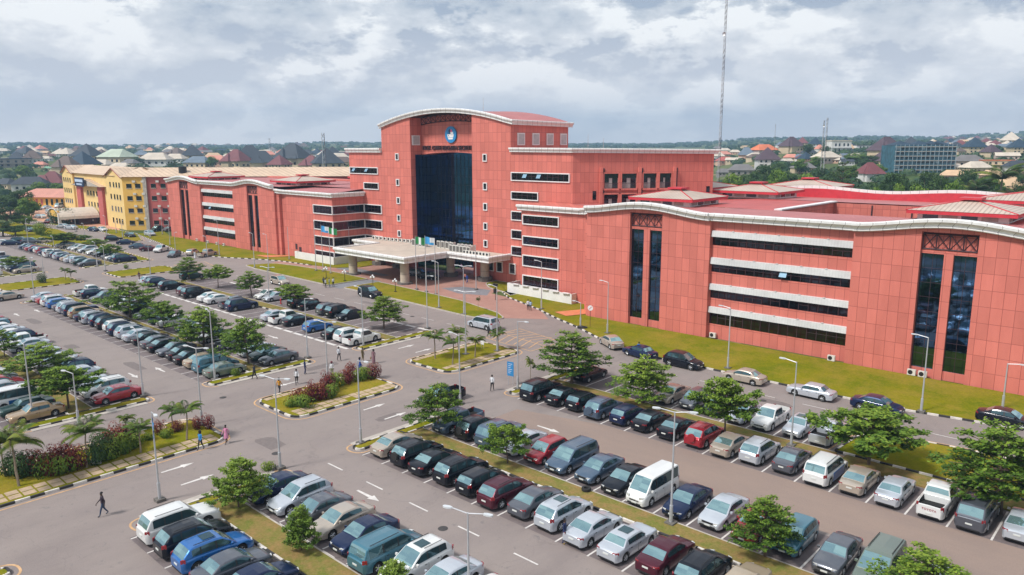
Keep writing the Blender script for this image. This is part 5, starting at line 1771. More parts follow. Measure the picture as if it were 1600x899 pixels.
def broad_tree(seed, H, Rr, m=None, h0=.3, leaf=.5, n=26, per=120):
    r_ = random.Random(seed)
    tb = MB(); lb = LB(seed)
    limb(tb, (0, 0, -.2), (0, 0, H * .6), .035 * H, .02 * H, rng=r_, k=3)
    for i in range(n):
        u, v = r_.uniform(-1, 1), r_.uniform(0, 6.28)
        q = math.sqrt(1 - u * u)
        rr = r_.random() ** .4
        c_ = Vector((q * math.cos(v) * Rr * rr * .85, q * math.sin(v) * Rr * rr * .85, H * (h0 + 1) / 2 + u * H * (1 - h0) / 2 * rr * .85))
        if i < 9: limb(tb, (0, 0, H * r_.uniform(.25, .5)), c_, .012 * H, .004 * H, rng=r_, k=2)
        cr = Rr * r_.uniform(.22, .42)
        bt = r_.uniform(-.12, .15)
        for _ in range(per):
            d = Vector((r_.gauss(0, 1), r_.gauss(0, 1), r_.gauss(0, .8))).normalized()
            p = c_ + Vector((d.x * cr, d.y * cr, d.z * cr * .62)) * r_.uniform(.7, 1.05)
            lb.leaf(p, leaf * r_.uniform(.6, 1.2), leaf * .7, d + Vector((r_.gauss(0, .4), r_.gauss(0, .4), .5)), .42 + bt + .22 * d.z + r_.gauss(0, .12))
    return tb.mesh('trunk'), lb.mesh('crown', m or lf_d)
def palm(seed, H, fl=1.9, nf=14, droop=.9, thick=.13):
    r_ = random.Random(seed)
    tb = MB(); lb = LB(seed)
    lean = Vector((r_.uniform(-.2, .2), r_.uniform(-.2, .2), H))
    limb(tb, (0, 0, -.1), lean, thick, thick * .6, mat('palm_trunk', (0.24, 0.19, 0.14), .9, var=.3, scale=8), k=5, rng=r_)
    tb.bar(lean, lean + Vector((0, 0, .45)), thick * .62, mat('palm_crownshaft', (0.10, 0.16, 0.03), .6), 7, .04)
    top = lean + Vector((0, 0, .4))
    for k in range(nf):
        a = k * 2.4 + r_.uniform(-.2, .2)
        el = r_.uniform(.25, 1.15)
        L_ = fl * r_.uniform(.85, 1.1)
        pr_ = top
        ns = 16
        tn = r_.uniform(.2, .75)
        for i in range(1, ns + 1):
            t = i / ns
            e_ = el - t * t * droop * 2.0
            st_ = Vector((math.cos(a) * math.cos(e_), math.sin(a) * math.cos(e_), math.sin(e_))) * L_ / ns
            p = pr_ + st_
            tb.bar(pr_, p, .018, bark, 4)
            side = Vector((-math.sin(a), math.cos(a), 0))
            w_ = fl * .27 * math.sin(math.pi * min(1, t * .9 + .12)) + .05
            for sg in (1, -1):
                for q in (0, .5):
                    c_ = pr_.lerp(p, q)
                    dd = (side * sg + st_.normalized() * .55 + Vector((0, 0, -.45))).normalized()
                    lb.leaf(c_ + dd * w_ * .5, w_, .15, Vector((0, 0, 1)) + side * sg * .4, tn + r_.gauss(0, .1), dd)
            pr_ = p
    return tb.mesh('trunk'), lb.mesh('crown', lf_p)
def bush(seed, Rr, H, m, n=700, leaf=.16):
    lb = LB(seed); r_ = lb.r
    cs = [(Vector((r_.uniform(-.5, .5) * Rr, r_.uniform(-.5, .5) * Rr, H * r_.uniform(.35, .65))), r_.uniform(.4, .7)) for _ in range(6)]
    for _ in range(n):
        c_, s_ = r_.choice(cs)
        d = Vector((r_.gauss(0, 1), r_.gauss(0, 1), r_.gauss(0, 1))).normalized()
        p = c_ + Vector((d.x * Rr * s_, d.y * Rr * s_, d.z * H * .5))
        p.z = max(.05, p.z)
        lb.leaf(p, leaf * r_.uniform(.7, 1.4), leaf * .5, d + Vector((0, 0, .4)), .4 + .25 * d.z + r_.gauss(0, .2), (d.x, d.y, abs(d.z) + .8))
    return lb.mesh('foliage', m)
def plant(name, meshes, names, x_, y, z, s, rz_, label, cat, group=None, sz=None):
    o = thing(name, label, cat, (x_, y, z), rz_, group)
    o.scale = (s, s, sz or s)
    for me, nm in zip(meshes, names):
        link(nm, me, o)
    return o
TC = ('trunk', 'crown')
T_A = [tiered_tree(11, 5.6, 3.3, 7, .30, .31, 2.9), tiered_tree(12, 5.2, 3.6, 6, .34, .31, 2.9), tiered_tree(13, 6.0, 3.0, 8, .28, .30, 2.9)]
T_F = [tiered_tree(21, 4.6, 3.8, 5, .52, .34, 4.0, rise=.02), tiered_tree(22, 4.4, 3.6, 5, .46, .34, 3.6, rise=.16)]
T_Y = [tiered_tree(31, 4.2, 2.1, 8, .22, .30, 3.4, lf_y), tiered_tree(32, 4.6, 3.4, 7, .30, .32, 3.2, lf_y)]
T_S = [tiered_tree(41, 4.6, 2.7, 6, .36, .30, 2.4, lf_g)]
G_T = 'layered shade trees in the car park verges'
TREES = [  # trunk foot in the photo, crown span in px, top py, mesh, label
    (373, 795, 96, 703, T_Y[1], 'bright green tree beside the teal minivan row, lower left verge'),
    (471, 862, 62, 776, T_Y[0], 'small yellowish tree over the white beige sedan, lower left verge'),
    (618, 925, 62, 868, T_Y[0], 'small tree top cut off by bottom edge of photo'),
    (685, 678, 98, 590, T_A[1], 'spreading tree beside the black pickup at crossing'),
    (793, 726, 88, 655, T_F[1], 'thin low tree over the silver sedan, middle verge left end'),
    (893, 601, 124, 509, T_A[0], 'largest tree beside the striped box marking'),
    (1005, 631, 112, 549, T_A[2], 'tree between disabled bays and silver sedan, upper right verge'),
    (1133, 692, 120, 578, T_F[0], 'flat topped tree over silver cars, upper right verge'),
    (1357, 728, 180, 628, T_F[0], 'wide flat tree behind the white and blue minivan'),
    (1563, 803, 196, 645, T_A[0], 'big tree at the right edge of the photo'),
    (1195, 872, 124, 765, T_A[2], 'dense tree beside the teal hatchback, middle verge'),
    (1445, 960, 190, 852, T_A[1], 'tree cut by the bottom right edge of photo'),
    (600, 514, 78, 457, T_A[0], 'round layered tree above the white pickup end row'),
    (457, 480, 60, 440, T_F[0], 'small flat tree behind white blue pickup, by red hydrant'),
    (393, 463, 60, 420, T_S[0], 'sparse young tree in the upper left verge'),
    (341, 450, 52, 411, T_F[0], 'umbrella shaped tree in the upper left verge beside empty bays'),
    (296, 438, 54, 398, T_A[1], 'dark tree with green car below, upper left verge'),
    (203, 497, 110, 433, T_A[1], 'widest tree behind the long left row, left one'),
    (257, 517, 76, 468, T_F[1], 'second tree from left behind the long left row'),
    (319, 545, 100, 474, T_A[0], 'third tree from left behind the long left row'),
    (389, 570, 104, 488, T_S[0], 'dark tree over the grey sedan at end of left lot'),
    (65, 590, 116, 532, T_A[1], 'dark tree left of the lamp in left edge verge'),
    (108, 640, 122, 565, T_F[0], 'broad light green tree by the tan older sedan'),
    (8, 560, 60, 510, T_A[1], 'tree at left edge beside the white pickup'),
    (104, 386, 84, 362, T_F[0], 'flat wide tree over far left lot'),
    (172, 404, 46, 380, T_F[1], 'small tree in far left lot, right one'),
    (25, 423, 52, 399, T_F[1], 'low tree in far left lot, left one'),
    (150, 388, 40, 372, T_F[0], 'small flat tree at top end of far left lot')]
for i, (px_, py_, wpx, top_, T, lb_) in enumerate(TREES):
    p = at(px_, py_)
    dd = Vector((p.x, p.y, -H_CAM)).dot(FW)
    me_w = max(v.co.x for v in T[1].vertices) - min(v.co.x for v in T[1].vertices)
    me_h = max(v.co.z for v in T[1].vertices)
    s_ = wpx * dd / F_PX / me_w
    hz_ = p.length / 1.0
    zt = (py_ - top_) * dd / F_PX / math.cos(PITCH)
    # height seen from above: subtract the crown depth that shows
    szz = max(.45, (zt * 0.93) / me_h)
    o = plant('shade_tree', T, TC, p.x, p.y, 0.02, s_, i * 1.3, lb_, 'tree', G_T, szz)
    o.rotation_euler = (R(3.5 * math.sin(i * 2.3)), R(3.5 * math.cos(i * 1.7)), i * 1.3)
# palms
P_M = [palm(51, 3.0, 2.6), palm(52, 3.4, 2.6), palm(53, 2.6, 2.3), palm(54, 3.9, 3.2, 15)]
PALMS = [(680, 562, 515, 0, 'palm at left end of the palm island'), (707, 572, 523, 1, 'palm nearest the kerb on the palm island'), (717, 552, 508, 1, 'palm at the rear of the palm island'), (742, 560, 521, 2, 'palm in the middle of the palm island'), (779, 548, 512, 2, 'palm at right end of the palm island'),
         (30, 762, 660, 3, 'large palm at left edge beside hedge'), (8, 745, 668, 3, 'palm cut off by the left edge of photo'), (136, 733, 652, 3, 'tall palm in the red hedge'), (220, 710, 655, 0, 'palm between hedge and lamp pole on left island'), (197, 680, 644, 2, 'small palm behind the hedge end on left island'),
         (292, 690, 625, 1, 'palm nearest the path walkers on left island'), (270, 673, 629, 0, 'palm beside the lamp at end of left island'), (111, 441, 420, 2, 'small palm on the far left island, right one'), (103, 438, 418, 0, 'thin palm on the far left island, left one'),
         (829, 600, 550, 2, 'young palm beside the black SUV and big tree'), (747, 486, 460, 2, 'young palm on the lawn before canopy')]
for i, (px_, py_, top_, k, lb_) in enumerate(PALMS):
    p = at(px_, py_)
    dd = Vector((p.x, p.y, -H_CAM)).dot(FW)
    me_h = max(v.co.z for v in P_M[k][1].vertices)
    s_ = (py_ - top_) * dd / F_PX / math.cos(PITCH) / me_h * .95
    if i >= 14: s_ *= .9
    o = plant('palm_tree', P_M[k], TC, p.x, p.y, .13, s_, i * 2.1, lb_, 'palm tree', 'palm trees on the islands and lawns')
    if i >= 14: o.scale = (s_ * .45, s_ * .45, s_)
# shrubs of the island hedges
B_R = [bush(61, .9, 1.3, lf_r, 900), bush(62, .8, 1.5, lf_r, 900)]
B_G = [bush(63, .85, 1.1, lf_h, 800), bush(64, .7, .9, lf_h, 700), bush(65, .9, 1.4, lf_d, 900)]
def shrub(k, x_, y, s_, lb_, z=.13):
    me = (B_R + B_G)[k]
    o = link('shrub', me, None, (x_, y, z), random.uniform(0, 6))
    o.scale = (s_, s_, s_ * random.uniform(.9, 1.15))
    tag(o, lb_, 'shrub', 'red and green shrubs planted on the road islands')
SH1 = [(466, 632, 0), (478, 640, 2), (487, 628, 1), (500, 627, 0), (512, 612, 1), (520, 622, 2), (508, 618, 0), (530, 606, 2), (542, 600, 0), (551, 594, 1), (562, 596, 2), (575, 594, 2), (585, 592, 0), (459, 636, 3)]
for i, (px_, py_, k) in enumerate(SH1):
    p = at(px_, py_); shrub(k, p.x, p.y, 1.15, '%s shrub, %s planted along the central island hedge' % ('dark red' if k < 2 else 'yellow green', ordn(i)))
SH2 = [(20, 744, 4), (38, 748, 4), (55, 742, 0), (70, 745, 2), (82, 742, 0), (95, 738, 1), (105, 742, 2), (118, 735, 0), (150, 728, 4), (160, 716, 4), (168, 722, 2), (175, 706, 0), (188, 700, 1), (185, 712, 2), (203, 694, 4), (205, 704, 3), (230, 690, 3), (252, 681, 1), (262, 686, 3), (278, 676, 0), (312, 673, 1), (326, 672, 1)]
for i, (px_, py_, k) in enumerate(SH2):
    p = at(px_, py_); shrub(k, p.x, p.y, 1.35 if px_ < 210 else .75, '%s shrub, %s from the left on the left island' % ('dark red' if k < 2 else 'green', ordn(i)))
for px_, py_, s_, k, lb_ in ((66, 443, 1.3, 4, 'round dark shrub by lamp on the far left island'), (370, 588, .8, 3, 'bright green bush at end cap beside grey green sedan'), (66, 368, 3.2, 2, 'large rounded bright bush at far left lawn'), (90, 350, 3.4, 4, 'clipped dark green shrub left of yellow building porch, left one'), (104, 352, 3.6, 4, 'clipped dark green shrub left of yellow building porch, right one'), (157, 342, 2.2, 4, 'clipped shrub right of yellow building porch'), (418, 737, .8, 3, 'bright bush at end of lower left verge'), (198, 420, .8, 3, 'yellow green bush beside dark blue SUV in far lot')):
    p = at(px_, py_); shrub(k, p.x, p.y, s_, lb_, .05)
# ------------------------------------------------------------------ lamps, flagpoles, masts
def lamp_post(px_, py_, top_, arms, label, lean=(0, 0), extra=None, dirs=None):
    p = at(px_, py_)
    dd = Vector((p.x, p.y, -H_CAM)).dot(FW)
    # height from the photo
    d = ray(px_, top_)
    t = math.hypot(p.x, p.y) / math.hypot(d.x, d.y)
    h_ = H_CAM + d.z * t
    r = thing('street_lamp', label, 'street lamp', (p.x, p.y, .0), 0, 'street lamps round the car park')
    m = MB(); m.bar((0, 0, .2), (0, 0, h_), .085, steel, 8, .045); m.bar((0, 0, .2), (0, 0, 1.4), .12, steel, 8, .12); m.build('pole', r)
    m = MB(); m.box(-.32, .32, -.32, .32, 0, .22, concd); m.build('plinth', r)
    for a in (dirs or [180] if arms == 1 else dirs or [200, 20]):
        a = R(a)
        e_ = Vector((math.cos(a) * .95, math.sin(a) * .95, h_ + .10))
        m = MB(); m.bar((0, 0, h_ - .05), e_, .035, steel, 6); m.build('arm', r)
        m = MB()
        u = Vector((math.cos(a), math.sin(a))); v = Vector((-u.y, u.x)); c2 = Vector((e_.x, e_.y))
        m.prism([tuple(c2 - v * .07), tuple(c2 + u * .20 - v * .13), tuple(c2 + u * .48 - v * .10), tuple(c2 + u * .55), tuple(c2 + u * .48 + v * .10), tuple(c2 + u * .20 + v * .13), tuple(c2 + v * .07)], h_ + .05, h_ + .14, lampw)
        m.build('lamp_head', r)
    return r, h_
LAMPS = [(250, 783, 642, 1, 'tall lamp post on left road with torn blue banner', [-10]), (438, 733, 591, 2, 'lamp post left of the silver SUV by crossing', None), (564, 694, 563, 1, 'lamp post at kerb corner beside the beige sedan', [0]),
         (52, 658, 536, 1, 'lamp post beside the tan older sedan', [180]), (123, 664, 582, 1, 'lamp post at kerb below the broad light green tree', [200]), (224, 620, 515, 1, 'lamp post at end cap beside the red sedan', [180]), (316, 665, 543, 2, 'lamp post at right tip of left island', None),
         (336, 594, 487, 1, 'lamp post beside grey green sedan at end of long left row', [170]), (226, 479, 440, 1, 'lamp post in the widest tree crown', [180]), (54, 466, 402, 1, 'lamp post at left end of long left row', [0]), (70, 443, 399, 1, 'lamp post behind round shrub on far left island', [180]),
         (152, 417, 379, 1, 'lamp post at end cap of far left long row', [180]), (165, 424, 386, 1, 'lamp post next to blue grey sedan on far left row', [180]), (236, 436, 377, 1, 'tall lamp post on the grass island with dark green car', [0]), (45, 387, 342, 1, 'lamp post at left end of far left row', [0]), (86, 402, 370, 1, 'lamp post in long far left row', [180]),
         (119, 362, 336, 1, 'lamp post by the porch of yellow building', [180]), (133, 376, 350, 1, 'lamp post before the yellow building corner', [180]), (167, 368, 338, 1, 'lamp post on grass in front of yellow wall, left one', [180]), (182, 365, 345, 1, 'lamp post on grass in front of yellow wall, middle one', [0]), (192, 372, 345, 1, 'lamp post on grass in front of yellow wall, right one', [0]),
         (235, 372, 326, 1, 'lamp post before the dark red wing', [180]), (254, 367, 326, 1, 'lamp post at corner of left pink wing', [180]), (266, 384, 345, 1, 'lamp post on grass below left pink corner', [180]), (275, 399, 363, 1, 'black topped lamp post beside champagne pickup', [0]), (324, 402, 370, 1, 'lamp post on kerb below the left sun hoods', [180]), (343, 400, 345, 1, 'taller lamp post at kerb below left sun hoods', [180]),
         (398, 419, 365, 1, 'lamp post at left tip of entrance lawn', [180]), (420, 424, 367, 1, 'lamp post on the entrance lawn left end', [180]), (421, 472, 418, 2, 'lamp post at end of the red hydrant verge', None), (481, 560, 466, 1, 'lamp post at kerb beside the grey sedan', [10]), (512, 590, 503, 2, 'lamp post between walkers by central island', None),
         (568, 541, 450, 1, 'lamp post right of the white pickup row end', [180]), (668, 514, 431, 1, 'lamp post at tip of verge before the canopy', [0]), (686, 482, 410, 1, 'lamp post on lawn B near the flagpoles', [180]), (725, 492, 416, 2, 'lamp post on lawn left of the young palm', None), (728, 555, 456, 2, 'lamp post in the middle of the palm island', None),
         (777, 550, 448, 1, 'lamp post beside right palm of palm island', [180]), (719, 632, 524, 1, 'lamp post at kerb corner of palm island', [180]), (809, 609, 502, 1, 'lamp post beside the blue notice board', [0]), (846, 484, 409, 1, 'lamp post on grass before the low white wall', [180]), (907, 512, 473, 1, 'short lamp post by the orange ramp', [180]),
         (949, 522, 441, 1, 'lamp post on lawn below terracotta wall near ramp', [180]), (1137, 577, 481, 1, 'lamp post on kerb behind flat topped tree', [180]), (1236, 698, 565, 1, 'lamp post between silver sedan and silver pickup', [180]), (1439, 645, 526, 1, 'lamp post in front of the right tall windows', [180]), (1566, 640, 567, 1, 'lamp post with square head at right edge of lawn', [0]),
         (1048, 820, 643, 2, 'large lamp post in middle verge beside navy sedan', [200, 20]), (733, 952, 801, 2, 'double armed lamp post at bottom edge of photo', [200, 20])]
ins = {}
for a in LAMPS:
    r, h_ = lamp_post(a[0], a[1], a[2], a[3], a[4].replace('lawn B', 'entrance lawn'), dirs=a[5])
    ins[a[0]] = (r, h_)
r, h_ = ins[250]
bn = MB()
cblue = mat('banner_blue', (0.01, 0.16, 0.38), .7)
for i in range(5):
    z0 = h_ - .3 - i * .32
    bn.face([(0.06, -.05, z0), (.45 - .05 * i, -.1 + .05 * (i % 2), z0 - .1), (.38 - .05 * i, -.12, z0 - .4), (0.03, -.03, z0 - .36)], cblue if i % 3 else navy)
tag(bn.build('banner', loc=(r.location.x, r.location.y, 0)), 'torn blue cloth banner hanging from the tall lamp post', 'banner')
# globe lamps before the canopy
glm = mat('globe_glass', (0.75, 0.76, 0.78), .3, var=0)
for i, (px_, py_, top_) in enumerate(((510, 436, 418), (539, 440, 423), (583, 451, 431), (618, 457, 437))):
    p = at(px_, py_); d = ray(px_, top_); t = math.hypot(p.x, p.y) / math.hypot(d.x, d.y); h_ = H_CAM + d.z * t
    r = thing('garden_lamp', 'black garden lamp with white globes before the canopy, %s from the left' % ordn(i), 'garden lamp', (p.x, p.y, .1), 0, 'globe lamps on the entrance lawns')
    m = MB(); m.bar((0, 0, 0), (0, 0, h_ - .3), .06, black, 7, .04); m.box(-.2, .2, -.2, .2, 0, .12, black)
    for k in range(3):
        a = k * 2.09; m.bar((0, 0, h_ - .6), (math.cos(a) * .33, math.sin(a) * .33, h_ - .55), .025, black, 5)
    m.build('pole', r)
    for k in range(4):
        a = k * 2.09; c_ = (math.cos(a) * .33, math.sin(a) * .33, h_ - .38) if k < 3 else (0, 0, h_ - .1)
        m = MB(); m.lathe([(0.01, -.19)] + [(.19 * math.sin(math.pi * j / 6), -.19 * math.cos(math.pi * j / 6)) for j in range(1, 6)] + [(0.01, .19)], glm, c_, 10); m.build('globe', r, smooth=3)
fg, fw_, fb_ = mat('flag_green', (0.02, 0.22, 0.06), .7, var=0), mat('flag_white', (0.70, 0.72, 0.74), .7, var=0), mat('flag_blue', (0.05, 0.30, 0.62), .7, var=0)
FP = [(494, 424, 347, None, 'bare flagpole left of two flags, left entrance lawn'), (505, 425, 352, 'b', 'flagpole flying the blue and white flag, left entrance lawn'), (517, 428, 355, 'g', 'flagpole flying green white green flag, left entrance lawn'), (452, 406, 355, None, 'bare steel pole at kerb by the left door'),
      (651, 453, 369, 'g', 'flagpole flying green white green flag in front of canopy'), (666, 457, 369, 'b', 'flagpole flying blue and white flag in front of canopy'), (681, 461, 373, None, 'bare flagpole right of the two flags before canopy'), (744, 453, 383, None, 'bare flagpole at right corner of canopy'), (547, 410, 355, None, 'bare pole behind left canopy corner')]
for px_, py_, top_, fk, lb_ in FP:
    p = at(px_, py_); d = ray(px_, top_); t = math.hypot(p.x, p.y) / math.hypot(d.x, d.y); h_ = H_CAM + d.z * t
    r = thing('flagpole', lb_, 'flagpole', (p.x, p.y, .05), 0, 'flagpoles at the entrance')
    m = MB(); m.bar((0, 0, 0), (0, 0, h_), .09, steel, 8, .045); m.build('pole', r)
    m = MB(); m.lathe([(.35, 0), (.35, .18), (0.01, .2)], concd, n=10); m.build('plinth', r)
    if fk:
        m = MB(); n_ = 9
        for i in range(n_):
            x0, x1 = 1.9 * i / n_, 1.9 * (i + 1) / n_
            y0, y1 = .16 * math.sin(i * .9), .16 * math.sin((i + 1) * .9)
            z = lambda x_: h_ - .15 - .10 * x_
            for j in range(3):
                za, zb = j / 3, (j + 1) / 3
                mm_ = (fg if i < 3 or i >= 6 else fw_) if fk == 'g' else (fb_ if (i / 9 < .3 + .25 * j) or j == 0 and i < 5 else fw_)
                m.face([(x0, y0, z(x0) - 1.25 * za), (x0, y0, z(x0) - 1.25 * zb), (x1, y1, z(x1) - 1.25 * zb), (x1, y1, z(x1) - 1.25 * za)], mm_)
        tag(m.build('flag', loc=(p.x + .05, p.y, .05), rz=R(15)), ('green, white and green' if fk == 'g' else 'blue and white') + (' flag on pole over left lawn' if px_ < 600 else ' flag before the canopy'), 'flag')
# blue notice board, signs, hydrant, tyres, barrier
def sign(px_, py_, h_, w_, hh, m_, label, name='sign'):
    p = at(px_, py_)
    r = thing(name, label, 'sign', (p.x, p.y, .03), R(10))
    q = MB(); q.bar((-w_ * .35, 0, 0), (-w_ * .35, 0, h_), .03, steel, 5); q.bar((w_ * .35, 0, 0), (w_ * .35, 0, h_), .03, steel, 5); q.build('post', r)
    q = MB(); q.box(-w_ / 2, w_ / 2, -.06, -.032, h_ - hh, h_ + .05, m_); o = q.build('board', r)
    return r
r = sign(798, 602, 2.5, .8, 1.5, mat('notice_blue', (0.02, 0.20, 0.46), .5, var=0), 'tall blue notice board by the black SUV end row')
q = MB()
for i in range(6): q.box(-.26, .22 - .1 * (i % 3), -.068, -.062, 2.3 - i * .2, 2.34 - i * .2, wht)
q.build('lettering_line', r)
sign(754, 546, 1.2, .5, .6, wht, 'small white notice on the palm island')
p = at(922, 512)
r = thing('traffic_sign', 'round white and red traffic sign on lawn by the ramp', 'sign', (p.x, p.y, .1), R(20))
q = MB(); q.bar((0, 0, 0), (0, 0, 2.6), .03, dfr, 5); q.build('post', r)
q = MB(); q.lathe([(0.01, -.04), (.38, -.04), (.38, -.02)], wht, (0, 0, 2.7), 18, 'y'); q.bar((-.2, -.05, 2.5), (.2, -.05, 2.9), .03, mat('sign_red', (.5, .02, .02), .5, var=0), 4); q.build('disc', r)
p = at(439, 476)
q = MB(); q.lathe([(.16, 0), (.16, .1), (.10, .12), (.10, .75), (.13, .8), (.02, .95)], mat('hydrant_red', (.45, .01, .02), .4, var=0), n=10); q.bar((-.22, 0, .6), (.22, 0, .6), .05, mat('hydrant_red', (.45, .01, .02)), 6)
tag(q.build('fire_hydrant', loc=(p.x, p.y, .1)), 'red fire hydrant on the verge under small flat tree', 'fire hydrant')
tb_ = MB(); tb_.lathe([(.18, -.1), (.33, -.12), (.36, -.06), (.36, .06), (.33, .12), (.18, .1), (.18, -.1)], tyre, n=18)
tym = tb_.mesh('tyre', .7)
for i, (px_, py_, s_, lb_) in enumerate(((916, 769, 1.0, 'loose black tyre on the middle verge behind silver SUV'), (907, 513, 1.3, 'black tyre at foot of the short lamp post by ramp'), (913, 514, 1.2, 'second black tyre at foot of short lamp post'))):
    p = at(px_, py_); o = link('tyre', tym, None, (p.x, p.y, .24 if i == 0 else .14)); o.scale = (s_,) * 3
    tag(o, lb_, 'tyre')
p = at(524, 414)
r = thing('road_barrier', 'red and white plastic barrier on brick drive left of canopy', 'barrier', (p.x, p.y, .02), R(10))
q = MB(); rdm = mat('sign_red', (.5, .02, .02))
q.box(-.8, .8, -.12, .12, .5, .75, wht); q.build('board', r)
q = MB()
for a in (-.6, .6): q.box(a - .08, a + .08, -.3, .3, 0, .12, rdm); q.box(a - .05, a + .05, -.05, .05, .12, .9, rdm)
q.build('leg', r)
q = MB()
q.box(-.25, .25, -.2, .2, 0, 1.0, concd); p = at(772, 437); 
tag(q.build('waste_bin', loc=(p.x, p.y, .02)), 'dark bin at foot of the right canopy column', 'bin')
p = at(776, 453)
r = thing('floodlight_post', 'black floodlight cluster on a post at lawn edge by white wall', 'floodlight', (at(774, 470).x, at(774, 470).y, .1))
q = MB(); q.bar((0, 0, 0), (0, 0, 2.6), .05, black, 6); q.build('post', r)
q = MB(); q.box(-.45, -.05, -.15, .15, 2.3, 2.75, black); q.box(.05, .45, -.15, .15, 2.3, 2.75, black); q.box(-.3, .1, -.15, .2, 1.2, 1.9, black); q.build('floodlight', r)
p = at(151, 725)
q = MB(); q.prism([(-.45, -.3), (.4, -.35), (.5, .2), (-.1, .4), (-.5, .15)], 0, [.12, .25, .1, .3, .2], wht)
tag(q.build('stone', loc=(p.x, p.y, .13)), 'white painted stone on grass beside the tall palm', 'stone')
p = at(212, 553)
# ------------------------------------------------------------------ people
SK = [(0.07, 0.032, 0.018), (0.05, 0.024, 0.015)]
def pmat(name, c_): return mat('cloth_' + name, c_, .8, var=.12, scale=9)
def person(px_, py_, h_, head, pose, top, bottom, label, hair='short', skirt=False, sleeves=True, extra=None, shoes=(0.015, 0.012, 0.012)):
    """one continuous skinned body with regions of cloth; hair, hands' fingers and bags as children"""
    p = at(px_, py_)
    sk = mat('skin_%d' % (len(label) % 2), SK[len(label) % 2], .5, var=0)
    mt, mbm, ms_ = pmat(top[0], top[1]), pmat(bottom[0], bottom[1]), mat('shoe_%.3f' % shoes[0], shoes, .6, var=0)
    st_ = {'walk': .24, 'walk2': -.22, 'stand': .03}[pose]
    arm = st_ * .8
    V = {}
    pts, eds, rad = [], [], []
    def a(nm, x_, y, z, r_, par=None):
        V[nm] = len(pts); pts.append((x_, y, z)); rad.append(r_)
        if par: eds.append((V[par], V[nm]))
    a('pel', 0, 0, .93, .125)
    a('waist', 0, 0, 1.08, .115, 'pel'); a('chest', 0, 0, 1.30, .135, 'waist'); a('ub', -.01, 0, 1.43, .10, 'chest'); a('neck', .0, 0, 1.51, .05, 'ub')
    a('jaw', .025, 0, 1.585, .068, 'neck'); a('head', .01, 0, 1.67, .088, 'jaw'); a('crown', .0, 0, 1.735, .055, 'head')
    for s, sg in (('l', 1), ('r', -1)):
        q = st_ * sg
        a('hip' + s, 0, .09 * sg, .88, .098, 'pel')
        a('kn' + s, .5 * q + .03, .095 * sg, .50, .064, 'hip' + s)
        a('an' + s, q - (.08 if q < 0 else -.0), .10 * sg, .10 + (.05 if q < -.1 else 0), .04, 'kn' + s)
        a('to' + s, q + .15 - (.06 if q < 0 else 0), .11 * sg, .045, .038, 'an' + s)
        a('sh' + s, -.01, .175 * sg, 1.42, .062, 'ub')
        a('el' + s, -.03 - arm * .5 * sg, .235 * sg, 1.15, .045, 'sh' + s)
        a('wr' + s, .10 - arm * sg, .24 * sg, .93, .030, 'el' + s)
        a('pm' + s, .13 - arm * 1.15 * sg, .235 * sg, .86, .033, 'wr' + s)
    me = bpy.data.meshes.new('person')
    me.from_pydata(pts, eds, [])
    o = bpy.data.objects.new('person', me)
    col.objects.link(o)
    md = o.modifiers.new('s', 'SKIN')
    for i, r_ in enumerate(rad):
        me.skin_vertices[0].data[i].radius = (r_, r_ * (1.25 if i in (1, 2) else (1.1 if i == 0 else 1)))
    me.skin_vertices[0].data[0].use_root = True
    sb_ = o.modifiers.new('u', 'SUBSURF'); sb_.levels = 1; sb_.render_levels = 1
    dg = bpy.context.evaluated_depsgraph_get()
    m2 = bpy.data.meshes.new_from_object(o.evaluated_get(dg))
    bpy.data.objects.remove(o)
    m2.materials.clear()
    for m in (sk, mt, mbm, ms_): m2.materials.append(m)
    for f in m2.polygons:
        c_ = f.center
        i = 0
        if c_.z > 1.49 and abs(c_.y) < .12: i = 0
        elif c_.z > .97 and abs(c_.y) < .19: i = 1
        elif c_.z > 1.18 or (sleeves and abs(c_.y) >= .19 and c_.z > .96): i = 1 if abs(c_.y) < .3 else 0
        elif abs(c_.y) >= .195 and c_.z > .8: i = 0
        elif c_.z > .09: i = 2 if not skirt or c_.z > .55 else 0
        else: i = 3
        f.material_index = i
    m2.shade_smooth()
    s_ = h_ / 1.79
    root = link('person', m2, None, (p.x, p.y, .0), R(head))
    root.scale = (s_,) * 3
    tag(root, label, 'person')
    hm = mat('hair_black', (0.008, 0.007, 0.007), .8, var=0) if hair != 'maroon' else mat('hair_maroon', (0.12, 0.015, 0.03), .8, var=0)
    q = MB(); R0 = .098 if hair == 'short' else .13
    q.lathe([(R0 * math.cos(t), R0 * 1.05 * math.sin(t)) for t in (-.15, .1, .4, .8, 1.2, 1.5)], hm, (-.012, 0, 1.685), 12)
    if hair != 'short': q.lathe([(.05, -.18), (.11, -.1), (.13, 0), (.1, .08)], hm, (-.045, 0, 1.66), 10)
    q.build('hair', root, smooth=2)
    # face
    q = MB()
    q.bar((.095, 0, 1.67), (.118, 0, 1.635), .012, sk, 5)
    q.box(.085, .096, -.038, -.018, 1.668, 1.682, wht); q.box(.085, .096, .018, .038, 1.668, 1.682, wht)
    q.box(.085, .098, -.025, .025, 1.597, 1.606, mat('lip', (.10, .03, .03), .6, var=0))
    for sg in (1, -1): q.bar((0, sg * .086, 1.64), (0, sg * .098, 1.68), .016, sk, 5)
    q.build('face', root)
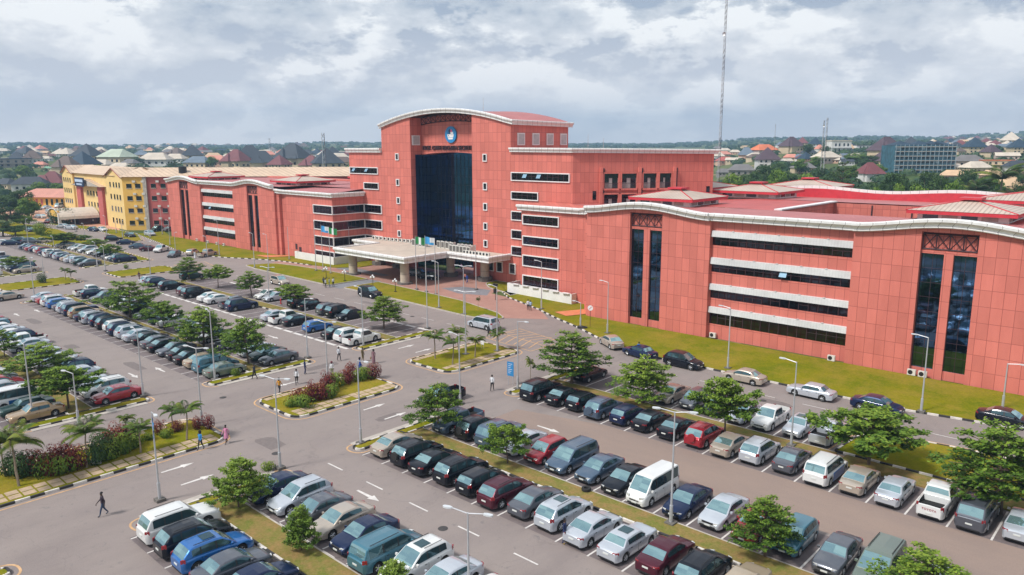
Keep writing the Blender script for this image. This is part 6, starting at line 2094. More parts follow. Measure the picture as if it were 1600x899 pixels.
    # fingers on both hands
    for sg in (1, -1):
        q = MB(); bx, by, bz = .13 - arm * 1.15 * sg, .235 * sg, .85
        for k in range(4):
            L_ = (.065, .078, .072, .055)[k]
            x0 = bx - .03 + k * .019
            q.bar((x0, by, bz - .015), (x0 + .01, by - .008 * sg, bz - .015 - L_ * .55), .010, sk, 5)
            q.bar((x0 + .01, by - .008 * sg, bz - .015 - L_ * .55), (x0 + .018, by - .03 * sg, bz - .015 - L_), .009, sk, 5, .007)
        q.bar((bx + .025, by, bz + .02), (bx + .06, by - .015 * sg, bz - .03), .011, sk, 5, .008)
        q.build('finger', root)
    if skirt:
        q = MB(); q.lathe([(.125, 1.06), (.15, .95), (.19, .78), (.215, .50 if skirt == 1 else .12), (.20, .49 if skirt == 1 else .11)], mbm, (0, 0, 0), 14); q.build('skirt', root, smooth=1)
    if extra == 'backpack':
        q = MB(); q.prism([(-.30, -.13), (-.13, -.14), (-.13, .14), (-.30, .13)], 1.08, 1.45, pmat('bag_navy', (.02, .05, .13))); q.build('backpack', root)
    if extra == 'bag':
        q = MB(); q.prism([(-.02, -.37), (.22, -.37), (.22, -.27), (-.02, -.27)], .55, .82, pmat('bag_tan', (.30, .17, .1))); q.bar((.1, -.3, .8), (.12, -.25, .9), .012, black, 4); q.build('bag', root)
    return root
W_, K_, N_ = ('white', (.66, .67, .70)), ('black', (.012, .012, .016)), ('navy', (.012, .025, .09))
PEOPLE = [
    (162, 806, 1.78, -100, 'walk', ('dark', (.03, .018, .03)), ('jeans', (.03, .05, .10)), 'man in dark shirt and jeans walking alone on the road', {}),
    (314, 703, 1.70, -70, 'walk2', ('sky', (.03, .22, .50)), K_, 'woman in bright blue top walking on island path', dict(hair='long')),
    (354, 693, 1.68, -60, 'walk', ('pink', (.55, .22, .35)), ('pink', (.55, .22, .35)), 'woman in pink dress walking off the island end', dict(skirt=1)),
    (437, 615, 1.68, 120, 'walk', ('mustard', (.48, .22, .02)), K_, 'woman in mustard top and black trousers by the crossing', dict(hair='long')),
    (464, 601, 1.75, -30, 'walk2', W_, K_, 'man in white shirt with blue backpack walking to crossing', dict(extra='backpack')),
    (477, 585, 1.78, 60, 'stand', N_, N_, 'man in dark blue outfit walking at the grey sedan', {}),
    (519, 588, 1.72, -40, 'stand', W_, ('olive', (.22, .24, .10)), 'person with maroon hair, white top and green trousers', dict(hair='maroon')),
    (563, 581, 1.70, 40, 'walk', ('royal', (.01, .06, .30)), ('royal', (.01, .06, .30)), 'woman in royal blue dress behind the hedge lamp', dict(skirt=1, hair='long')),
    (567, 565, 1.76, 20, 'stand', ('khaki', (.16, .12, .05)), ('khaki', (.16, .12, .05)), 'person in olive brown outfit walking away', {}),
    (584, 568, 1.72, -60, 'stand', ('print', (.20, .10, .12)), ('print', (.20, .10, .12)), 'woman in long patterned dress carrying a bag', dict(skirt=2, hair='long', extra='bag')),
    (530, 564, 1.76, -10, 'walk', W_, K_, 'man in white shirt and black trousers walking toward hedge', dict(extra='backpack')),
    (398, 593, 1.78, 200, 'walk', ('charcoal', (.03, .035, .05)), K_, 'man in charcoal jacket at kerb below dark tree', {}),
    (769, 611, 1.76, 120, 'walk2', W_, K_, 'man in white shirt crossing near the blue notice board', {}),
    (764, 526, 1.70, 60, 'walk', K_, K_, 'woman in black dress walking behind the silver minivan', dict(skirt=1, extra='bag')),
    (825, 485, 1.75, 140, 'stand', W_, K_, 'man in white shirt, left one of pair on brick road', {}),
    (829, 486, 1.68, 140, 'stand', ('paleblue', (.35, .50, .70)), K_, 'person in pale blue top, right one of pair on brick road', {}),
    (506, 447, 1.7, 0, 'stand', ('slate', (.06, .07, .10)), K_, 'dark dressed person at left of the group by the lawn', {}),
    (509, 450, 1.76, 30, 'stand', W_, K_, 'man in white shirt in the group by lawn, second from left', {}),
    (515, 449, 1.78, -120, 'stand', ('greygreen', (.20, .25, .25)), ('greygreen', (.20, .25, .25)), 'person in grey green outfit and white cap in lawn group', {}),
    (521, 448, 1.72, 180, 'stand', W_, K_, 'person in white top and dark trousers at right of lawn group', {}),
    (882, 850, 1.80, 20, 'stand', N_, N_, 'guard in navy uniform and yellow socks between silver cars', dict(shoes=(.5, .33, .02))),
    (998, 556, 1.76, 90, 'stand', ('vividblue', (.01, .12, .48)), K_, 'man in vivid blue shirt beside the dark blue sedan', {}),
    (361, 479, 1.7, 100, 'stand', ('skywhite', (.35, .55, .75)), N_, 'person in pale blue and navy behind the grey pickup', {}),
    (218, 438, 1.74, -60, 'walk', ('wine', (.06, .015, .03)), ('wine', (.06, .015, .03)), 'man in dark wine outfit walking by grass island', {}),
    (108, 411, 1.76, 30, 'stand', W_, N_, 'person in white shirt in the far left aisle', {}),
    (305, 404, 1.80, 0, 'stand', W_, W_, 'person in long white robe at kerb of the left lawn', dict(skirt=2)),
    (730, 443, 1.74, 90, 'walk', ('royal2', (.01, .05, .25)), ('royal2', (.01, .05, .25)), 'person in blue outfit walking to the entrance steps', {}),
    (727, 440, 1.7, 90, 'stand', ('coral', (.50, .20, .16)), K_, 'person in coral top at entrance steps', {}),
    (721, 424, 1.7, -90, 'stand', ('lilac', (.40, .25, .40)), K_, 'person in lilac top at the glass entrance', {}),
    (146, 350, 1.75, 0, 'stand', W_, K_, 'person in white shirt at yellow building porch', {}),
    (140, 350, 1.75, 20, 'stand', K_, K_, 'person in dark clothes at yellow building porch, left', {}),
    (143, 351, 1.75, 60, 'stand', N_, K_, 'person in navy at yellow building porch, middle', {}),
]
for px_, py_, h_, hd, pose, tp, bt, lb_, kw in PEOPLE:
    person(px_, py_, h_, hd, pose, tp, bt, lb_, **kw)
# ------------------------------------------------------------------ yellow office block to the left
yel = mat('yellow_render', (0.72, 0.43, 0.09), .8, var=.08, scale=.3)
yel2 = mat('pale_yellow_render', (0.74, 0.53, 0.22), .8, var=.08, scale=.3)
pinkw = mat('rose_render', (0.46, 0.11, 0.10), .8, var=.1, scale=.3)
tanroof = stripes('tan_sheet_roof', (0.62, 0.47, 0.34), (0.48, 0.35, 0.25), 1.2, 'y')
C0 = at(198, 360); L0 = at(104, 338)
yb = thing('yellow_office_block', 'four storey yellow and rose office block with long tan roof, far left', 'building', (C0.x, C0.y, 0))
uL = Vector((L0.x - C0.x, L0.y - C0.y)); LL = uL.length; uL.normalize()
nL = Vector((uL.y, -uL.x))            # outward of the left face
if nL.y > 0: nL = -nL
uR = Vector((RT.x, RT.y)).normalized(); nR = Vector((uR.y, -uR.x))
def ybx(mb, u, n_, s0, s1, o0, o1, z0, z1, m):
    i = len(mb.v)
    for z in (z0, z1):
        for s, o in ((s0, o0), (s1, o0), (s1, o1), (s0, o1)):
            q = u * s + n_ * o
            mb.v.append((q.x, q.y, z))
    k = mb.mi(m)
    for f in ((0, 1, 2, 3), (7, 6, 5, 4), (0, 4, 5, 1), (1, 5, 6, 2), (2, 6, 7, 3), (3, 7, 4, 0)):
        mb.f.append(tuple(i + a for a in f)); mb.m.append(k)
HY = 16.3
m = MB()
ybx(m, uL, nL, 0, LL, -14, -.6, 0, HY, yel2)
for s0, s1 in ((0, LL * .24), (LL * .80, LL)):
    ybx(m, uL, nL, s0, s1, -10, .0, 0, HY - .01, yel2)
    a, b, c_ = uL * s0, uL * s1, uL * ((s0 + s1) / 2)
    m.face([(a.x, a.y, HY - .01), (b.x, b.y, HY - .01), (c_.x, c_.y, HY + 2.4)], yel2)
ybx(m, uR, nR, 0.02, 6.6, -13, .02, 0, HY - .02, yel)
ybx(m, uR, nR, 6.62, 78, -13, -.2, 0, HY - .03, pinkw)
ybx(m, uR, nR, 6.3, 7.4, -.2, .3, 0, HY - .1, conc)
m.build('wall', yb)
m = MB()
def q3(u, s, n_, o, z):
    v = u * s + n_ * o
    return (v.x, v.y, z)
m.face([q3(uR, -.3, nR, .6, HY), q3(uR, 79, nR, .6, HY), q3(uR, 79, nR, -7, HY + 2.6), q3(uR, 2, nR, -7, HY + 2.6)], tanroof)
m.face([q3(uR, 79, nR, .6, HY), q3(uR, 79, nR, -14.5, HY), q3(uR, 79, nR, -7, HY + 2.6)], tanroof)
m.face([q3(uR, -.3, nR, -14.5, HY), q3(uR, 79, nR, -14.5, HY), q3(uR, 79, nR, -7, HY + 2.6), q3(uR, 2, nR, -7, HY + 2.6)], tanroof)
m.face([q3(uL, LL * .1, nL, .3, HY + .1), q3(uL, LL * .9, nL, .3, HY + .1), q3(uL, LL * .9, nL, -7, HY + 2.6), q3(uL, LL * .1, nL, -7, HY + 2.6)], tanroof)
m.face([q3(uL, 0, nL, -14.5, HY + .1), q3(uL, LL, nL, -14.5, HY + .1), q3(uL, LL, nL, -7, HY + 2.6), q3(uL, 0, nL, -7, HY + 2.6)], tanroof)
for s0, s1 in ((0, LL * .24), (LL * .80, LL)):
    sm_ = (s0 + s1) / 2
    for s in (s0 - .3, s1 + .3):
        m.face([q3(uL, s, nL, .5, HY - .2), q3(uL, sm_, nL, .5, HY + 2.62), q3(uL, sm_, nL, -9, HY + 2.62), q3(uL, s, nL, -9, HY - .2)], tanroof)
m.build('roof', yb)
m = MB()
for s0, s1 in ((0, LL * .24), (LL * .80, LL)):
    sm_ = (s0 + s1) / 2
    for s in (s0 - .3, s1 + .3):
        m.bar(q3(uL, s, nL, .55, HY - .3), q3(uL, sm_, nL, .55, HY + 2.5), .16, mat('barge_red', (.25, .05, .04), .6), 4)
m.build('barge_board', yb)
for s0, s1 in ((LL * .30, LL * .36), (LL * .66, LL * .72)):
    m = MB(); ybx(m, uL, nL, s0, s1 + 1, -.6, .25, 0, HY - 3.4, pinkw); m.build('pilaster', yb)
def win(u, n_, s, z, w_, h_, o=0.0):
    m = MB(); ybx(m, u, n_, s, s + w_, o + .02, o + .06, z, z + h_, gl_dark); f = m.build('window', yb)
    m = MB(); ybx(m, u, n_, s - .1, s + w_ + .1, o + .02, o + .12, z - .18, z - .02, conc); m.build('sill', f)
for k in range(4):
    z = 1.7 + k * 3.75
    for s in (1.2, 3.9): win(uR, nR, s, z, 1.6, 1.25, .02)
    for s in (8.6, 11.6, 14.6, 17.0, 21, 24, 28, 31, 35, 39): win(uR, nR, s, z, 1.5, 1.25, -.2)
    for fr in (.035, .075, .115, .165, .84, .88, .92, .96): win(uL, nL, LL * fr, z, LL * .018, 1.5, 0)
    if k < 3:
        for fr in (.42, .47, .52, .57): win(uL, nL, LL * fr, z, LL * .018, 1.5, -.6)
for k in range(4):
    for s in (3.2, 5.9, 10.4, 13.4, 16.6, 20):
        m = MB(); ybx(m, uR, nR, s, s + .9, .05, .4, 3.35 + k * 3.75, 3.95 + k * 3.75, acw); m.build('window_cooler', yb)
# porch with barrel roof and name board
m = MB()
for i in range(12):
    a0, a1 = math.pi * i / 12, math.pi * (i + 1) / 12
    sA, sB = LL * .50 - math.cos(a0) * 7.5, LL * .50 - math.cos(a1) * 7.5
    zA, zB = 2.2 + math.sin(a0) * 3.2, 2.2 + math.sin(a1) * 3.2
    m.face([q3(uL, sA, nL, .0, zA), q3(uL, sB, nL, .0, zB), q3(uL, sB, nL, 12, zB), q3(uL, sA, nL, 12, zA)], mat('porch_vault', (.58, .50, .42), .8))
    m.face([q3(uL, sA, nL, 12, zA), q3(uL, sB, nL, 12, zB), q3(uL, sB, nL, 12, zB + .35), q3(uL, sA, nL, 12, zA + .35)], white)
for s in (-5.5, 5.5):
    ybx(m, uL, nL, LL * .5 + s - .4, LL * .5 + s + .4, 11, 11.8, 0, 4.2, white)
ybx(m, uL, nL, LL * .5 - 5.4, LL * .5 + 5.4, 11.2, 11.7, 2.9, 4.9, yel)
m.build('porch', yb)
m = MB(); ybx(m, uL, nL, LL * .5 - 4.6, LL * .5 + 4.6, .0, 5.5, .05, 3.0, mat('porch_shade', (.10, .03, .02), .8)); m.build('porch_shade_block', yb)  # dark block under the vault, the porch shade put into its colour
m = MB()
ga, gb = LL * .27, LL * .76
m.face([q3(uL, ga, nL, 1.4, 12.6), q3(uL, gb, nL, 1.4, 12.2), q3(uL, (ga + gb) / 2, nL, 1.4, 14.6)], conc)
m.face([q3(uL, ga, nL, 1.5, 12.6), q3(uL, (ga + gb) / 2, nL, 1.5, 14.7), q3(uL, (ga + gb) / 2, nL, -2, 14.7), q3(uL, ga, nL, -2, 12.6)], tanroof)
m.face([q3(uL, gb, nL, 1.5, 12.2), q3(uL, (ga + gb) / 2, nL, 1.5, 14.7), q3(uL, (ga + gb) / 2, nL, -2, 14.7), q3(uL, gb, nL, -2, 12.2)], tanroof)
m.build('porch_gable', yb)
m = MB(); sc_ = LL * .55
ybx(m, uL, nL, sc_ - 5.2, sc_ + 5.2, 2.1, 2.4, 12.2, 15.2, mat('board_dark_blue', (.008, .02, .07), .5, var=0)); bd = m.build('name_board', yb)
m = MB(); ybx(m, uL, nL, sc_ - 4.6, sc_ + 4.6, 2.41, 2.45, 13.7, 14.6, mat('board_letters', (.45, .55, .72), .5, var=0)); ybx(m, uL, nL, sc_ - 3.4, sc_ + 3.0, 2.41, 2.45, 12.7, 13.2, mat('board_letters', (.45, .55, .72))); m.build('lettering_band', bd)
m = MB(); q = uR * 17.5 + nR * -3
m.lathe([(.01, HY + 1.0), (1.2, HY + 1.0), (1.2, HY + 3.0), (.01, HY + 3.05)], black, (q.x, q.y, 0), 14)
o = m.build('water_tank', None, (C0.x, C0.y, 0)); tag(o, 'black water tank on the long tan roof', 'water tank')
# low octagonal annex with salmon roof
p = at(78, 322)
ax_ = thing('annex_building', 'low yellow annex with salmon hipped roof beside yellow block', 'building', (p.x, p.y, 0), YAW * 0 + R(30))
salm = stripes('salmon_roof', (0.60, 0.27, 0.20), (0.45, 0.19, 0.14), 1.0)
m = MB(); m.box(-11, 14, -5, 5, 0, 4.2, yel); m.build('wall', ax_)
for i in range(9):
    m = MB(); m.box(-10 + i * 2.6, -8.9 + i * 2.6, -5.06, -5.0, .8, 3.4, gl_dark if i > 4 else pinkw); m.build('window' if i > 4 else 'pilaster', ax_)
m = MB(); e = [(-12.5, -6.5, 4.2), (15.5, -6.5, 4.2), (15.5, 6.5, 4.2), (-12.5, 6.5, 4.2)]; r1, r2 = (-6, 0, 7.6), (10, 0, 7.6)
m.face([e[0], e[1], r2, r1], salm); m.face([e[1], e[2], r2], salm); m.face([e[2], e[3], r1, r2], salm); m.face([e[3], e[0], r1], salm); m.build('roof', ax_)
# blue car shelters
tarp = mat('blue_tarpaulin', (0.01, 0.16, 0.55), .5, var=.15)
for i, (px_, py_, lb_) in enumerate(((14, 330, 'bright blue canopy shelter at left edge, rear one'), (30, 334, 'bright blue canopy shelter at left edge, front one'))):
    p = at(px_, py_); r = thing('shade_shelter', lb_, 'shelter', (p.x, p.y, 0), R(35), 'blue canopy shelters')
    m = MB()
    for j in range(8):
        x0, x1 = -6 + j * 1.5, -4.5 + j * 1.5
        z0, z1 = 3 + .5 * math.sin(j * .8), 3 + .5 * math.sin((j + 1) * .8)
        m.face([(x0, -3, 2.5), (x1, -3, 2.5), (x1, 0, z1), (x0, 0, z0)], tarp); m.face([(x0, 3, 2.5), (x1, 3, 2.5), (x1, 0, z1), (x0, 0, z0)], tarp)
    m.build('canopy', r)
    for a, b in ((-6, -3), (6, -3), (-6, 3), (6, 3)):
        m = MB(); m.bar((a, b, 0), (a, b, 2.5), .06, steel, 5); m.build('post', r)
# ------------------------------------------------------------------ town houses
ROOFS = {'charcoal': (.035, .045, .06), 'dark purple': (.075, .045, .06), 'maroon': (.16, .045, .05), 'pale': (.55, .48, .40), 'salmon': (.58, .24, .18), 'orange': (.62, .17, .07), 'green': (.17, .34, .22), 'pale green': (.42, .48, .38), 'grey': (.16, .15, .15), 'blue grey': (.13, .17, .22), 'brown': (.13, .09, .075), 'tan': (.58, .40, .25), 'red': (.42, .09, .07), 'dark blue': (.015, .04, .07)}
WALLS = {'white': (.62, .61, .60), 'cream': (.55, .44, .30), 'peach': (.58, .36, .26), 'grey': (.25, .23, .21), 'pink': (.52, .40, .36)}
def hmat(d, n_, pre):
    return mat(pre + n_.replace(' ', '_'), d[n_], .75, var=.14, scale=.35)
roof0, wall0 = hmat(ROOFS, 'charcoal', 'roof_'), hmat(WALLS, 'white', 'wall_')
def hip(mb, x0, x1, y0, y1, z, rh, ridge, m):
    cx_, cy_ = (x0 + x1) / 2, (y0 + y1) / 2
    hr = (x1 - x0) / 2 * ridge
    a, b = (cx_ - hr, cy_, z + rh), (cx_ + hr, cy_, z + rh)
    e = [(x0, y0, z), (x1, y0, z), (x1, y1, z), (x0, y1, z)]
    if hr < .05:
        for i in range(4): mb.face([e[i], e[(i + 1) % 4], a], m)
    else:
        mb.face([e[0], e[1], b, a], m); mb.face([e[1], e[2], b], m); mb.face([e[2], e[3], a, b], m); mb.face([e[3], e[0], a], m)
    mb.face([e[3], e[2], e[1], e[0]], m)
def house_proto(style):
    w, r, g = MB(), MB(), []
    if style == 'pyr':       # unit width 10
        w.box(-4.4, 4.4, -4.2, 4.2, -4, 3.4, wall0); hip(r, -5, 5, -4.8, 4.8, 3.2, 5.0, 0, roof0)
        r.box(-5, 5, -4.8, 4.8, 3.05, 3.199, roof0)
    elif style == 'long':
        w.box(-4.5, 4.5, -2.8, 2.8, -4, 2.7, wall0); hip(r, -5, 5, -3.3, 3.3, 2.6, 2.6, .5, roof0)
    elif style == 'multi':
        w.box(-4.4, 4.4, -3.0, 3.4, -4, 3.0, wall0); w.box(-3.6, 0, -4.2, -2.9, -4, 2.8, wall0)
        hip(r, -5, 5, -3.5, 3.9, 2.9, 4.3, .22, roof0); hip(r, -4.1, .5, -4.8, 1.0, 2.75, 3.1, .02, roof0); hip(r, 1.4, 4.6, -4.2, .5, 2.8, 1.8, .02, roof0)
    elif style == 'flat':
        w.box(-5, 5, -3, 3, -4, 3.4, wall0); r.box(-5.2, 5.2, -3.2, 3.2, 3.4, 3.7, roof0); w.box(-5.1, 5.1, -3.5, -3.0, 1.5, 1.7, wall0)
    else:                    # gable
        w.box(-4.6, 4.6, -2.9, 2.9, -4, 2.6, wall0)
        r.face([(-5, -3.4, 2.5), (5, -3.4, 2.5), (5, 0, 4.2), (-5, 0, 4.2)], roof0); r.face([(-5, 3.4, 2.5), (5, 3.4, 2.5), (5, 0, 4.2), (-5, 0, 4.2)], roof0)
        w.face([(-4.6, -2.9, 2.6), (-4.6, 2.9, 2.6), (-4.6, 0, 4.1)], wall0); w.face([(4.6, -2.9, 2.6), (4.6, 2.9, 2.6), (4.6, 0, 4.1)], wall0)
    yf = {'pyr': -4.2, 'long': -2.8, 'multi': -3.0, 'flat': -3.0, 'gable': -2.9}[style]
    xw = {'pyr': 4.4, 'long': 4.5, 'multi': 4.4, 'flat': 5, 'gable': 4.6}[style]
    rows__ = (.5, 2.0) if style in ('pyr', 'flat') else (1.0,)
    wins = []
    for z in rows__:
        for x_ in (-3.3, -1.4, .9, 2.9):
            if style == 'multi' and x_ < 0: continue
            q = MB(); q.box(x_, x_ + .75, yf - .04, yf + .05, z, z + .8, gl_dark); wins.append(q.mesh('window'))
        q = MB(); q.box(xw - .05, xw + .04, -1.4, -.5, z, z + .8, gl_dark); wins.append(q.mesh('window'))
        q = MB(); q.box(xw - .05, xw + .04, .8, 1.6, z, z + .8, gl_dark); wins.append(q.mesh('window'))
    allm = MB()
    for src in (w, r):
        off = len(allm.v); allm.v += src.v
        for f, mi_ in zip(src.f, src.m):
            allm.f.append(tuple(off + i for i in f)); allm.m.append(allm.mi(src.mats[mi_]))
    for me in wins:
        off = len(allm.v); allm.v += [tuple(v.co) for v in me.vertices]
        for p in me.polygons: allm.f.append(tuple(off + i for i in p.vertices)); allm.m.append(allm.mi(gl_dark))
    return w.mesh('wall'), r.mesh('roof'), wins, allm.mesh('house')
HPR = {s: house_proto(s) for s in ('pyr', 'long', 'multi', 'flat', 'gable')}
def swap(o, rc, wc):
    for s in o.material_slots:
        if s.material and s.material.name == 'roof_charcoal':
            s.link = 'OBJECT'; s.material = hmat(ROOFS, rc, 'roof_')
        elif s.material and s.material.name == 'wall_white':
            s.link = 'OBJECT'; s.material = hmat(WALLS, wc, 'wall_')
HL = []
def house(px_, py_, wpx, style, rc, wc, label=None, hs=None, yaw=None, parts=True):
    p = at_t(px_, py_)
    dd = Vector((p.x, p.y, p.z - H_CAM)).dot(FW)
    s_ = wpx * dd / F_PX / 10.6
    rz_ = YAW + (yaw if yaw is not None else random.uniform(-.45, .45))
    sz_ = s_ * (hs or 1.0)
    sz_ = max(min(sz_, 3.4), .8)
    if parts:
        r = link('house', None, None, p, rz_); r.scale = (s_, s_, sz_)
        a = link('wall', HPR[style][0], r); swap(a, rc, wc)
        b = link('roof', HPR[style][1], r); swap(b, rc, wc)
        for me in HPR[style][2]: link('window', me, r)
    else:
        r = link('house', HPR[style][3], None, p, rz_); r.scale = (s_, s_, sz_); swap(r, rc, wc)
    r['category'] = 'house'
    HL.append((r, px_, py_, rc, wc, style, label))
    return r
NEAR = [
 (50, 300, 54, 'long', 'charcoal', 'white'), (12, 296, 40, 'long', 'charcoal', 'cream'), (84, 298, 42, 'multi', 'maroon', 'white'), (68, 285, 22, 'long', 'maroon', 'peach'), (105, 272, 40, 'multi', 'brown', 'cream'), (138, 256, 40, 'pyr', 'charcoal', 'cream'),
 (132, 270, 42, 'pyr', 'dark blue', 'cream'), (185, 258, 58, 'long', 'pale green', 'cream'), (80, 268, 20, 'gable', 'green', 'cream'), (64, 262, 22, 'long', 'salmon', 'peach'), (52, 256, 30, 'multi', 'brown', 'white'), (43, 247, 24, 'pyr', 'charcoal', 'white'), (22, 262, 48, 'flat', 'dark blue', 'grey'), (160, 266, 38, 'long', 'pale', 'cream'), (190, 272, 40, 'long', 'pale', 'cream'), (8, 258, 26, 'long', 'pale', 'white'), (28, 254, 22, 'pyr', 'charcoal', 'white'),
 (73, 252, 18, 'long', 'pale', 'white'), (205, 262, 30, 'long', 'grey', 'cream'),
 (245, 260, 50, 'long', 'pale', 'white'), (275, 256, 36, 'long', 'pale', 'white'), (302, 254, 36, 'pyr', 'charcoal', 'cream'), (312, 264, 46, 'long', 'blue grey', 'cream'), (338, 262, 44, 'long', 'salmon', 'peach'), (334, 252, 30, 'long', 'tan', 'cream'), (370, 264, 44, 'multi', 'maroon', 'cream'), (358, 250, 22, 'long', 'pale', 'white'), (392, 262, 50, 'multi', 'charcoal', 'cream'),
 (412, 266, 44, 'multi', 'charcoal', 'cream'), (438, 267, 32, 'pyr', 'maroon', 'cream'), (458, 263, 56, 'multi', 'charcoal', 'cream'), (487, 268, 36, 'multi', 'maroon', 'cream'), (512, 270, 50, 'pyr', 'charcoal', 'cream'), (496, 246, 18, 'pyr', 'dark blue', 'white'), (534, 262, 40, 'long', 'brown', 'cream'), (530, 253, 32, 'long', 'pale', 'white'), (425, 243, 24, 'flat', 'pale', 'white'), (444, 244, 24, 'long', 'salmon', 'cream'), (520, 249, 26, 'pyr', 'charcoal', 'white'), (475, 247, 30, 'long', 'charcoal', 'peach'), (256, 248, 24, 'long', 'brown', 'cream'), (545, 248, 20, 'pyr', 'maroon', 'white'),
 (1198, 262, 40, 'pyr', 'dark purple', 'white'), (1166, 250, 28, 'multi', 'blue grey', 'peach'), (1146, 256, 26, 'gable', 'pale', 'cream'), (1133, 258, 30, 'long', 'red', 'peach'), (1193, 244, 42, 'long', 'orange', 'pink'), (1131, 246, 22, 'long', 'salmon', 'peach'), (1236, 239, 36, 'multi', 'dark purple', 'cream'), (1253, 230, 20, 'pyr', 'maroon', 'cream'), (1273, 232, 22, 'pyr', 'dark blue', 'white'), (1263, 246, 22, 'pyr', 'charcoal', 'white'), (1258, 256, 22, 'pyr', 'dark blue', 'peach'), (1290, 256, 44, 'long', 'pale', 'pink'), (1225, 238, 22, 'long', 'grey', 'cream'),
 (1158, 276, 44, 'long', 'grey', 'grey'), (1132, 276, 28, 'long', 'grey', 'grey'), (1254, 271, 38, 'long', 'grey', 'cream'), (1228, 258, 20, 'gable', 'pale', 'white'), (1320, 237, 28, 'pyr', 'dark blue', 'white'), (1345, 237, 34, 'flat', 'dark blue', 'white'), (1306, 255, 28, 'long', 'blue grey', 'pink'),
 (1384, 250, 52, 'multi', 'dark purple', 'cream'), (1378, 262, 34, 'pyr', 'dark purple', 'cream'), (1358, 284, 42, 'multi', 'maroon', 'white'), (1336, 251, 22, 'long', 'pale', 'white'), (1511, 262, 46, 'long', 'grey', 'pink'), (1521, 240, 32, 'pyr', 'dark blue', 'cream'), (1547, 246, 26, 'pyr', 'dark purple', 'cream'), (1572, 252, 36, 'gable', 'pale', 'pink'), (1556, 264, 44, 'flat', 'orange', 'cream'), (1523, 272, 46, 'long', 'pale', 'cream'), (1590, 270, 44, 'long', 'charcoal', 'white'), (1488, 284, 40, 'long', 'tan', 'peach'), (1548, 282, 36, 'long', 'tan', 'peach'), (1590, 284, 40, 'long', 'tan', 'peach'), (1572, 308, 52, 'multi', 'tan', 'peach'), (1597, 296, 26, 'pyr', 'maroon', 'grey'), (1490, 268, 22, 'gable', 'pale', 'cream'), (1498, 242, 22, 'long', 'brown', 'cream'), (1590, 240, 30, 'pyr', 'dark blue', 'cream'), (1578, 228, 28, 'pyr', 'pale', 'cream'), (1422, 232, 24, 'pyr', 'charcoal', 'cream'), (1450, 268, 50, 'long', 'blue grey', 'grey')]
hst = {'pyr': 1.0, 'multi': 1.0, 'long': .85, 'flat': .85, 'gable': .9}
for t in NEAR:
    house(*t, hs=hst[t[3]])
rr = random.Random(99)
rcs = ['charcoal', 'charcoal', 'dark purple', 'maroon', 'pale', 'pale', 'pale', 'grey', 'brown', 'dark blue', 'tan', 'salmon', 'blue grey']
def far_row(x0, x1, y0, y1, n, wlo, whi):
    for _ in range(n):
        px_, py_ = rr.uniform(x0, x1), rr.uniform(y0, y1)
        k = min(1, (py_ - y0) / max(.01, y1 - y0) * 1.15 + .12)
        house(px_, py_, (wlo + (whi - wlo) * k) * rr.uniform(.8, 1.25), rr.choice(['long', 'multi', 'long', 'pyr', 'gable']), rr.choice(rcs), rr.choice(['white', 'cream', 'cream', 'peach']), hs=.8, parts=False)
far_row(0, 240, 233, 248, 42, 8, 22)
far_row(200, 560, 226, 232, 22, 6, 12)
far_row(240, 560, 238, 250, 34, 13, 26)
far_row(1118, 1330, 228, 262, 26, 9, 24)
far_row(1480, 1600, 216, 236, 56, 7, 20)
far_row(1340, 1500, 222, 232, 14, 8, 14)
# flat roofed white three-storey villa
r = house(1309, 240, 34, 'flat', 'pale', 'white', 'white three storey villa with balconies on the right hillside', hs=1.7, yaw=0.1)
# labels
side = {}
for t in HL:
    if t[6]: tag(t[0], t[6]); continue
    sname = 'left town' if t[1] < 700 else 'right town'
    band = 'lowest' if t[2] > 262 else ('middle' if t[2] > 246 else ('upper' if t[2] > 236 else 'farthest'))
    side.setdefault((sname, band), []).append(t)
for (sn, bd_), l_ in side.items():
    l_.sort(key=lambda t: t[1])
    for i, t in enumerate(l_):
        tag(t[0], '%s roofed %s house, %s from left in %s band of %s' % (t[3], t[4], ordn(i), bd_, sn), group='houses of the town behind')
# scaffolded block wrapped in blue netting
p = at_t(1443, 272)
dd = Vector((p.x, p.y, p.z - H_CAM)).dot(FW); W = 94 * dd / F_PX; HH = 52 * dd / F_PX
sb_ = thing('unfinished_block', 'unfinished block behind blue netting and scaffolding on right', 'building', p, YAW)
netm = mat('blue_netting', (0.03, 0.10, 0.14), .7, var=.5, scale=.5)
m = MB(); m.box(-W / 2, W / 2, 0, 14, -4, HH * .82, netm); m.build('wall', sb_)
m = MB()
for i in range(6): 
    z = HH * .82 * (i + .6) / 6; m.box(-W / 2 - .2, W / 2 + .2, -.5, -.1, z, z + .35, conc)
for i in range(15):
    x_ = -W / 2 + W * i / 14; m.box(x_ - .12, x_ + .12, -.62, -.51, -3, HH * .84, mat('scaffold', (.28, .36, .42), .6))
m.build('scaffold', sb_)
m = MB()
for i in range(6):
    for j in range(12):
        if rr.random() < .7:
            x_ = -W / 2 + W * (j + .2) / 12; z = HH * .82 * (i + .12) / 6
            m.box(x_, x_ + W / 18, -.06, -.02, z, z + HH * .07, gl_dark if rr.random() < .7 else mat('scaffold', (.28, .36, .42)))
m.build('window', sb_)
m = MB()
for c_ in (-.33, -.02, .30, .18): hip(m, W * c_ - 5, W * c_ + 5, 1, 11, HH * .82, HH * .14, 0, hmat(ROOFS, 'dark blue', 'roof_'))
m.build('roof', sb_)
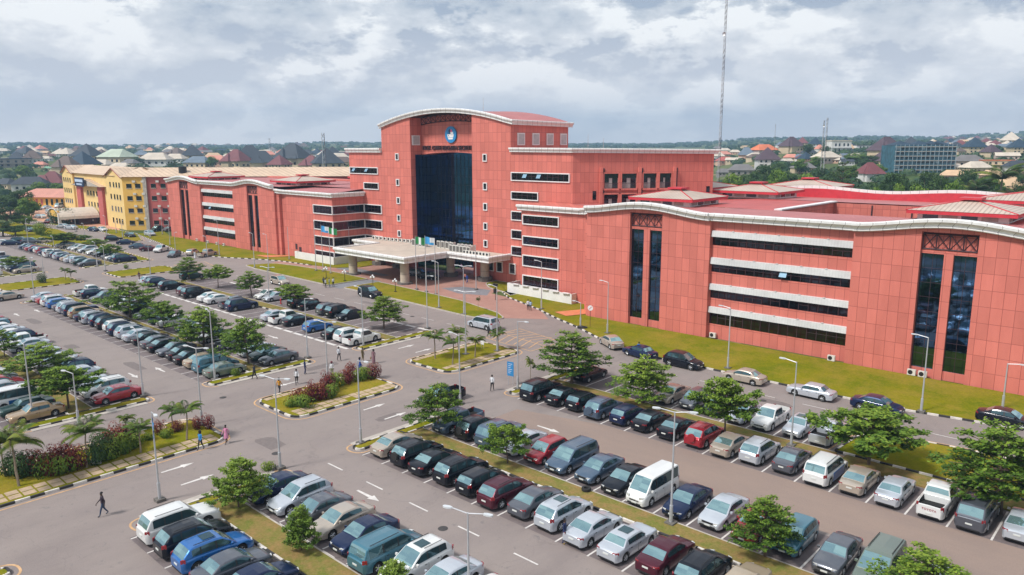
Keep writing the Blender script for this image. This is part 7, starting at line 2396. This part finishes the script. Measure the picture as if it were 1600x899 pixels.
# ------------------------------------------------------------------ trees behind and in the town
TB = [broad_tree(71, 9, 4.6), broad_tree(72, 11, 5.2, lf_d), broad_tree(73, 7.5, 4.2, lf_g), tiered_tree(74, 11, 6.5, 6, .4, .55, .55, lf_d)]
BT = []
def btree(px_, py_, wpx, k, label=None, dist=None, flat=1.0):
    if dist:
        d = ray(px_, py_); h_ = math.hypot(d.x, d.y); x_, y = d.x / h_ * dist, d.y / h_ * dist; p = Vector((x_, y, terr(x_, y)))
    else: p = at_t(px_, py_)
    dd = Vector((p.x, p.y, p.z - H_CAM)).dot(FW)
    T = TB[k]; mw = (9.2, 10.4, 8.4, 13)[k]
    s_ = wpx * dd / F_PX / mw
    top_z = (9, 11, 7.5, 11)[k] * s_
    o = plant('tree', T, TC, p.x, p.y, p.z - .1, s_, rr.uniform(0, 6), label, 'tree', 'trees standing behind the pink building' if px_ > 700 else 'trees of the left town', s_ * flat)
    BT.append((o, px_, label))
def dtree(px_, top_py, wpx, k, dist, label=None):
    """tree at a given distance whose top reaches photo row top_py"""
    d = ray(px_, top_py); h_ = math.hypot(d.x, d.y)
    x_, y = d.x / h_ * dist, d.y / h_ * dist
    zt = H_CAM + d.z / h_ * dist
    g_ = terr(x_, y)
    T = TB[k]; hh = (9, 11, 7.5, 11)[k]; mw = (9.2, 10.4, 8.4, 13)[k]
    dd = Vector((x_, y, g_ - H_CAM)).dot(FW)
    s_ = wpx * dd / F_PX / mw
    o = plant('tree', T, TC, x_, y, g_ - .1, s_, rr.uniform(0, 6), label, 'tree', 'trees standing behind the pink building' if px_ > 700 else 'trees of the left town', max(.25, (zt - g_) / hh))
    BT.append((o, px_, label))
for px_, tp, wv, k, dist in ((1128, 277, 30, 0, 250), (1148, 270, 40, 2, 262), (1172, 261, 44, 0, 285), (1196, 256, 44, 1, 300), (1218, 264, 40, 2, 270), (1236, 262, 36, 0, 290), (1160, 283, 44, 1, 225), (1190, 280, 44, 0, 220), (1228, 279, 44, 3, 235), (1262, 270, 42, 2, 265), (1280, 261, 34, 1, 300), (1300, 263, 40, 0, 290), (1318, 253, 64, 3, 250), (1285, 283, 50, 3, 225), (1120, 294, 30, 2, 215),
                        (1375, 273, 36, 0, 245), (1398, 266, 50, 1, 232), (1424, 268, 48, 0, 240), (1450, 265, 40, 1, 250), (1470, 272, 46, 1, 228), (1490, 280, 40, 2, 222), (1516, 262, 44, 1, 262), (1500, 284, 44, 0, 235), (1545, 270, 34, 0, 262), (1410, 286, 40, 2, 215), (1440, 288, 44, 2, 212), (1375, 292, 36, 2, 218), (1350, 246, 26, 0, 420), (1362, 242, 28, 1, 430), (1375, 256, 26, 2, 380), (1330, 258, 24, 2, 350), (1262, 222, 18, 0, 540), (1290, 226, 16, 0, 540), (1275, 244, 26, 2, 420), (1340, 240, 40, 2, 480), (1585, 260, 34, 0, 330), (1600, 272, 30, 1, 290), (1250, 248, 30, 2, 400), (1215, 250, 30, 0, 360), (1560, 276, 30, 2, 290)):
    dtree(px_, tp, wv, k, dist)
for px_, tp, wv, k, dist in ((12, 300, 50, 0, 330), (30, 296, 46, 1, 330), (40, 308, 40, 2, 300), (8, 322, 44, 1, 290), (2, 345, 40, 1, 262), (22, 350, 44, 0, 262), (36, 336, 36, 2, 290), (60, 284, 34, 2, 430), (75, 283, 30, 0, 440), (90, 286, 26, 2, 430), (46, 290, 30, 0, 410), (272, 250, 34, 3, 520), (100, 240, 20, 0, 700), (150, 257, 30, 2, 520), (545, 258, 26, 2, 520), (205, 255, 20, 0, 560), (250, 240, 16, 0, 760), (375, 240, 20, 2, 720), (36, 258, 24, 2, 560), (470, 240, 16, 0, 700), (330, 244, 22, 2, 650), (214, 244, 20, 0, 700)):
    dtree(px_, tp, wv, k, dist)
BT.sort(key=lambda t: t[1])
nl = nr_ = 0
for o, px_, lb_ in BT:
    if px_ < 700: tag(o, 'leafy green tree in the left town, %s from the left' % ordn(nl)); nl += 1
    else: tag(o, 'leafy green tree behind pink building, %s from the left' % ordn(nr_)); nr_ += 1
PB = palm(81, 6.5, 3.6, 14, .7, .2)
for px_, tp, wv, lb_ in ((1528, 285, 34, 'bushy palm behind the pink roof, left of two tan roofs'), (1568, 262, 26, 'tall palm with long fronds behind the right roofs'), (1586, 294, 18, 'small palm beside the tan roofed house')):
    d = ray(px_, tp); h_ = math.hypot(d.x, d.y); dist = 240; x_, y = d.x / h_ * dist, d.y / h_ * dist
    zt = H_CAM + d.z / h_ * dist; g_ = terr(x_, y); s_ = max(.4, (zt - g_) / 8.2)
    plant('palm_tree', PB, TC, x_, y, g_, s_, 1.0, lb_, 'palm tree')
# distant wood and scrub between the far houses: too many to count
lb = LB(5)
r_ = lb.r
def clump(x_, y, z, w_, h_, tn):
    near_ = math.hypot(x_, y) < 1100
    for _ in range(46 if near_ else 14):
        d = Vector((r_.gauss(0, 1), r_.gauss(0, 1), abs(r_.gauss(0, .8)))).normalized()
        p = Vector((x_ + d.x * w_ * .5, y + d.y * w_ * .5, z + h_ * .25 + d.z * h_ * .7))
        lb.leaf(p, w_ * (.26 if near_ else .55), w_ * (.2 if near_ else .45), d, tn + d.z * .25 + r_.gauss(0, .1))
cnt = 0
while cnt < 2300:
    px_ = r_.uniform(-60, 1660)
    if 600 < px_ < 880: continue
    dist = 430 + 2750 * r_.random() ** 1.2
    if 880 <= px_ < 1105: dist = 1700 + 1500 * r_.random()
    if px_ > 1100: dist = 330 + 2800 * r_.random() ** 1.4
    d = ray(px_, 240); h_ = math.hypot(d.x, d.y)
    x_, y = d.x / h_ * dist, d.y / h_ * dist
    w_ = r_.uniform(4, 9) * (1 + dist / 2200)
    green = 1 if 180 < px_ < 600 and dist > 1300 else 0
    clump(x_, y, terr(x_, y), w_, r_.uniform(1.6, 3.8) * (1 + dist / 3500 + .1 * green), r_.uniform(.2, .6) + .15 * green)
    cnt += 1
lf_hazed = leafmat('leaf_haze_tinted', (0.012, 0.036, 0.018), (0.03, 0.075, 0.03), (0.08, 0.13, 0.045))  # darker, bluer leaves: distance haze put into their colour
wd = link('distant_woodland', lb.mesh('distant_woodland', lf_hazed), None)
tag(wd, 'green scrub and trees scattered across the far hillsides', kind='stuff')
# ------------------------------------------------------------------ masts
def mast(px_, base_py, top_py, dist, half, label, guys=False, name='radio_mast', dish=False):
    d = ray(px_, top_py); h_ = math.hypot(d.x, d.y); x_, y = d.x / h_ * dist, d.y / h_ * dist
    zt = H_CAM + d.z / h_ * dist; g_ = terr(x_, y)
    r = thing(name, label, 'mast', (x_, y, g_))
    Hh = zt - g_
    m = MB(); n_ = max(8, int(Hh / (half * 4)))
    for k in range(3):
        a = k * 2.094
        m.bar((math.cos(a) * half, math.sin(a) * half, 0), (math.cos(a) * half * .8, math.sin(a) * half * .8, Hh), half * .16, steel if k else dfr, 4)
    for i in range(n_):
        z0, z1 = Hh * i / n_, Hh * (i + 1) / n_
        for k in range(3):
            a, b = k * 2.094, (k + 1) * 2.094
            m.bar((math.cos(a) * half, math.sin(a) * half, z0), (math.cos(b) * half, math.sin(b) * half, z1), half * .08, dfr if (i // 4) % 2 else steel, 3)
    m.build('lattice', r)
    if guys:
        q = MB()
        for k in range(3):
            a = k * 2.094 + .6
            for f in (.45, .95): q.bar((math.cos(a) * 30, math.sin(a) * 30, -1), (0, 0, Hh * f), .02, steel, 3)
        q.build('guy_wire', r)
    if dish:
        q = MB(); q.lathe([(0.01, 0), (.3, -.06), (.42, -.16)], steel, (half * 1.5, -1, Hh * dish), 12, 'y'); q.build('dish', r, smooth=1)
    return r
mast(1137, 240, -40, 170, .28, 'very tall guyed lattice mast right of the tower', guys=False, dish=.80)
mast(505, 262, 208, 560, 1.3, 'square lattice telecom tower in the left town')
mast(421, 238, 216, 900, 1.0, 'thin telecom mast on the far left hillside')
mast(1293, 330, 184, 300, .35, 'thin twin masts behind the right pink roof, right one')
mast(1288, 330, 188, 300, .3, 'thin twin masts behind the right pink roof, left one', dish=.93)
mast(1212, 240, 194, 600, .25, 'thin mast near the orange roofed house')
for px_, tp, lb_ in ((755, 153, 'thin aerial on top of the tower roof'), (919, 210, 'thin aerial behind the tower shoulder, left one'), (943, 216, 'thin aerial behind the tower shoulder, right one')):
    d = ray(px_, tp); h_ = math.hypot(d.x, d.y); dist = 152; x_, y = d.x / h_ * dist, d.y / h_ * dist; zt = H_CAM + d.z / h_ * dist
    m = MB(); zb = 28 if px_ == 755 else 20
    m.bar((0, 0, 0), (0, 0, zt - zb), .05, steel, 5, .03); m.bar((-.3, 0, (zt - zb) * .7), (.3, 0, (zt - zb) * .7), .02, steel, 4)
    tag(m.build('aerial', loc=(x_, y, zb)), lb_, 'aerial')
# ------------------------------------------------------------------ haze
hb = MB(); hb.box(-3600, 2600, -400, 4300, -60, 210, concd)
hz_o = hb.build('haze')
hz_o.data.materials.clear()
hm_ = bpy.data.materials.new('haze_air'); hm_.use_nodes = True
t_ = hm_.node_tree; t_.nodes.remove(t_.nodes['Principled BSDF'])
pv_ = t_.nodes.new('ShaderNodeVolumePrincipled')
pv_.inputs['Color'].default_value = (0.42, 0.64, 0.90, 1)
pv_.inputs['Density'].default_value = 0.00028
t_.links.new(pv_.outputs[0], t_.nodes['Material Output'].inputs['Volume'])
hz_o.data.materials.append(hm_)
tag(hz_o, kind='stuff')
